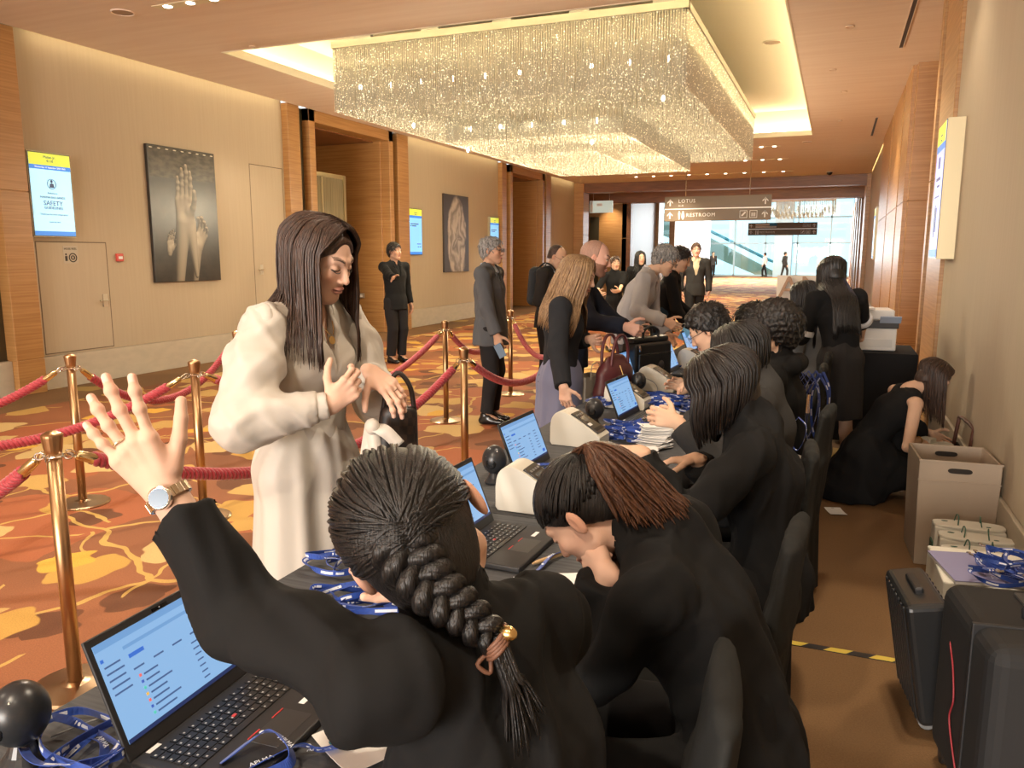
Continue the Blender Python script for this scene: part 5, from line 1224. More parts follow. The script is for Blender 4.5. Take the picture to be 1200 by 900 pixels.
b = MB(); b.tube(smooth_path([(-.10, 0, .19), (-.05, -.002, .214), (.05, -.002, .214), (.10, 0, .19)], 20), .0045, 6); b.tube([(-.03, -.052, .17), (-.028, -.068, .13), (-.03, -.078, .09)], .003, 6); b.sphere((-.03, -.080, .085), .009, 10, 8); b.build('zip', GOLD, t)
bpy.data.objects['handbag'].scale = (1.14, 1.14, 1.14)
t = thing('briefcase', 'tall black leather briefcase held by the man in navy on the desk', 'bag', (-1.17, 5.33, ZT), RAD(62))
b = MB(); b.bx(-.19, .19, -.065, .065, 0, .25); b.build('body', BLEATH, t, bevel=.02, seg=3); b = MB(); b.bx(-.185, .185, -.04, .04, .25, .285); b.build('flap', BLEATH, t, bevel=.012, seg=3)
b = MB(); b.bx(-.165, .165, -.082, -.062, .03, .18); b.build('front_pocket', BLEATH, t, bevel=.008)
for s in (-1, 1): b = MB(); b.tube(smooth_path([(-.08, s*.03, .27), (-.07, s*.03, .33), (0, s*.026, .355), (.07, s*.03, .33), (.08, s*.03, .27)], 24), .010, 8); b.build('handle', BLEATH, t, smooth=True)
b = MB(); b.tube([(-.16, -.075, .24), (-.16, -.080, .20)], .006, 6); b.bx(-.165, .165, -.0835, -.082, .175, .180); b.build('zip', CHROME, t)
t = thing('paper_bag', 'grey brown paper bag between the blonde visitor and the burgundy handbag', 'bag', (-1.38, 4.62, 0), RAD(75)); b = MB(); b.add([(-.09, -.05, .0), (.09, -.05, 0), (.09, .05, 0), (-.09, .05, 0), (-.11, -.055, .86), (.11, -.055, .86), (.11, .055, .86), (-.11, .055, .86)], [(0, 1, 2, 3), (0, 4, 5, 1), (1, 5, 6, 2), (2, 6, 7, 3), (3, 7, 4, 0)]); b.build('sheet', mat('kraft_grey', (.32, .28, .23), .8), t); 
b = MB(); b.tube(smooth_path([(-.05, -.055, .84), (-.04, -.058, .93), (.04, -.058, .93), (.05, -.055, .84)], 16), .003, 6); b.build('handle', mat('kraft_grey'), t)
t = thing('phone_slip', 'light blue card held out by the grey haired man', 'card', tuple(at(802, 392, 6.62)), RAD(20)); b = MB(); b.box((0, 0, 0), (.07, .004, .10), 0, np.array(Matrix.Rotation(.5, 3, 'Y'))); b.build('sheet', mat('sky_card', (.22, .55, .80), .5), t)
# ------------------------------------------------------------ signs and pictures
ALU = mat('screen_bezel', (.02, .02, .022), .3); GOLDF = mat('champagne_frame', (.50, .42, .26), .4, .4)
SYEL = mat('screen_yellow', (.5, .5, .05), .4, emit=(.70, .78, .06), estr=.75); SBLUE = mat('screen_blue', (.02, .15, .5), .4, emit=(.03, .20, .62), estr=.9); SPALE = mat('screen_pale', (.4, .7, .9), .4, emit=(.42, .80, .98), estr=.74); SSKY = mat('screen_sky', (.2, .5, .8), .4, emit=(.20, .55, .92), estr=.8)
STX = mat('screen_ink', (.02, .05, .12), .4, emit=(.01, .03, .10), estr=.6); SWH = mat('screen_white', (.8, .85, .9), .4, emit=(.75, .85, .95), estr=.8)
def sign_screen(label, y0, y1, z0, z1, wall='L', lines=(), body=SPALE, depth=.06, head=('Melati Jr.', '4110'), bar='', bars=()):
    t = thing('digital_sign', label, 'screen', (XL if wall == 'L' else XR, (y0+y1)/2, (z0+z1)/2)); W, Hh = y1-y0, z1-z0; sg = 1 if wall == 'L' else -1
    rz = pi/2 if wall == 'L' else -pi/2
    def B(a, b_, c, d, x0, x1, name, m, par): q = MB(); q.bx(sg*x0, sg*x1, a, b_, c, d); return q.build(name, m, par)
    fr = B(-W/2, W/2, -Hh/2, Hh/2, 0, depth, 'housing', GOLDF, t); g = W*.03
    B(-W/2+g*.4, W/2-g*.4, -Hh/2+g*.4, Hh/2-g*.4, depth, depth+.004, 'bezel', ALU, t)
    sc = B(-W/2+g, W/2-g, -Hh/2+g, Hh/2-g, depth+.004, depth+.006, 'screen', body, t)
    B(-W/2+g, W/2-g, Hh/2-Hh*.155, Hh/2-g, depth+.006, depth+.008, 'heading_band', SYEL, sc); B(-W/2+g, W/2-g, Hh/2-Hh*.205, Hh/2-Hh*.155, depth+.006, depth+.008, 'date_band', SBLUE, sc); B(-W/2+g, W/2-g, -Hh/2+g, -Hh/2+Hh*.07, depth+.006, depth+.008, 'footer_band', SBLUE, sc)
    X = sg*(depth+.009)
    for i, h in enumerate(head): text(h, Hh*.045, STX, (X, 0, Hh/2-Hh*(.06+.045*i)), (pi/2, 0, rz), sc)
    if bar: text(bar, Hh*.026, SWH, (X, 0, Hh/2-Hh*.18), (pi/2, 0, rz), sc)
    if bars:
        q = MB(); [q.bx(sg*(depth+.006), sg*(depth+.0085), sg*W*y0_, sg*W*y1_, Hh*z0_, Hh*z1_) for y0_, y1_, z0_, z1_ in bars]; q.build('screen_text', STX, sc)
    for (s, sz, z, sx) in lines: text(s, sz*Hh, STX, (X, 0, z*Hh), (pi/2, 0, rz), sc, sx=sx)
    return t, sc
SAFE = [('Adhere to', .032, .02, 1), ('MARINA BAY SANDS', .036, -.03, 1), ('SAFETY', .078, -.10, 1), ('GUIDELINES', .044, -.155, 1.05), ('Thank you for your cooperation', .028, -.23, 1), ('marina bay sands', .022, -.32, 1)]
t, sc = sign_screen('lit safety guidelines screen at the far left of the picture', 6.46, 7.02, 1.80, 2.77, lines=SAFE, bar='Wednesday, 11 September 2024 10:05')
b = MB(); b.tube([(.069, .055*cos(a), .125+.055*sin(a)) for a in np.linspace(0, 2*pi, 24)], .003, 5); b.sphere((.069, 0, .155), (.002, .016, .018)); b.prism([(-.03, -.03), (.03, -.03), (.022, .012), (0, .02), (-.022, .012)], (.068, 0, .115), (0, 1, 0), (0, 0, 1), (1, 0, 0), .003); b.build('guest_symbol', STX, sc)
LM = [(-.36, -.20, .155, .175), (-.17, .22, .155, .175), (-.36, -.30, .115, .135), (-.26, .05, .115, .135), (.10, .38, -.265, -.25), (.14, .24, -.325, -.31), (.28, .38, -.325, -.31), (-.10, .12, .40, .412), (-.08, .10, .365, .377)]
VB = [(-.12, .04, .17, .25), (-.25, .2, .08, .10), (-.1, .15, .03, .045), (-.3, .25, -.045, -.035), (-.16, -.06, -.34, -.10), (.0, .10, -.30, -.12), (-.1, .1, .40, .412), (-.06, .06, .365, .377)]
sign_screen('lit blue screen on the left wall right of the man in the black suit', 15.15, 15.75, 1.59, 2.60, body=SSKY, head=(), bars=LM)
sign_screen('lit blue screen on the left wall right of the rose picture', 19.50, 20.10, 1.59, 2.60, body=SSKY, head=(), bars=LM)
sign_screen('lit lavender screen on the right wall by the wood pillar', 7.0, 7.52, 1.56, 2.62, wall='R', body=mat('screen_lavender', (.4, .45, .9), .4, emit=(.38, .46, .95), estr=.9), depth=.12, head=(), bars=VB)
sign_screen('far bright screen on the right wall near the end beam', 20.6, 21.3, 1.5, 2.7, wall='R', body=SPALE, depth=.05, head=())
# artworks
def art_panel(label, y0, y1, z0, z1, m): 
    t = thing('wall_picture', label, 'picture', (XL, (y0+y1)/2, (z0+z1)/2)); b = MB(); b.bx(0, .05, -(y1-y0)/2, (y1-y0)/2, -(z1-z0)/2, (z1-z0)/2); b.build('panel', m, t, bevel=.003); return t
ta = art_panel('dark glossy picture of pale sculpted hands on the left wall', 8.20, 9.44, 1.22, 3.06, mat('gloss_black_print', (.016, .013, .010), .28, c2=(.035, .028, .02), scale=(5, 5, 5), spec=.6))
def hands_print():
    up_, rt, fw = np.array([0, 0, 1.]), np.array([0, 1., 0]), np.array([1., 0, 0]); k_ = 4.3
    A = hand_prims(np.array([0, -.05, -.10]), up_+rt*.10, fw*.9-rt*.3, rt, k_, curl=(5, 8, 6), spread=-1, tcurl=12, tout=.35)
    A += [(cap((0, -.20, -1.0), (0, -.06, -.10), .075, .13), .05), (cap((.05, .14, -.85), (0, .06, -.1), .03, .12), .06)]
    B = hand_prims(np.array([-.06, .20, -.42]), up_*.9+rt*.45, -rt*.5+fw, -rt, 2.9, curl=(30, 38, 26), spread=5, tcurl=25, tout=.5); B += [(cap((-.06, .10, -.95), (-.06, .20, -.42), .05, .075), .05)]
    C = hand_prims(np.array([-.08, -.34, -.50]), up_*1.0+rt*.15, rt*.4+fw, rt, 1.7, curl=(10, 14, 10), spread=2, tout=.3)
    V, F = sculpt(A+B+C, .012); N = vnormals(V, F); sh = np.clip(N@U([.55, .35, .65]), 0, 1)**1.3; sh = .10+.75*sh; T = sh[:, None]*np.array([.62, .52, .38])
    keep = (V[F][:, :, 2].min(1) > -.915); V[:, 0] = .0515+(V[:, 0]-V[:, 0].min())*.006; me = raw_mesh('hands_image', V, F[keep].astype(np.int32)); me.materials.append(mat('carved_stone_print', (.5, .42, .31), .35, attr='tint')); ca = me.color_attributes.new('tint', 'FLOAT_COLOR', 'POINT'); ca.data.foreach_set('color', np.hstack([T, np.ones((len(V), 1))]).astype(np.float32).ravel()); link('hands_image', me, ta)
hands_print()
b = MB(); b.bx(.0495, .0508, -.6, .6, .50, .90); b.build('reflection_band', mat('painted_reflection', (.045, .04, .03), .25, c2=(.12, .105, .08), scale=(3, 9, 20), spec=.7), ta)  # paler band colours a reflection onto the glossy picture
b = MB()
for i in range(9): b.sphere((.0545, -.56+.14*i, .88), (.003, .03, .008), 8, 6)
b.build('bright_fleck', mat('pale_fleck', (.75, .70, .58), .5), ta)  # row of pale flecks near the top of the panel
def rose_mat():
    m = bpy.data.materials.new('rose_print'); m.use_nodes = True; nt = m.node_tree; p = nt.nodes['Principled BSDF']; p.inputs['Roughness'].default_value = .3
    tc = coords(nt); s = node(nt, 'ShaderNodeSeparateXYZ', {0: tc}); y = NX(nt, s.outputs[1])*1.5; z = NX(nt, s.outputs[2])+.12
    r = (y*y+z*z*.55).pow(.5); th = z.atan2(y); nz = NX(nt, node(nt, 'ShaderNodeTexNoise', {'Vector': tc, 'Scale': 3.0, 'Detail': 3.0}).outputs[0])
    pet = ((r*17.0+(th*2.5).sin().abs()*3.5+nz*13.0).sin()*.5+.5)*.55+nz*.5; mask = (nz*.35+.62-r).step(0, .12)
    c1_ = mixc(nt, pet, (.10, .075, .055), (.62, .54, .44)); nt.links.new(mixc(nt, mask, (.055, .042, .034), c1_), p.inputs['Base Color']); return m
art_panel('tall sepia picture of a rose on the left wall between the two blue screens', 16.86, 18.2, 1.19, 3.02, rose_mat())
# small wall fittings
t = thing('fire_call_point', 'small red fire call point on the left wall', 'alarm', (XL, 7.66, 1.56)); b = MB(); b.bx(0, .035, -.05, .05, -.05, .05); b.build('box', mat('alarm_red', (.55, .06, .04), .4), t, bevel=.006); b = MB(); b.bx(.035, .038, -.03, .03, -.02, .015); b.build('glass', PAPER, t)
# glazed door and pull handles in the first recess
t = thing('glass_door', 'tall glazed door with a pull handle in the wood recess on the left', 'door', (XL-.62, 13.0, 0), -pi/2); b = MB(); b.bx(-.75, .75, -.02, .02, .02, 3.1); b.build('pane', mat('bronze_glass', (.20, .17, .10), .12, spec=.8, c2=(.30, .26, .16), scale=(40, 40, 1)), t); b = MB(); b.bx(.70, .78, -.04, .04, 0, 3.15); b.bx(-.78, -.70, -.04, .04, 0, 3.15); b.bx(-.03, .03, -.03, .03, 0, 3.1); b.bx(-.78, .78, -.03, .03, 3.08, 3.16); b.build('door_frame', mat('pale_brass', (.62, .56, .36), .3, .8), t); b = MB(); b.tube([(-.45, .03, 2.3), (-.45, .09, 2.3), (-.05, .09, 2.3), (-.05, .03, 2.3)], .016, 8); b.build('pull_handle', CHROME, t)
t = thing('bead_door', 'gold patterned door in the second wood recess on the left', 'door', (XL-1.45, 22.3, 0))
b = MB(); b.bx(-.0, .05, -.85, .85, .03, 3.2); b.build('leaf', mat('gold_streak', (.50, .34, .12), .35, c2=(.26, .15, .05), scale=(3, 30, 1.0), detail=4), t); b = MB(); b.bx(0, .08, -.9, .9, 3.2, 3.27); b.bx(.05, .08, -.85, .85, 1.38, 1.42); b.build('light_rail', mat('rail_white', (.8, .78, .7), .4, emit=(.9, .85, .7), estr=.5), t)
# hanging signs
SIGNB = mat('sign_brown', (.17, .125, .078), .5); SW = mat('sign_white', (.82, .80, .76), .6)
def arrow(b, x, z, s, y): b.prism([(x-.1*s, z-.5*s), (x+.1*s, z-.5*s), (x+.1*s, z+.5*s), (x-.1*s, z+.5*s)], (0, y, 0), (1, 0, 0), (0, 0, 1), (0, -1, 0), .01); [b.prism([(x, z+.5*s), (x+k_*.42*s, z+.08*s), (x+k_*.42*s, z-.12*s), (x, z+.28*s)], (0, y, 0), (1, 0, 0), (0, 0, 1), (0, -1, 0), .01) for k_ in (-1, 1)]
def icon_people(b, x, z, s, y):
    for q in (-1, 1): b.sphere((x+q*.22*s, y-.005, z+.40*s), (.09*s, .006, .09*s), 8, 6); b.prism([(x+q*.22*s-.13*s, z+.28*s), (x+q*.22*s+.13*s, z+.28*s), (x+q*.22*s+(.08 if q < 0 else .18)*s, z-.2*s), (x+q*.22*s+.05*s, z-.5*s), (x+q*.22*s-.05*s, z-.5*s), (x+q*.22*s-(.08 if q < 0 else .18)*s, z-.2*s)], (0, y, 0), (1, 0, 0), (0, 0, 1), (0, -1, 0), .01)
def hanging_sign(label, x, y, z, W, Hh, rows, ztop, lift=True):
    t = thing('hanging_sign', label, 'sign', (x, y, z))
    for s in (-1, 1): b = MB(); b.tube([(s*W*.3, 0, Hh/2), (s*W*.3, 0, ztop-z)], .012, 6); b.build('hanger', CHROME, t)
    n = len(rows); rh = Hh/n; b = MB(); b.bx(-W/2, W/2, -.04, .04, -rh*.05, rh*.05); b.build('light_gap', mat('gap_white', (.85, .82, .75), .5, emit=(.9, .85, .72), estr=.35), t)
    for i, (txt, sub, icons, al) in enumerate(rows):
        zc = Hh/2-rh*(i+.5); b = MB(); b.bx(-W/2, W/2, -.05, .05, zc-rh*.46, zc+rh*.46); p = b.build('board', SIGNB, t, bevel=.004)
        b = MB(); s = rh*.52
        if 'l' in icons: arrow(b, -W/2+rh*.45, zc, s, -.05)
        if 'r' in icons: arrow(b, W/2-rh*.45, zc, s, -.05)
        if 'p' in icons: icon_people(b, -W/2+rh*1.35, zc, s*1.3, -.05)
        if 'e' in icons:
            for q, xx in enumerate((W/2-rh*2.05, W/2-rh*1.3)):
                h = s*.55; [b.prism(pp, (0, -.05, 0), (1, 0, 0), (0, 0, 1), (0, -1, 0), .01) for pp in ([(xx-h, zc-h), (xx+h, zc-h), (xx+h, zc-h*.86), (xx-h, zc-h*.86)], [(xx-h, zc+h*.86), (xx+h, zc+h*.86), (xx+h, zc+h), (xx-h, zc+h)], [(xx-h, zc-h), (xx-h*.86, zc-h), (xx-h*.86, zc+h), (xx-h, zc+h)], [(xx+h*.86, zc-h), (xx+h, zc-h), (xx+h, zc+h), (xx+h*.86, zc+h)])]
                if q == 0: b.prism([(xx-h*.6, zc-h*.5), (xx-h*.2, zc-h*.5), (xx+h*.6, zc+h*.4), (xx+h*.6, zc+h*.62), (xx+h*.25, zc+h*.62), (xx-h*.5, zc-h*.2)], (0, -.05, 0), (1, 0, 0), (0, 0, 1), (0, -1, 0), .01)
                else: [b.prism([(xx+k_*h*.4-.1*h, zc-h*.6), (xx+k_*h*.4+.1*h, zc-h*.6), (xx+k_*h*.4+.1*h, zc+h*.4), (xx+k_*h*.4-.1*h, zc+h*.4)], (0, -.05, 0), (1, 0, 0), (0, 0, 1), (0, -1, 0), .01) for k_ in (-1, 0, 1)]
        if b.v: b.build('pictogram', SW, p)
        if txt: text(txt, rh*.40, SW, (-W/2+rh*(1.75 if 'p' in icons else 1.1), -.056, zc+(.10*rh if sub else 0)), (pi/2, 0, 0), p, 'LEFT', space=1.15)
        if al: text(al, rh*.30, SW, (W/2-rh*.95, -.056, 0+zc), (pi/2, 0, 0), p, 'RIGHT', space=1.1)
        if al: q = MB(); [q.bx(-W/2+rh*1.1, -W/2+rh*1.1+l_, -.053, -.05, zc+z_*rh-.03, zc+z_*rh+.03) for l_, z_ in ((.62, .16), (.9, -.18))]; q.bx(-W/2+rh*3.2, -W/2+rh*4.3, -.056, -.05, zc, zc+rh*.42, 1); q.build('blurred_lettering', [SW, mat('sign_blue', (.02, .20, .40), .5)], p)
        if sub: text(sub, rh*.17, SW, (-W/2+rh*1.1, -.056, zc-.26*rh), (pi/2, 0, 0), p, 'LEFT')
    return t
hanging_sign('brown hanging sign reading lotus and restroom at the end of the corridor', -2.98, 21.5, 2.80, 2.72, .66, [('LOTUS', '4A-4E', 'lr', 0), ('RESTROOM', '', 'lrpe', 0)], 4.05)
hanging_sign('smaller far brown hanging sign in the bright lobby', -2.35, 38.0, 2.76, 2.95, .58, [('', '', 'lr', 'FITNESS\nCENTRE'), ('RESTROOM', '', 'lrpe', 0)], 4.6)
t = thing('exit_sign', 'pale lit hanging exit box near the side passage', 'sign', (-8.0, 28.2, 3.32)); b = MB(); b.bx(-.42, .42, -.07, .07, -.21, .21); b.build('light_box', mat('exit_box', (.55, .62, .58), .4, emit=(.55, .68, .60), estr=.45), t, bevel=.01); b = MB(); b.bx(-.40, -.30, -.075, -.07, -.2, .2); b.bx(-.15, .05, -.074, -.07, .02, .12); b.build('mark', SW, t)
for s in (-1, 1): b = MB(); b.tube([(s*.3, 0, .2), (s*.3, 0, .72)], .012, 6); b.build('hanger', CHROME, t)
# ------------------------------------------------------------ things along the right wall
TAUPE = mat('taupe_leatherette', (.40, .315, .235), .55, c2=(.37, .29, .215), scale=(3, 3, 3), bump=.25, bscale=(200, 200, 200), bdist=.001)
t = thing('waste_bin', 'square taupe bin with slot handles against the right wall', 'bin', (.63, 4.60, 0), RAD(3)); w, d, h = .185, .20, .56
def rect(w, d, z): return [(-w, -d, z), (w, -d, z), (w, d, z), (-w, d, z)]
b = MB(); V = rect(w-.012, d-.012, .0)+rect(w, d, .47)+rect(w, d, h)+rect(w-.012, d-.012, h)+rect(w-.022, d-.022, .03)
b.add(V, [(0, 3, 2, 1), (16, 17, 18, 19)]+[(j*4+i, j*4+(i+1) % 4, (j+1)*4+(i+1) % 4, (j+1)*4+i) for j in range(4) for i in range(4)]); b.build('body', TAUPE, t, bevel=.004)
b = MB(); b.bx(-w-.003, w+.003, -d-.004, -d+.002, .455, .46); b.bx(-w-.003, w+.003, -d-.005, -d+.001, .555, .565); b.build('seam', TAUPE, t)
SLOT = mat('slot_shadow', (.02, .015, .012), .8); b = MB(); b.prism([(.055*np.sign(cos(a))*min(1, abs(cos(a))**.35), .013*sin(a)) for a in np.linspace(0, 2*pi, 24)[:-1]], (0, -d-.004, .515), (1, 0, 0), (0, 0, 1), (0, 1, 0), .003); b.build('handle_slot', SLOT, t)
b = MB(); b.prism([(.055*np.sign(cos(a))*min(1, abs(cos(a))**.35), .013*sin(a)) for a in np.linspace(0, 2*pi, 24)[:-1]], (0, d-.024, .515), (1, 0, 0), (0, 0, 1), (0, 1, 0), .003); b.build('handle_slot', SLOT, t)
GREENC = mat('green_cord', (.05, .13, .09), .6); CARD = mat('white_carton', (.74, .72, .64), .7, c2=(.70, .67, .58), scale=(10, 10, 10))
def carton(label, loc, rz, h=.30):
    t = thing('gift_bag', label, 'bag', loc, rz); b = MB(); b.bx(-.15, .15, -.055, .055, 0, h); b.build('carton', CARD, t, bevel=.006)
    P = [(.155*cos(a)*(1 if abs(cos(a)) < .8 else 1), .062*np.sign(sin(a))*abs(sin(a))**.5) for a in np.linspace(0, 2*pi, 28)[:-1]]; b = MB(); b.prism(P, (0, 0, h), (1, 0, 0), (0, 1, 0), (0, 0, 1), .012); b.build('top_flap', CARD, t, bevel=.003)
    for s in (-1, 1): b = MB(); b.tube(smooth_path([(s*.05, -.03, h+.012), (s*.046, -.01, h+.045), (s*.05, .02, h+.05), (s*.055, .04, h+.014)], 16), .003, 6); b.build('cord_handle', GREENC, t)
    b = MB(); b.sphere((-.10, .02, h+.013), (.016, .008, .002), 8, 6); b.sphere((.08, -.02, h+.013), (.012, .006, .002), 8, 6); b.bx(-.156, -.149, -.04, .03, .04, h-.08); b.build('green_print', GREENC, t); return t
g0 = carton('white gift bag with green cord handles nearest the taupe bin', (.665, 4.18, 0), RAD(2)); copy_tree(g0, (.675, 4.03, -.01), RAD(-2), 'white gift bag with green cords, second from the bin'); copy_tree(g0, (.67, 3.87, -.02), RAD(4), 'white gift bag with green cords, nearest the suitcases')
t = thing('storage_box', 'cardboard box under the lavender notebook', 'box', (.63, 3.35, 0), RAD(2)); b = MB(); b.bx(-.20, .18, -.20, .20, 0, .40); b.build('carton', CARD, t, bevel=.006); b = MB(); b.bx(-.2, .18, -.02, .02, .399, .402); b.build('tape', mat('tape_tan', (.45, .34, .2), .4), t)
t = thing('notebook', 'lavender notebook lying on the box behind the black suitcase', 'notebook', (.56, 3.30, .402), RAD(12)); b = MB(); b.bx(-.12, .12, -.15, .15, .0, .012); b.build('pages', PAPER, t); b = MB(); b.bx(-.122, .122, -.152, .152, .012, .015); b.build('cover', mat('lavender_cover', (.26, .25, .42), .6), t); text('APLMA', .03, LPRINT, (.06, -.09, .0155), (0, 0, .3), t)
pile(.70, 3.22, 7, .06, .10, 'blue lanyard in the heap on the box behind the black suitcase', 'lanyards on the box', z=.425, seed=12)
SUITC = mat('suitcase_nylon', (.012, .012, .013), .75, bump=.3, bscale=(400, 400, 400), bdist=.001)
t = thing('suitcase', 'large black soft suitcase at the bottom right corner', 'suitcase', (.585, 2.47, 0), RAD(8)); b = MB(); b.bx(-.19, .20, -.24, .22, .05, .59); b.build('body', SUITC, t, bevel=.045, seg=4)
b = MB(); b.bx(-.195, .205, -.10, -.085, .06, .595); b.build('zip_band', BLACK, t, bevel=.004); b = MB(); b.tube(smooth_path([(-.04, -.02, .59), (-.03, -.02, .625), (.08, -.02, .625), (.09, -.02, .59)], 20), .011, 8); b.build('handle', BLACK, t, smooth=True); b = MB(); b.bx(-.02, .14, .02, .14, .588, .602); b.build('handle_plate', mat('plate_grey', (.05, .05, .052), .4), t, bevel=.006)
for sx, sy in ((-.15, -.19), (-.15, .17), (.16, -.19), (.16, .17)): b = MB(); b.lathe([(.001, -.014), (.026, -.014), (.026, .014), (.001, .014)], 14, (sx, sy, .026), axis=(1, 0, 0)); b.build('wheel', BLACK, t)
CORD = mat('red_cord', (.30, .02, .03), .6); b = MB(); b.tube(smooth_path([(-.14, .12, .44), (-.185, .10, .45), (-.197, .02, .40), (-.2, -.02, .32), (-.20, .0, .25), (-.197, -.06, .16), (-.19, -.10, .10)], 40), .0025, 6); b.build('zip_cord', CORD, t)
HARD = mat('ribbed_shell', (.030, .031, .033), .3, .3)
t = thing('hard_suitcase', 'ribbed grey hard suitcase leaning beside the large black suitcase', 'suitcase', (.40, 2.93, 0), RAD(8)); tl = Matrix.Rotation(RAD(-10), 3, 'Y'); rr = np.array(tl)
b = MB(); b.box(rr@np.array([0, 0, .25]), (.13, .34, .43), 0, rr)
b.build('shell', HARD, t, bevel=.02, seg=3); b = MB()
for i in range(8): b.box(rr@np.array([.0, -.13+.037*i, .25]), (.142, .016, .40), 0, rr)
b.build('rib', HARD, t, bevel=.005)
b = MB(); b.box(rr@np.array([0, 0, .47]), (.03, .14, .03), 0, rr); b.build('handle', BLACK, t, bevel=.008)
for sy in (-.12, .12): b = MB(); b.lathe([(.001, -.014), (.028, -.014), (.028, .014), (.001, .014)], 14, (-.04, sy, .029), axis=(0, 1, 0)); b.build('wheel', mat('wheel_grey', (.25, .25, .25), .5), t)
# floor tape and loose cards
t = thing('hazard_tape', 'black and yellow striped tape across the aisle carpet', 'tape', (.15, 3.26, 0)); b = MB(); YT = mat('tape_yellow', (.70, .52, .08), .5)
for i in range(9): x = -.36+.085*i; b.add([(x, -.018, .0035), (x+.085, -.018, .0035), (x+.085+.03, .018, .0035), (x+.03, .018, .0035)], [(0, 1, 2, 3)], i % 2)
b.bx(-.36, .43, -.019, .019, .0005, .003, 0); b.build('strip', [BLACK, YT], t)
def floorcard(label, p, rz): card(label, p, rz, .10, .14)
floorcard('white card lying on the aisle carpet beside the chairs', (.09, 5.15, 0.002), .3)
# lanyards and name cards hung from a chair back
def hang_lanyard(label, p, w, L, a, group, cardn=False):
    t = thing('hanging_lanyard', label, 'lanyard', p, a, group); P = smooth_path([(0, -.02, .0), (-w, -.035, -L*.3), (-w*.9, -.03, -L*.75), (0, -.03, -L), (w*.8, -.03, -L*.7), (w, -.035, -L*.25), (0, -.02, .0)], 60)
    b = MB(); b.ribbon(P, .018, np.array([.3, 1, 0.]), .0014); st = b.build('strap', LANY, t); b = MB(); [b.ribbon(P[s:s+3], .009, np.array([.3, 1, 0.]), .0024) for s in range(3, 56, 6)]; b.build('print', LPRINT, st)
    if cardn: b = MB(); b.box((.0, -.03, -L-.09), (.10, .002, .14), 0, np.array(Matrix.Rotation(.3, 3, 'Y'))); b.build('name_card', PAPER, t)
    return t
for i in range(8): hang_lanyard('blue lettered lanyard in the bunch hung on the chair back below the standing clerk', (-.02-.022*i, 4.70+.02*(i % 3), .945-.012*(i % 2)), .05+.012*(i % 3), .40+.05*(i % 4), .12*(i-4), 'lanyards on the chair back')
hang_lanyard('hanging lanyard whose white name card dangles by the tilted chair', (-.11, 3.46, .92), .03, .14, .15, None, True)
# printer on the draped table
t = thing('office_printer', 'white and black office printer beside the wood pillar', 'printer', (.33, 7.46, .795), RAD(4)); b = MB(); b.bx(-.16, .16, -.20, .20, 0, .19); b.build('body', WHITE, t, bevel=.01); b = MB(); b.bx(-.17, .17, -.22, .2, .19, .255); b.build('output_bay', BLACK, t, bevel=.006); b = MB(); b.bx(-.15, .14, -.16, .2, .255, .34); b.build('scanner_lid', WHITE, t, bevel=.012)
b = MB(); b.box((.10, -.24, .265), (.16, .012, .06), 0, np.array(Matrix.Rotation(.5, 3, 'X'))); b.build('control_panel', mat('panel_lcd', (.35, .42, .55), .2), t); b = MB(); b.bx(-.13, .13, -.203, -.199, .03, .10); b.build('paper_drawer', mat('drawer_white', (.70, .69, .66), .45), t, bevel=.003); b = MB(); b.bx(-.15, -.02, -.19, -.05, .34, .36); b.build('paper_stack', PAPER, t)
# letters on the white counter further down the hall
t = thing('registration_counter', 'white counter carrying big AM letters down the hall', 'counter', (-.38, 12.1, 0)); CW = mat('counter_white', (.72, .69, .64), .5); b = MB(); b.bx(-.30, .45, -.25, .35, 0, .78); b.build('cabinet', CW, t, bevel=.008); b = MB(); b.bx(-.28, .45, -.28, .3, .78, .96); b.build('plinth', CW, t, bevel=.008)
t = thing('cut_out_letters', 'two big pale AM letters standing on the white counter', 'letters', (-.52, 12.05, .962)); LM_ = mat('letter_edge', (.34, .22, .15), .5)
o = text('AM', .44, LM_, (.08, 0, .16), (pi/2, 0, 0), t, ext=.03, name='letter_pair'); b = MB(); b.bx(-.26, .40, .06, .08, 0.0, .34); b.build('back_board', CW, t)
t = thing('grey_case', 'grey box on the floor left of the white counter', 'box', (-.82, 12.2, 0)); b = MB(); b.bx(-.15, .12, -.2, .2, 0, .94); b.build('case', mat('case_grey', (.40, .40, .40), .5), t, bevel=.01); b = MB(); b.bx(-.14, .11, -.206, -.2, .85, .9); b.build('label_strip', WHITE, t)
# basket with bags where the person kneels
t = thing('storage_basket', 'dark brown basket in front of the kneeling person by the wall', 'basket', (.69, 5.62, 0), RAD(4)); b = MB(); V = rect(.13, .20, 0)+rect(.15, .23, .36)+rect(.14, .22, .36)+rect(.125, .195, .02); b.add(V, [(0, 3, 2, 1), (12, 13, 14, 15)]+[(j*4+i, j*4+(i+1) % 4, (j+1)*4+(i+1) % 4, (j+1)*4+i) for j in range(3) for i in range(4)]); b.build('body', mat('basket_brown', (.030, .020, .016), .7), t)
b = MB(); b.tube(smooth_path([(.12, -.2, .35), (.135, -.2, .5), (.14, -.17, .54), (.14, .17, .54), (.135, .2, .5), (.12, .2, .35)], 30), .012, 8); b.build('handle', mat('handle_brown', (.12, .045, .03), .5), t, smooth=True)
r_ = random.Random(4)
for i in range(6):
    tt = thing('wrapped_parcel', 'small pale wrapped parcel in the dark basket before the kneeling person', 'parcel', (.62+.05*(i % 3), 5.48+.13*(i//3)+.03*(i % 2), .02), r_.random(), 'parcels in the basket'); b = MB(); b.bx(-.035, .035, -.04, .04, 0, .36+.05*r_.random()); b.build('wrapper', CARD, tt, bevel=.006); b = MB(); b.bx(-.036, .036, -.006, .006, .1, .13); b.build('band', GREENC, tt)
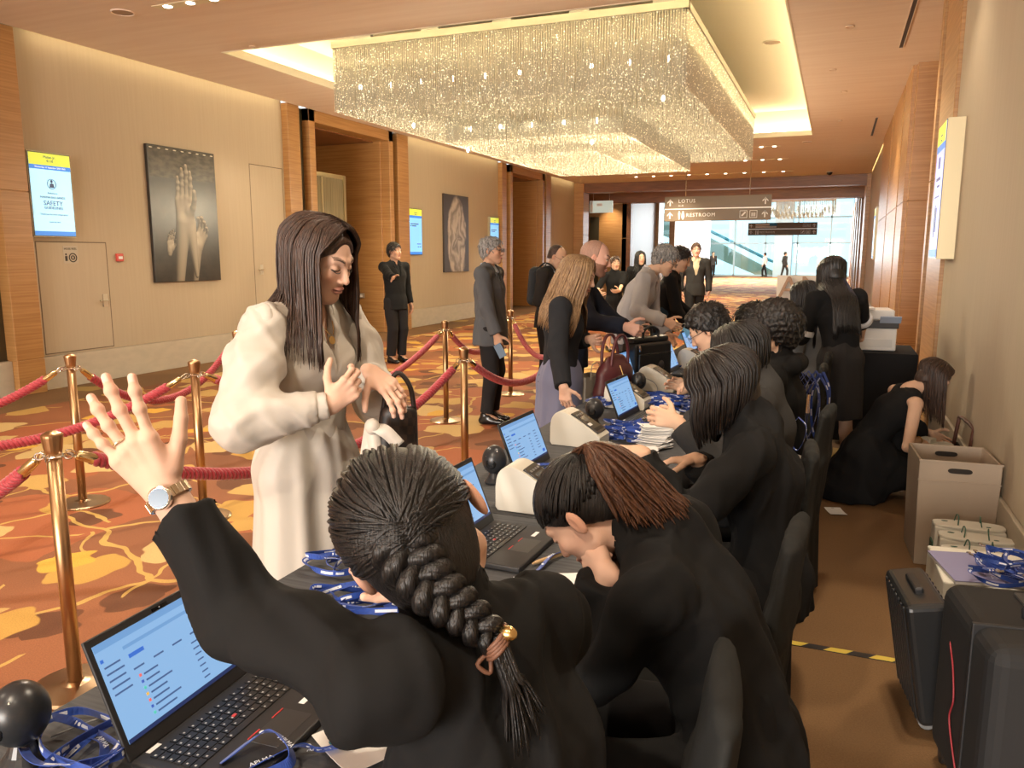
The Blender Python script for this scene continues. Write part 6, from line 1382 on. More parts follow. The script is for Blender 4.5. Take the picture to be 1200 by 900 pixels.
# escalator behind the far glass
t = thing('escalator', 'long sloping glass sided escalator behind the far windows', 'escalator', (-9.0, 66.5, -.12)); P = [(-7.5, 6.6), (-7.5, 4.6), (3.4, .0), (4.4, 0), (4.4, .35)]; b = MB(); b.prism(P, (0, 0, 0), (1, 0, 0), (0, 0, 1), (0, 1, 0), .2); b.prism(P, (0, 2.2, 0), (1, 0, 0), (0, 0, 1), (0, 1, 0), .2); b.build('side_panel', mat('escalator_panel', (.58, .54, .44), .4), t); b = MB(); b.tube([(-7.5, -.05, 7.0), (4.0, -.05, 1.3), (5.2, -.05, .9)], .07, 8); b.tube([(-7.5, 2.3, 7.0), (4.0, 2.3, 1.3), (5.2, 2.3, .9)], .07, 8); b.build('handrail', mat('teal_rail', (.08, .35, .42), .4), t); b = MB(); b.add([(-7.5, .2, 4.7), (3.6, .2, .1), (3.6, 2.2, .1), (-7.5, 2.2, 4.7)], [(0, 1, 2, 3)]); b.build('step_band', mat('step_grey', (.3, .32, .33), .5), t)
t = thing('socket_plate', 'row of white wall sockets low on the wood beside the man in the black suit', 'socket', (XL-.79, 14.24, .75)); b = MB(); b.bx(-.28, .28, -.015, 0, -.05, .05); b.build('plate', mat('steel_plate', (.55, .5, .42), .35, .6), t); b = MB()
for i in range(4): b.bx(-.25+.13*i, -.16+.13*i, -.02, -.015, -.032, .032)
b.build('socket', WHITE, t)
# ------------------------------------------------------------ poses of everybody in the hall
PP = {}
D_ = RAD
def P_(n, *a, **k): PP[n] = pose(*a, **k); return PP[n]
# braid: seated at the near end, seen from behind, left arm raised
J = P_('braid', (-.325, .875, 0), D_(76), 1.64, lean=13, seated=.50, side=-4, head_pitch=4, head_yaw=-50, head_roll=-26, neck_fwd=.0)
J['sl'] = J['sl']+np.array([0, 0, .075])
arm(J, 'l', at(192, 574, 1.06), pole=_F*.5-_R*.2-_U*.6, ls=.87, hd=at(108, 456, 1.03)-at(192, 574, 1.06), pn=_F*1.0+_R*.15, thumb=_R*.9+_U*.4, curl=(4, 8, 6), spread=11, tcurl=8, tout=.45, s=1.0, tend=1)
arm(J, 'r', at(505, 690, 1.38), curl=(20, 30, 20))
# ponytail: bowed over her hands
J = P_('pony', (-.125, 1.56, 0), D_(90), 1.64, lean=25, seated=.46, head_pitch=37, neck_fwd=.050, side=-5)
arm(J, 'l', at(712, 672, 1.56), ls=.94, pole=np.array([.9, -.7, -.8]), hd=np.array([-.6, .45, .05]), pn=np.array([.0, 1, .1]), thumb=np.array([0, 0, 1.]), curl=(62, 60, 40), tcurl=30, tout=.4)
arm(J, 'r', at(742, 655, 1.66), ls=.94, pole=np.array([1, .3, -1]), hd=np.array([-.75, -.35, .2]), pn=np.array([0, -1, 0.]), thumb=np.array([0, 0, 1.]), curl=(55, 55, 40), tcurl=25, tout=.4)
# bob
J = P_('bob', (-.14, 2.52, 0), D_(92), 1.63, lean=10, seated=.47, head_pitch=26, neck_fwd=.02, side=-2)
arm(J, 'l', at(748, 530, 2.33), pole=np.array([.2, -.4, -1]), hd=np.array([-.9, .15, -.12]), pn=np.array([0, .3, -1]), thumb=np.array([0, 1., .3]), curl=(16, 26, 16))
arm(J, 'r', at(815, 538, 2.55), pole=np.array([.2, .4, -1]), hd=np.array([-.9, -.1, -.1]), pn=np.array([0, -.2, -1]), thumb=np.array([0, -1., .2]), curl=(20, 26, 18))
# the row behind her
J = P_('sleek', (-.21, 3.20, 0), D_(90), 1.64, lean=5, seated=.48, head_pitch=24, neck_fwd=.02)
arm(J, 'l', at(792, 494, 2.95), pole=np.array([.2, -.4, -1]), hd=np.array([-.9, .1, .15]), pn=np.array([.1, 1, -.3]), thumb=np.array([0, 0, 1.]), curl=(30, 35, 25))
arm(J, 'r', np.array([-.62, 3.60, .83]), curl=(25, 30, 20))
J = P_('curly', (-.38, 4.35, 0), D_(88), 1.70, lean=18, seated=.47, head_pitch=22, male=True, neck_fwd=.02)
arm(J, 'l', at(826, 446, 4.1), pole=np.array([.2, -.4, -1]), hd=np.array([-.9, .1, -.1]), pn=np.array([0, 0, -1.]), thumb=np.array([0, 1., 0]), curl=(25, 30, 20))
arm(J, 'r', np.array([-.75, 4.62, .82]), curl=(25, 30, 20))
J = P_('hoodie', (-.20, 3.92, 0), D_(84), 1.68, lean=4, seated=.46, head_pitch=4, male=True)
arm(J, 'l', np.array([-.50, 3.95, .80]), curl=(25, 30, 20)); arm(J, 'r', np.array([-.5, 4.2, .80]), curl=(25, 30, 20))
J = P_('fringe', (-.31, 4.75, 0), D_(80), 1.63, lean=10, seated=.45, head_pitch=10)
arm(J, 'l', np.array([-.62, 4.95, .81])); arm(J, 'r', np.array([-.6, 5.15, .81]))
J = P_('reader', (-.16, 6.85, 0), D_(80), 1.66, lean=4, seated=.50, head_pitch=14)
arm(J, 'l', np.array([-.46, 6.8, .84])); arm(J, 'r', np.array([-.44, 7.0, .84]))
# standing clerk with the long black hair, seen from behind
J = P_('clerk', (.07, 6.12, 0), D_(28), 1.60, lean=13, head_pitch=24, side=-3, twist=0)
arm(J, 'l', at(944, 382, 5.95), pole=np.array([-.3, -.6, -1]), hd=np.array([-.35, .8, .25]), pn=np.array([.8, .4, 0]), thumb=np.array([0, 0, 1.]), curl=(30, 40, 30))
arm(J, 'r', at(1009, 397, 6.1), pole=np.array([.9, -.4, -1]), hd=np.array([-.3, .9, .2]), curl=(30, 40, 30))
# crouching
J = P_('crouch', (.26, 5.58, 0), D_(-78), 1.62, lean=36, seated=.20, head_pitch=16, neck_fwd=.03, twist=8)
for n, q in (('l', 1), ('r', -1)):
    J['k'+n] = J['hip'+n]+J['f0']*.30-J['r0']*q*.03+np.array([0, 0, -.08 if n == 'r' else .14]); J['a'+n] = np.array([J['hip'+n][0], J['hip'+n][1], .07])+J['f0']*(-.12 if n == 'r' else .16)
arm(J, 'r', at(1076, 516, 5.08), pole=np.array([-.2, -.6, -.5]), hd=np.array([.8, .1, -.35]), pn=np.array([0, .3, -1]), thumb=np.array([0, 1, 0.]), curl=(25, 30, 20))
arm(J, 'l', at(1090, 508, 5.3), pole=np.array([-.2, .6, -.5]), hd=np.array([.8, -.1, -.4]), curl=(25, 30, 20))
# visitor in cream
J = P_('cream', (-1.57, 2.07, 0), D_(-97), 1.72, lean=3, head_pitch=20, head_yaw=6, neck_fwd=.01)
arm(J, 'r', at(388, 474, 2.30), pole=np.array([-.45, -.9, -1]), hd=np.array([.50, .42, .55]), pn=np.array([-.55, .75, .1]), thumb=np.array([-.1, .5, .9]), tcurl=15, per=[(35, 45, 25), (45, 45, 25), (55, 45, 25), (60, 45, 25)], s=1.05)
arm(J, 'l', at(436, 437, 2.46), pole=np.array([-.4, .9, -.8]), hd=np.array([.72, -.10, -.42]), pn=np.array([-.35, .35, -.85]), thumb=np.array([-.3, -.9, .1]), curl=(22, 24, 16), tcurl=10, s=1.05)
# customers along the desk
J = P_('blonde', (-1.52, 4.50, 0), D_(-82), 1.60, lean=5, head_pitch=14, neck_fwd=.02)
arm(J, 'r', at(661, 466, 4.30), hd=np.array([.15, .05, -1]), pn=np.array([0, 1, 0.]), curl=(25, 30, 20))
arm(J, 'l', at(690, 398, 4.85), pole=np.array([-.5, .5, -1]), hd=np.array([.95, -.1, .1]), curl=(50, 55, 35))
J = P_('navy', (-1.76, 5.40, 0), D_(-80), 1.72, lean=12, head_pitch=6, male=True, neck_fwd=.03)
arm(J, 'r', at(733, 383, 5.15), pole=np.array([-.3, -.6, -1]), hd=np.array([.85, .05, -.25]), pn=np.array([0, 1., -.2]), thumb=np.array([.2, .2, 1]), curl=(65, 70, 45))
arm(J, 'l', at(745, 390, 5.6), hd=np.array([.8, -.1, -.2]), curl=(60, 60, 40))
J = P_('greyhair', (-1.72, 7.05, 0), D_(-88), 1.76, lean=24, head_pitch=14, male=True, neck_fwd=.03)
arm(J, 'r', at(780, 377, 6.7), pole=np.array([-.3, -.6, -1]), hd=np.array([.85, -.1, -.35]), pn=np.array([0, 1., -.2]), thumb=np.array([.2, .2, 1]), curl=(40, 45, 30))
arm(J, 'l', at(782, 392, 7.2), hd=np.array([.5, 0, -.8]), curl=(40, 45, 30))
J = P_('denim', (-1.62, 8.05, 0), D_(-85), 1.70, lean=14, head_pitch=14, male=False)
arm(J, 'r', at(808, 385, 7.9), pole=np.array([-.3, -.6, -1]), hd=np.array([.4, 0, -.9]), curl=(40, 45, 30)); arm(J, 'l', at(815, 372, 8.3), curl=(40, 45, 30))
J = P_('backpack', (-2.95, 8.30, 0), D_(-95), 1.73, lean=3, head_pitch=24, male=True, neck_fwd=.02)
arm(J, 'r', np.array([-2.72, 8.10, 1.05]), hd=np.array([.7, .4, .2]), curl=(30, 40, 30)); arm(J, 'l', np.array([-2.68, 8.36, 1.08]), hd=np.array([.7, -.3, .2]), curl=(30, 40, 30))
J = P_('greysuit', (-2.99, 6.80, 0), D_(-84), 1.76, lean=-2, head_pitch=2, male=True, neck_fwd=.01)
arm(J, 'r', at(582, 393, 7.15), hd=np.array([.25, 0, -1]), curl=(35, 40, 30), pn=np.array([0, 1, 0.])); arm(J, 'l', None, curl=(35, 40, 30))
J = P_('guard', (-6.02, 10.2, 0), D_(-112), 1.77, lean=-2, male=True, head_yaw=14)
arm(J, 'r', at(463, 328, 10.9), pole=np.array([-.3, .2, -1]), hd=np.array([.35, -.9, -.1]), pn=np.array([.7, .2, -.5]), thumb=np.array([0, 0, 1.]), curl=(6, 8, 5)); arm(J, 'l', None, curl=(20, 30, 20))
J = P_('walker', (-2.52, 15.6, 0), D_(-165), 1.82, male=True, stride=.55)
arm(J, 'r', None, curl=(25, 35, 25)); arm(J, 'l', None, curl=(25, 35, 25))
J = P_('tshirt', (-3.38, 12.8, 0), D_(-150), 1.57); arm(J, 'r', np.array([-3.52, 12.35, 1.0]), hd=np.array([.6, -.5, -.2])); arm(J, 'l', np.array([-3.20, 12.42, 1.02]), hd=np.array([-.5, -.5, -.1]))
J = P_('peek', (-3.10, 13.4, 0), D_(-150), 1.66); arm(J, 'r', None); arm(J, 'l', None)
for n, (x, y, a, H, st) in dict(far_a=(-8.3, 59.0, -150, 1.85, .1), far_b=(-4.9, 61.5, 70, 1.78, .7), far_c=(-3.4, 60.0, -60, 1.82, .6)).items():
    J = P_(n, (x, y, 0), D_(a), H, male=True, stride=st); arm(J, 'r', None); arm(J, 'l', None)
# ------------------------------------------------------------ building the people
CREAMC = mat('cream_satin', (.53, .485, .43), .5, sheen=.1, spec=.4); WHITEC = cloth('white_cotton', (.70, .70, .72)); NAVYC = cloth('navy_suiting', (.016, .021, .038)); GREYC = cloth('grey_suiting', (.085, .088, .095))
LGREYC = cloth('light_grey_jacket', (.40, .40, .415), .75); DGREYC = cloth('charcoal_suiting', (.035, .034, .034)); CHARK = cloth('charcoal_knit', (.020, .021, .025), .95, 0, 350, .5); LAVC = cloth('lavender_wool', (.155, .16, .24), .95, .1); DENIM = cloth('denim', (.03, .06, .10)); TROUS = cloth('dark_trousers', (.018, .017, .018)); BEIGEC = cloth('beige_shirt', (.55, .46, .32)); PALEBL = cloth('pale_blue_shirt', (.50, .58, .70)); ASH = cloth('ash_shirt', (.20, .21, .22))
SHOE = mat('black_shoe', (.010, .010, .011), .25, spec=.6); STEEL = mat('watch_steel', (.66, .56, .42), .22, 1.0)
FAIR = (.68, .43, .32); EAST = (.66, .42, .29); TAN = (.50, .29, .19); PINK = (.68, .40, .31)
def seated_common(J, h, seed, hem=.0, skirt_=False):
    if skirt_: pass
    trousers(J, BLACKC, h=max(h, .010), seed=seed)
    shoes(J, SHOE, h=.009)
# --- braid
J = PP['braid']; n_ = 'person'; J['ear'] = .013
person(n_, 'person with a thick black braid raising a hand with a watch at the front', J, FAIR, h_head=.0032, h_hand=.0021, lip=FAIR, headscale=1.08)
jacket(J, BLACKC, hem=.30, h=.0075, g=.020, fold=.012, seed=4, open_=False, to=.80, ru=.050, rf=.043); seated_common(J, .012, 3)
def braid_hair(J):
    s = J['s']; M = hM(J); rg = random.Random(5); paths = []; rad = []
    # hair combed back from the face to the nape, then plaited over the right shoulder
    nape = M(.012, -.110, -.025)
    root_d = U(np.array([.10, -.80, -.05]))
    for i in range(380):
        ph = rg.uniform(-2.75, 2.75); th = rg.uniform(1.25, 1.5) if abs(ph) < 1.2 else rg.uniform(1.45, 1.85)
        a_ = np.array([sin(th)*sin(ph), sin(th)*cos(ph), cos(th)]); b_ = U(root_d+np.array([rg.uniform(-.12, .12), 0, rg.uniform(-.10, .16)])); om = math.acos(np.clip(a_@b_, -1, 1)); P = []
        lift = rg.uniform(0, .004)
        for t_ in np.linspace(0, 1, 16):
            v = (a_*sin((1-t_)*om)+b_*sin(t_*om))/sin(om); v = U(v+np.array([0, 0, .10*sin(pi*t_)])); P.append(M(v[0]*(.085+lift), v[1]*(.106+lift)-.013, v[2]*(.095+lift)+.030))
        paths.append(np.array(P)); rad.append(.0050*s*rg.uniform(.8, 1.25))
    mb = MB()
    for P, r in zip(paths, rad):
        # keep locks outside the skull
        tt = np.linspace(0, 1, len(P)); mb.tube(P, r*np.clip(np.minimum(tt*6+.3, 1.15-.45*tt), 0, 1), 6, flat=.45)
    A = [(ell(M(0, -.014, .030), np.array((.085, .106, .095))*s, np.array([J['hr'], J['hf'], J['hu']])), 0), (ell(M(0, -.05, -.02), np.array((.068, .066, .075))*s, np.array([J['hr'], J['hf'], J['hu']])), .02)]
    V, F = sculpt(A, .0045, (), [(M(0, 0, -.012), U(J['hf']*.88-J['hu'])), (M(0, .07, 0), J['hf']), (M(0, 0, -.085), -J['hu'])]); mb.add(V, [tuple(f) for f in F])
    mb.v = [v-J['base'] for v in mb.v]; mb.build('hair', H_BLACK, J['root'], smooth=True)
    # three strand plait
    C = smooth_path([at(468, 628, .945), at(488, 664, .93), at(516, 696, .92), at(548, 722, .925), at(582, 752, .93)], 120); b = MB()
    T = np.gradient(C, axis=0); T /= np.linalg.norm(T, axis=1)[:, None]; vw = U(_C-J['head']); sd = np.cross(T, vw); sd /= np.linalg.norm(sd, axis=1)[:, None]; N = np.cross(sd, T)
    tt = np.linspace(0, 1, 120); wdt = .026*(1-.50*tt); 
    for k_ in range(3):
        q = tt*2*pi*2.6+k_*2*pi/3; P = C+sd*(np.sin(q)*wdt)[:, None]+N*(np.sin(2*q)*wdt*.42)[:, None]
        for f_ in range(7):
            ang = 2*pi*f_/7; off = sd*(cos(ang)*.42*wdt)[:, None]*1.0+N*(sin(ang)*.42*wdt)[:, None] if False else (sd*cos(ang)+N*sin(ang))*(wdt*.40)[:, None]
            b.tube(P+off, wdt*.42*np.clip((1-tt)*14, .6, 1), 7)
    b.v = [v-J['base'] for v in b.v]; b.build('braid', H_BLACK, J['root'], smooth=True)
    b = MB(); e = C[-1]; d = U(at(600, 800, .93)-e)
    for i in range(90):
        o = (sd[-1]*rg.uniform(-1, 1)+N[-1]*rg.uniform(-1, 1)); P = smooth_path([e+o*.010, e+d*.05+o*.012, at(604, 812, .94)+o*.02, at(612, 862, .95)+o*.035+_U*rg.uniform(-.02, .02)], 12); b.tube(P, np.linspace(.0034, .0008, 12), 5)
    b.v = [v-J['base'] for v in b.v]; b.build('braid_end', H_BLACK, J['root'], smooth=True)
    b = MB(); 
    for i in range(4): b.tube([e+d*(.004*i-.006)+(sd[-1]*cos(a)+N[-1]*sin(a))*.018 for a in np.linspace(0, 2*pi, 20)], .0032, 6)
    b.tube(smooth_path([e+sd[-1]*.016, e+sd[-1]*.034-N[-1]*.0, e+sd[-1]*.022+d*.02, e+sd[-1]*.012], 14), .003, 6)
    b.v = [v-J['base'] for v in b.v]; ob = b.build('hair_tie', mat('brown_tie', (.16, .07, .04), .6), J['root'], smooth=True); b = MB(); b.sphere(e-sd[-1]*.016+N[-1]*.014-J['base'], (.012, .009, .009)); b.build('bead', GOLD, ob, smooth=True)
braid_hair(J)
def watch(J, n, up, face, r=.0155):
    W = J['w'+n]; d = U(J['w'+n]-J['e'+n]); up = U(up-d*(up@d)); sd = np.cross(d, up); rr = .0305; c = W-d*.012; b = MB()
    for i in range(26):
        a = 2*pi*i/26; p = c+(up*cos(a)*.86+sd*sin(a))*rr*.93; o = U(up*cos(a)+sd*sin(a)); t_ = np.cross(d, o); b.box(p-J['base'], (.015, .0068, .0045), 0, np.array([d, t_, o]).T)
    b.build('watch_band', STEEL, J['root'], bevel=.001)
    f = c+up*(.0285); b = MB(); b.lathe([(.001, -.003), (r, -.003), (r*1.05, .0), (r, .004), (r*.86, .005), (.001, .005)], 24, f-J['base'], axis=up); w_ = b.build('watch_case', CHROME, J['root']); b = MB(); b.lathe([(.001, .0052), (r*.84, .0052), (r*.84, .0058), (.001, .0058)], 20, f-J['base'], axis=up); b.build('dial', face, w_)
watch(J, 'l', -_F+_R*.1, mat('blue_dial', (.05, .12, .22), .15))
def finger_ring(J, p, ax, r=.0105, m=None):
    b = MB(); s_, d_, u_ = frame_of(ax); b.tube([np.array(p)-J['base']+(s_*cos(a)+u_*sin(a))*r for a in np.linspace(0, 2*pi, 18)], .0017, 6); b.build('ring', m or STEEL, J['root'])
def finger_point(J, n, i, f=.5):
    """point along the first bone of finger i"""
    hd = J['hand'+n]; d = U(hd['d']); pn = U(np.array(hd['pn'])-d*(np.array(hd['pn'])@d)); t = U(np.cross(d, pn)); t = t if t@np.array(hd['thumb']) > 0 else -t; sc = hd.get('s', 1.0)*J['H']/1.7*(1 if J['male'] else .93); off = (.030, .010, -.011, -.030)
    fd = rotv(d, pn, (1 if np.cross(pn, d)@t > 0 else -1)*RAD(hd.get('spread', 6))*(1.5-i)*.9); c = hd.get('per', [None]*4)[i] if hd.get('per') else None; c = c or hd.get('curl', (20, 30, 20)); side = U(np.cross(fd, pn)); sg = 1 if rotv(fd, side, .1)@pn > 0 else -1
    p = J['w'+n]+d*(.085-.007*abs(i-1))*sc+t*off[i]*sc; fd = rotv(fd, side, sg*RAD(c[0])); return p+fd*.045*sc*f, fd
p_, a_ = finger_point(J, 'l', 2, .35); finger_ring(J, p_, a_, .0098)
# --- ponytail
J = PP['pony']; J['ear'] = .008
person(n_, 'person in a black blazer with a reddish brown ponytail bowed over name cards', J, FAIR, h_head=.0035, h_hand=.0026, lip=(.55, .22, .18))
jacket(J, BLACKC, hem=.30, h=.008, g=.020, fold=.012, seed=9, open_=False, to=.93); seated_common(J, .012, 4)
def pony_hair(J):
    s = J['s']; M = hM(J); rg = random.Random(8); mb = MB(); fr = np.array([J['hr'], J['hf'], J['hu']]); knot = M(0, -.085, .088)
    kd = U(np.array([0, -.072/.105, .058/.094]))
    for i in range(330):
        ph = rg.uniform(-pi, pi); th = rg.uniform(1.2, 1.45) if abs(ph) < 1.2 else rg.uniform(1.45, 1.8); a_ = np.array([sin(th)*sin(ph), sin(th)*cos(ph), cos(th)]); b_ = U(kd+np.array([rg.uniform(-.1, .1), rg.uniform(-.08, .08), rg.uniform(-.08, .08)])); om = math.acos(np.clip(a_@b_, -1, 1)); lift = rg.uniform(0, .003)
        P = [M(v[0]*(.081+lift), v[1]*(.102+lift)-.013, v[2]*(.091+lift)+.030) for v in ((a_*sin((1-t_)*om)+b_*sin(t_*om))/sin(om) for t_ in np.linspace(0, 1, 14))]
        mb.tube(P, np.linspace(.0052, .0036, 14)*s, 6, flat=.45)
    V, F = sculpt([(ell(M(0, -.014, .030), np.array((.081, .102, .091))*s, fr), 0), (ell(M(0, -.045, -.015), np.array((.064, .064, .07))*s, fr), .02)], .0045, (), [(M(0, 0, -.010), U(J['hf']*.8-J['hu'])), (M(0, .072, 0), J['hf']), (M(0, 0, -.07), -J['hu'])]); mb.add(V, [tuple(f) for f in F])
    mb.v = [v-J['base'] for v in mb.v]; mb.build('hair', H_BLACK, J['root'], smooth=True)
    b = MB(); k0 = knot+(knot-M(0, -.013, .03))*.10
    E = [at(800, 600, 1.57), at(775, 612, 1.55), at(735, 612, 1.53), at(790, 588, 1.62)]
    for i in range(300):
        e = E[0]*(u1 := rg.random())+E[1]*(1-u1) if i % 3 else E[2]*(u1 := rg.random())+E[1]*(1-u1); e = e+np.array([rg.uniform(-.02, .02), rg.uniform(-.02, .02), rg.uniform(-.01, .02)])
        m = knot*.5+e*.5+np.array([.0, -.015, .045])+np.array([rg.uniform(-.02, .02), rg.uniform(-.025, .025), rg.uniform(-.02, .012)]); st = knot+np.array([rg.uniform(-.012, .012), rg.uniform(-.012, .012), rg.uniform(-.012, .012)])
        b.tube(smooth_path([st, knot*.8+e*.2+np.array([.0, -.008, .035])+(m-knot*.5-e*.5)*.3, m, e*.85+m*.15+[0, 0, .004], e], 14), np.concatenate([np.linspace(.0034, .005, 8), np.linspace(.0048, .0008, 6)]), 6, flat=.6)
    b.v = [v-J['base'] for v in b.v]; b.build('ponytail', H_AUBURN, J['root'], smooth=True)
    b = MB(); d = U(at(790, 600, 1.57)-knot); s_, d_, u_ = frame_of(d); b.tube([knot+d*.008+(s_*cos(a)+u_*sin(a))*.019-J['base'] for a in np.linspace(0, 2*pi, 18)], .006, 7); b.build('hair_tie', BLACK, J['root'], smooth=True)
pony_hair(J)
# --- bob
J = PP['bob']
person(n_, 'person in a black blazer with shoulder length dark hair sorting name cards', J, EAST, h_head=.004, h_hand=.003)
jacket(J, BLACKC, hem=.30, h=.009, g=.020, fold=.012, seed=12, open_=False, to=.92); seated_common(J, .012, 5)
long_hair(J, hair_mat('soft_black', (.007, .0055, .005), (.022, .015, .012)), length=.165, n=190, ph_min=.75, r=.0085, vol=.012, spread=.008, inward=.5)
# --- row behind
J = PP['sleek']
person(n_, 'seated person with sleek black hair in the row behind the bobbed hair', J, EAST, h_head=.0055, h_hand=.0035); jacket(J, DGREYC, hem=.30, h=.011, g=.018, seed=14, open_=False, to=.90); seated_common(J, .014, 6); long_hair(J, H_BLACK, length=.17, n=120, ph_min=.7, vol=.008, r=.009)
J = PP['curly']
person(n_, 'person with short curly black hair bent over the desk near the far printers', J, EAST, h_head=.0055, h_hand=.004); jacket(J, BLACKC, hem=.30, h=.012, open_=False, seed=15); seated_common(J, .014, 7)
s = J['s']; rg_ = random.Random(3); M = hM(J); CU = [(ell(skull(J, rg_.uniform(-pi, pi), rg_.uniform(0, 1.35), .016), .019), .008) for i in range(70)]
hair_short(J, H_BLACK, t=.020, extra=CU, rough=.003, c0=.005, top=.008, tn=420, wild=1.0, tl=.022); glasses(J)
J = PP['hoodie']
person(n_, 'person with thick black hair and black glasses in a black hooded top', J, EAST, h_head=.0045, h_hand=.004, eyes='open'); jacket(J, BLACKC, hem=.30, h=.011, open_=False, seed=16, extra=[(cap(J['neck']-J['f1']*.075+J['r1']*.07, J['neck']-J['f1']*.075-J['r1']*.07, .045), .03)]); seated_common(J, .014, 8); hair_short(J, H_BLACK, t=.026, rough=.005, c0=-.02, top=.010, sides=.006, slope=.8); glasses(J)
J = PP['fringe']
person(n_, 'person in a grey shirt half hidden behind the black hooded top', J, EAST, h_head=.006, h_hand=.005); jacket(J, ASH, hem=.30, h=.013, open_=False, seed=17); seated_common(J, .016, 9); hair_short(J, H_BLACK, t=.022, rough=.005, c0=-.02, front=.085, slope=.7)
J = PP['reader']
person(n_, 'dark haired person in grey sitting behind the standing clerk', J, EAST, h_head=.006, h_hand=.005); jacket(J, ASH, hem=.30, h=.013, open_=False, seed=18); seated_common(J, .016, 10); long_hair(J, H_BLACK, length=.22, n=110, ph_min=.7, vol=.008, r=.010)
# --- standing clerk
J = PP['clerk']
person(n_, 'standing clerk seen from behind with very long straight black hair and a black dress', J, EAST, h_head=.005, h_hand=.004, h_body=.008)
jacket(J, BLACKC, hem=.52, h=.009, g=.016, open_=False, to=.0, seed=20, fold=.004, drop=False, ru=.062)
for n in 'lr':
    e = J['s'+n]+(J['e'+n]-J['s'+n])*.86; part_mesh(J, 'sleeve_cuff', [(cap(e-U(J['e'+n]-J['s'+n])*.012, e+U(J['e'+n]-J['s'+n])*.012, .078, .080), .004)], .006, WHITEC, (), [(e+U(J['e'+n]-J['s'+n])*.02, U(J['e'+n]-J['s'+n])), (e-U(J['e'+n]-J['s'+n])*.02, -U(J['e'+n]-J['s'+n]))])
skirt(J, cloth('dark_grey_skirt', (.030, .028, .028)), .42, h=.010, flare=1.1); shoes(J, SHOE, .009)
long_hair(J, H_BLACK, length=.52, n=230, ph_min=.7, vol=.006, r=.012, spread=-.02, inward=.0, down=np.array([.0, .02, -1]), seed=6, back_ph=1.15)
b = MB(); b.box((0, 0, 0), (.012, .20, .27)); fo = thing('black_folder', 'black folder with papers held by the standing clerk', 'folder', tuple(at(928, 384, 6.0))); fo.rotation_euler = (.55, .2, .5); b.build('cover', BLACK, fo); b = MB(); b.box((-.008, 0, .01), (.003, .19, .26)); b.build('papers', PAPER, fo)
# --- crouching
J = PP['crouch']
person(n_, 'person in a sleeveless black dress kneeling by the wall over a basket', J, EAST, h_head=.0042, h_hand=.0032, h_body=.007)
A = torso_adds(J, .010, False, .9); A = [a for i, a in enumerate(A) if i not in (3, 4)]+[(cap(J['top']+J['r1']*.10, J['top']-J['r1']*.10, .05), .03)]
part_mesh(J, 'dress_top', A, .008, BLACKC, [(cap(J['neck']-J['u1']*.01, J['neck']+J['u1']*.1, .058, .075), .006)], (), .003, 22)
o_ = J['pel']; kn = J['kl']; kr_ = J['kr']; A = [(sec(o_, J['waist'], (.165, .13), (.125, .10), J['r0']), .03), (cap(J['hipl'], kn, .115, .085), .05), (cap(J['hipr'], kr_, .115, .085), .05), (cap(kn, J['al']+[0, 0, .04], .09, .10), .05), (cap(kr_, J['ar'], .09, .08), .05), (sec(o_-[0, 0, .02], o_*[1, 1, 0]+[0, 0, .05]-J['f0']*.08, (.17, .15), (.24, .22), J['r0']), .06), (cap(o_*[1, 1, 0]+[.0, -.05, .08], o_*[1, 1, 0]-J['f0']*.34+[0, -.05, .05], .12, .05), .06)]
part_mesh(J, 'skirt', A, .010, BLACKC, (), [(np.array([0, 0, .004]), (0, 0, -1))], .008, 23)
long_hair(J, hair_mat('dark_brown', (.022, .012, .008), (.075, .040, .026)), length=.30, n=160, ph_min=1.25, vol=.006, spread=.01, inward=.2, fwd_bias=.02)
LP_ = smooth_path([J['neck']-J['f1']*.05, J['neck']+J['r1']*.06+J['f1']*.02, J['chest']+J['f1']*.14+J['r1']*.03, at(1073, 470, 5.0), at(1070, 495, 4.98)], 30); b = MB(); b.ribbon(LP_-J['base'], .016, np.array([.6, -.4, .2]), .0014); b.build('lanyard_strap', LANY, J['root'])
b = MB(); [b.tube([J['wr']-U(J['wr']-J['er'])*(.012+.012*q)+(np.array(frame_of(J['wr']-J['er'])[0])*cos(a)+np.array(frame_of(J['wr']-J['er'])[2])*sin(a))*.029-J['base'] for a in np.linspace(0, 2*pi, 18)], .0022, 6) for q in range(2)]; b.build('bracelet', GOLD, J['root'])
# --- cream visitor
J = PP['cream']; k = J['H']/1.7
person(n_, 'visitor in a belted cream satin dress with long brown hair facing the desk', J, FAIR, h_head=.0026, h_hand=.0022, h_body=.008, lip=(.56, .24, .21), brow=(.10, .06, .045), headscale=1.12)
u, f, rr = J['u1'], J['f1'], J['r1']
A = torso_adds(J, .018, False, .6)
part_mesh(J, 'dress_bodice', A, .0065, CREAMC, [(vneck(J, .21, .060), .004)], (), .008, 31, freq=16, stretch=(1, 1, .4))
for n, sd_ in (('r', 31), ('l', 33)):
    s0, e, w_ = J['s'+n], J['e'+n], J['w'+n]; d = U(w_-e); c = e+(w_-e)*.80
    A = [(cap(s0-u*.005, s0*.6+e*.4, .072, .080), .03), (cap(s0*.6+e*.4, e, .080, .078), .03), (cap(e, e*.55+c*.45, .076, .066), .03), (cap(e*.55+c*.45, c, .066, .046), .03)]
    part_mesh(J, 'sleeve', A, .0065, CREAMC, (), [(c+d*.012, d, c-.12, c+.12)], .008, sd_, freq=18, stretch=(1, 1, .7))
    part_mesh(J, 'cuff', [(cap(c-d*.002, c+d*.045, .042, .040), .004)], .005, CREAMC, (), [(c+d*.042, d), (c-d*.012, -d)])
A = []
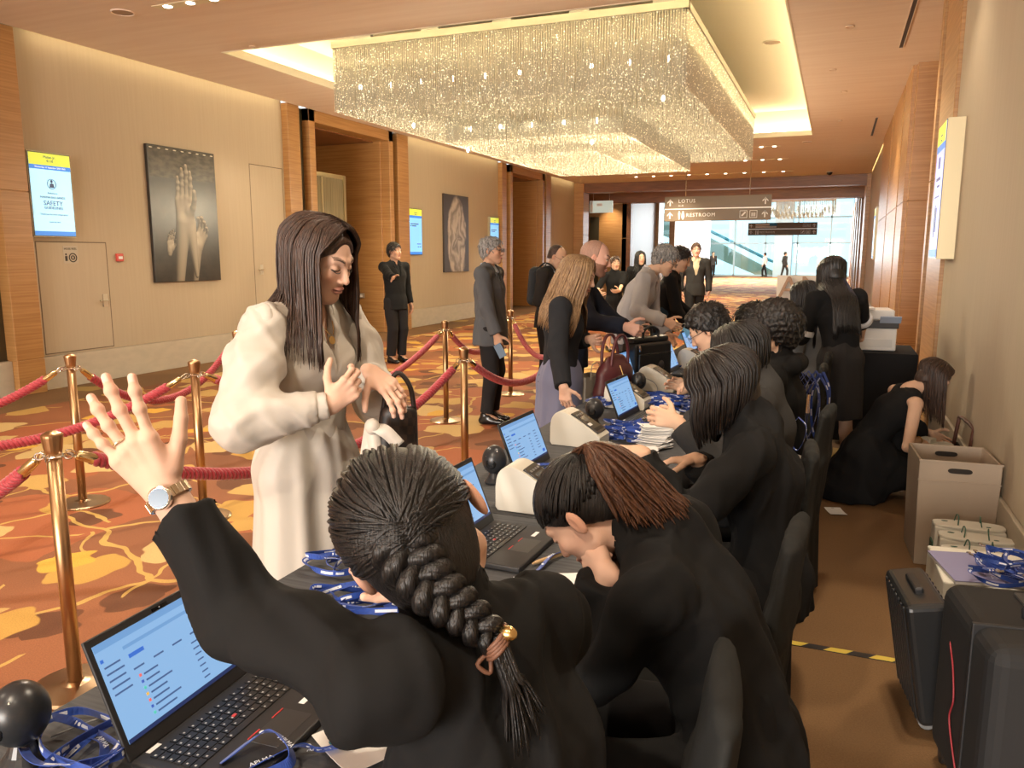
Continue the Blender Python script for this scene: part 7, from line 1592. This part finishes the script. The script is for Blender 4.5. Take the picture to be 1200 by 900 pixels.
for q in (1, -1):
    P = [J['neck']+u*.030-f*.060, J['neck']+u*.028+rr*q*.060-f*.005, J['neck']-u*.02+rr*q*.052+f*.060, J['neck']-u*.075+rr*q*.040+f*.100, J['neck']-u*.20+rr*q*.006+f*.125]
    A += [(cap(a, b_, r0, r1_, (f*.8+rr*q*.4, .45)), .006) for a, b_, r0, r1_ in zip(P[:-1], P[1:], (.020, .024, .022, .016), (.024, .022, .016, .008))]
part_mesh(J, 'collar', A, .005, CREAMC)
skirt(J, CREAMC, .30, w=1.03, h=.0085, g=.020, fold=.022, seed=35, name='dress_skirt', flare=1.12, stretch=(1, 1, .05))
part_mesh(J, 'waistband', [(sec(J['waist']-[0, 0, .035], J['waist']+[0, 0, .02], (.143, .114), (.136, .108), J['r0']), .0)], .006, CREAMC, (), [(J['waist']+[0, 0, .028], (0, 0, 1)), (J['waist']-[0, 0, .042], (0, 0, -1))], .003, 36)
bw = at(436, 500, 2.40)
b = MB(); b.sphere(bw-J['base'], (.024, .022, .026), 14, 10)
for e1, e2, w1 in (((452, 506), (468, 522), .040), ((430, 540), (424, 592), .046), ((440, 540), (438, 598), .04)):
    P = smooth_path([bw, at(*e1, 2.39), at(*e2, 2.40)], 14); b.ribbon(P-J['base'], w1, _R, .004)
b.build('belt_knot', CREAMC, J['root'], smooth=True)
shoes(J, mat('nude_shoe', (.45, .30, .22), .4), .008)
long_hair(J, hair_mat('chestnut', (.022, .011, .007), (.068, .034, .022)), length=.30, n=260, ph_min=1.0, vol=.012, r=.0085, spread=.012, inward=.2, curl=-.015, seed=11, tips=.03)
b = MB(); ch = [J['neck']-f*.02+rr*q*.05+u*.02 for q in (1, -1)]; pend = J['neck']-u*.095+f*.118
b.tube(smooth_path([J['neck']+rr*.052+u*.02, J['neck']+rr*.045-u*.02+f*.065, pend+u*.004, J['neck']-rr*.045-u*.02+f*.065, J['neck']-rr*.052+u*.02], 40)-J['base'], .0016, 5); b.lathe([(.001, -.001), (.013, -.001), (.013, .001), (.001, .001)], 18, pend-u*.012-J['base'], axis=U(f+u*.3)); b.build('necklace', GOLD, J['root'])
p_, a_ = finger_point(J, 'l', 2, .45); finger_ring(J, p_, a_, .0095, CHROME)
M = hM(J); b = MB()
for q in (1, -1):
    b.tube(smooth_path([M(q*.017, .089, .001), M(q*.026, .0905, -.0035), M(q*.036, .088, -.0035), M(q*.047, .078, .003)], 12)-J['base'], [.0008]*3+[.0014]*9, 5)
b.build('eyelashes', INK, J['root'])
b = MB()
for q in (1, -1): b.tube(smooth_path([M(q*.014, .0905, .026), M(q*.026, .089, .0325), M(q*.038, .081, .0335), M(q*.048, .068, .028)], 14)-J['base'], np.linspace(.0032, .0012, 14), 6, flat=.6)
b.build('eyebrows', mat('brow_brown', (.07, .04, .028), .8), J['root'], smooth=True)
def checker_mat():
    m = bpy.data.materials.new('checked_canvas'); m.use_nodes = True; nt = m.node_tree; p = nt.nodes['Principled BSDF']; p.inputs['Roughness'].default_value = .45
    c = node(nt, 'ShaderNodeTexChecker', {'Vector': coords(nt), 'Color1': (.030, .017, .012, 1), 'Color2': (.012, .008, .007, 1), 'Scale': 38.0}); nt.links.new(c.outputs[0], p.inputs['Base Color']); return m
CHK = checker_mat(); c_ = at(466, 506, 2.52); t = thing('shoulder_bag', 'dark checked canvas bag hanging from the arm of the visitor in cream', 'bag', tuple(c_*[1, 1, 1])); t.rotation_euler = (0, .08, YAW+.25)
root_mesh('body', sculpt([(sec((0, 0, -.085), (0, 0, .06), (.072, .045), (.060, .035), (1, 0, 0)), .02)], .005, (), [((0, 0, -.10), (0, 0, -1)), ((0, 0, .085), (0, 0, 1))]), CHK, t)
b = MB(); b.tube(smooth_path([(-.05, 0, .07), (-.04, 0, .14), (-.01, 0, .19), (.03, 0, .15), (.05, 0, .07)], 24), .008, 8); b.build('strap', mat('dark_strap', (.025, .015, .012), .45), t, smooth=True); b = MB(); b.tube([(.055, -.01, -.06), (.062, -.012, -.11), (.058, -.012, -.125)], .004, 6); b.build('tassel', BLACK, t)
# --- blonde visitor
J = PP['blonde']
person(n_, 'visitor with long blonde brown hair in a charcoal jacket and lavender skirt at the desk', J, FAIR, h_head=.004, h_hand=.0032)
jacket(J, CHARK, hem=.52, h=.008, g=.018, open_=True, seed=41, depth=.18); shirt(J, WHITEC, h=.010); skirt(J, LAVC, .30, w=1.06, h=.009, fold=.012, seed=42, flare=1.12); shoes(J, SHOE, .009)
long_hair(J, H_BLOND, length=.36, n=200, ph_min=.72, vol=.006, r=.009, spread=.03, inward=.0, seed=13, down=np.array([-.35, -.12, -1]))
# --- navy suit
J = PP['navy']
person(n_, 'bald bearded man in a navy suit gripping the black briefcase', J, PINK, h_head=.0045, h_hand=.0035, beard=(.16, .07, .04), eyes='open'); jacket(J, NAVYC, h=.010, g=.018, seed=43, hem=.46); shirt(J, PALEBL, h=.010); trousers(J, NAVYC, h=.012); shoes(J, SHOE, .009)
hair_short(J, hair_mat('stubble', (.32, .19, .14), (.40, .24, .18), .6), t=.0035, c0=-.018, slope=.40, front=.02, rough=.0, tn=0)
# --- grey haired man
J = PP['greyhair']
person(n_, 'grey haired man in a light grey jacket leaning over the desk with a blue card', J, EAST, h_head=.005, h_hand=.004); jacket(J, LGREYC, h=.010, g=.022, seed=44, hem=.45, fold=.010); shirt(J, WHITEC, h=.010); trousers(J, GREYC, h=.012); shoes(J, SHOE, .010); hair_short(J, H_GREY, t=.014, rough=.005, c0=-.018); glasses(J)
J = PP['denim']
person(n_, 'visitor in a black cardigan and jeans behind the grey haired man', J, EAST, h_head=.006, h_hand=.0045); jacket(J, BLACKC, h=.012, seed=45, hem=.48); trousers(J, DENIM, h=.013); shoes(J, SHOE, .011); hair_short(J, H_BLACK, t=.014)
# --- backpack man
J = PP['backpack']
person(n_, 'balding man with glasses and a grey backpack looking down', J, EAST, h_head=.006, h_hand=.0045); jacket(J, DGREYC, h=.011, seed=46, hem=.46); shirt(J, WHITEC, h=.011); trousers(J, TROUS, h=.013); shoes(J, SHOE, .011); glasses(J)
hair_short(J, hair_mat('thin_dark', (.05, .035, .03), (.09, .06, .05), .6), t=.005, c0=-.018, slope=.42, front=.0, rough=0, tn=0)
BPM = cloth('backpack_cloth', (.045, .05, .055)); c_ = J['chest']-J['f1']*.17; t = thing('backpack', 'dark grey backpack worn by the balding man', 'bag', tuple(c_*[1, 1, 1])); fr_ = np.array([J['r1'], J['f1'], J['u1']])
root_mesh('body', sculpt([(sec(-J['u1']*.17, J['u1']*.13, (.135, .075), (.12, .065), J['r1']), .02)], .009), BPM, t)
for q in (1, -1): b = MB(); b.ribbon(smooth_path([J['f1']*.03+J['u1']*.13+J['r1']*q*.09, J['f1']*.16+J['u1']*.245+J['r1']*q*.10, J['f1']*.29+J['u1']*.15+J['r1']*q*.10, J['f1']*.30-J['u1']*.0+J['r1']*q*.11, J['f1']*.18-J['u1']*.13+J['r1']*q*.155, J['f1']*.03-J['u1']*.15+J['r1']*q*.12], 40), .05, J['r1'], .008); b.build('shoulder_strap', BPM, t)
# --- grey suit man
J = PP['greysuit']
person(n_, 'man in a grey suit jacket and sunglasses waiting beside the rope barrier', J, TAN, h_head=.0055, h_hand=.0042, h_body=.012); jacket(J, GREYC, h=.010, g=.028, seed=47, hem=.43, flare=1.16, fold=.007); shirt(J, PALEBL, h=.011); trousers(J, TROUS, h=.011, g=.010); shoes(J, SHOE, .008); hair_short(J, H_GREY, t=.008, c0=-.022, rough=.002); glasses(J, True)
t = thing('phone', 'small blue phone in the hand of the man in the grey suit', 'phone', tuple(at(586, 411, 7.12)), 0); b = MB(); b.box((0, 0, 0), (.075, .012, .13), 0, np.array(Matrix.Rotation(-.5, 3, 'Y'))); b.build('case', mat('phone_blue', (.10, .16, .24), .3), t, bevel=.004)
# --- guard
J = PP['guard']
person(n_, 'man in a black suit near the left wall pointing with one arm', J, TAN, h_head=.0065, h_hand=.0055, h_body=.014, eyes='open'); jacket(J, BLACKC, h=.012, g=.018, seed=48, hem=.45, fold=.005); shirt(J, BLACKC, h=.013, name='shirt'); trousers(J, TROUS, h=.013, g=.016); shoes(J, SHOE, .011); hair_short(J, H_BLACK, t=.010, c0=-.012, top=.008)
# --- walker
J = PP['walker']
person(n_, 'man in a charcoal blazer and cream shirt walking towards the camera', J, PINK, h_head=.008, h_hand=.006, h_body=.015, eyes='open'); jacket(J, DGREYC, h=.014, g=.022, seed=49, hem=.45, depth=.36, hw=.10); shirt(J, BEIGEC, h=.013, g=.012); trousers(J, TROUS, h=.014); shoes(J, SHOE, .012); hair_short(J, H_BROWN, t=.010, top=.008)
J = PP['tshirt']
person(n_, 'woman in a black short sleeved top and skirt facing the camera down the hall', J, EAST, h_head=.0075, h_hand=.006, h_body=.011, eyes='open'); jacket(J, BLACKC, h=.012, g=.014, seed=50, open_=False, to=0, hem=.52, drop=False); skirt(J, BLACKC, .50, h=.013); shoes(J, SHOE, .012); hair_short(J, H_BROWN, t=.014, c0=-.015)
J = PP['peek']
person(n_, 'woman with long black hair partly hidden behind the grey haired man', J, EAST, h_head=.0075, h_hand=.006, h_body=.014, eyes='open'); jacket(J, BLACKC, h=.014, seed=51, open_=False); trousers(J, TROUS, h=.015); shoes(J, SHOE, .012); long_hair(J, H_BLACK, length=.30, n=90, ph_min=.6, r=.011)
for n, lab, top_, bot in (('far_a', 'tiny figure in a dark suit standing in the lobby behind the walking man', DGREYC, TROUS), ('far_b', 'tiny figure in a white shirt striding across the bright lobby', WHITEC, TROUS), ('far_c', 'tiny figure in a dark suit walking before the bright glass wall', DGREYC, DGREYC)):
    J = PP[n]; person(n_, lab, J, EAST, h_head=.014, h_hand=.012, h_body=.022); jacket(J, top_, h=.022, fold=0); trousers(J, bot, h=.022, fold=0); shoes(J, SHOE, .016); hair_short(J, H_BLACK, t=.014, h=.012, rough=0, tn=0)
# ------------------------------------------------------------ lettering becomes plain mesh
bpy.context.view_layer.update(); dg = bpy.context.evaluated_depsgraph_get()
for o in [o for o in bpy.data.objects if o.type == 'FONT']:
    me = bpy.data.meshes.new_from_object(o.evaluated_get(dg)); n = bpy.data.objects.new(o.name, me); nm = o.name; col.objects.link(n); n.parent = o.parent; n.matrix_parent_inverse = o.matrix_parent_inverse.copy(); n.location = o.location; n.rotation_euler = o.rotation_euler; n.scale = o.scale
    bpy.data.objects.remove(o); n.name = nm
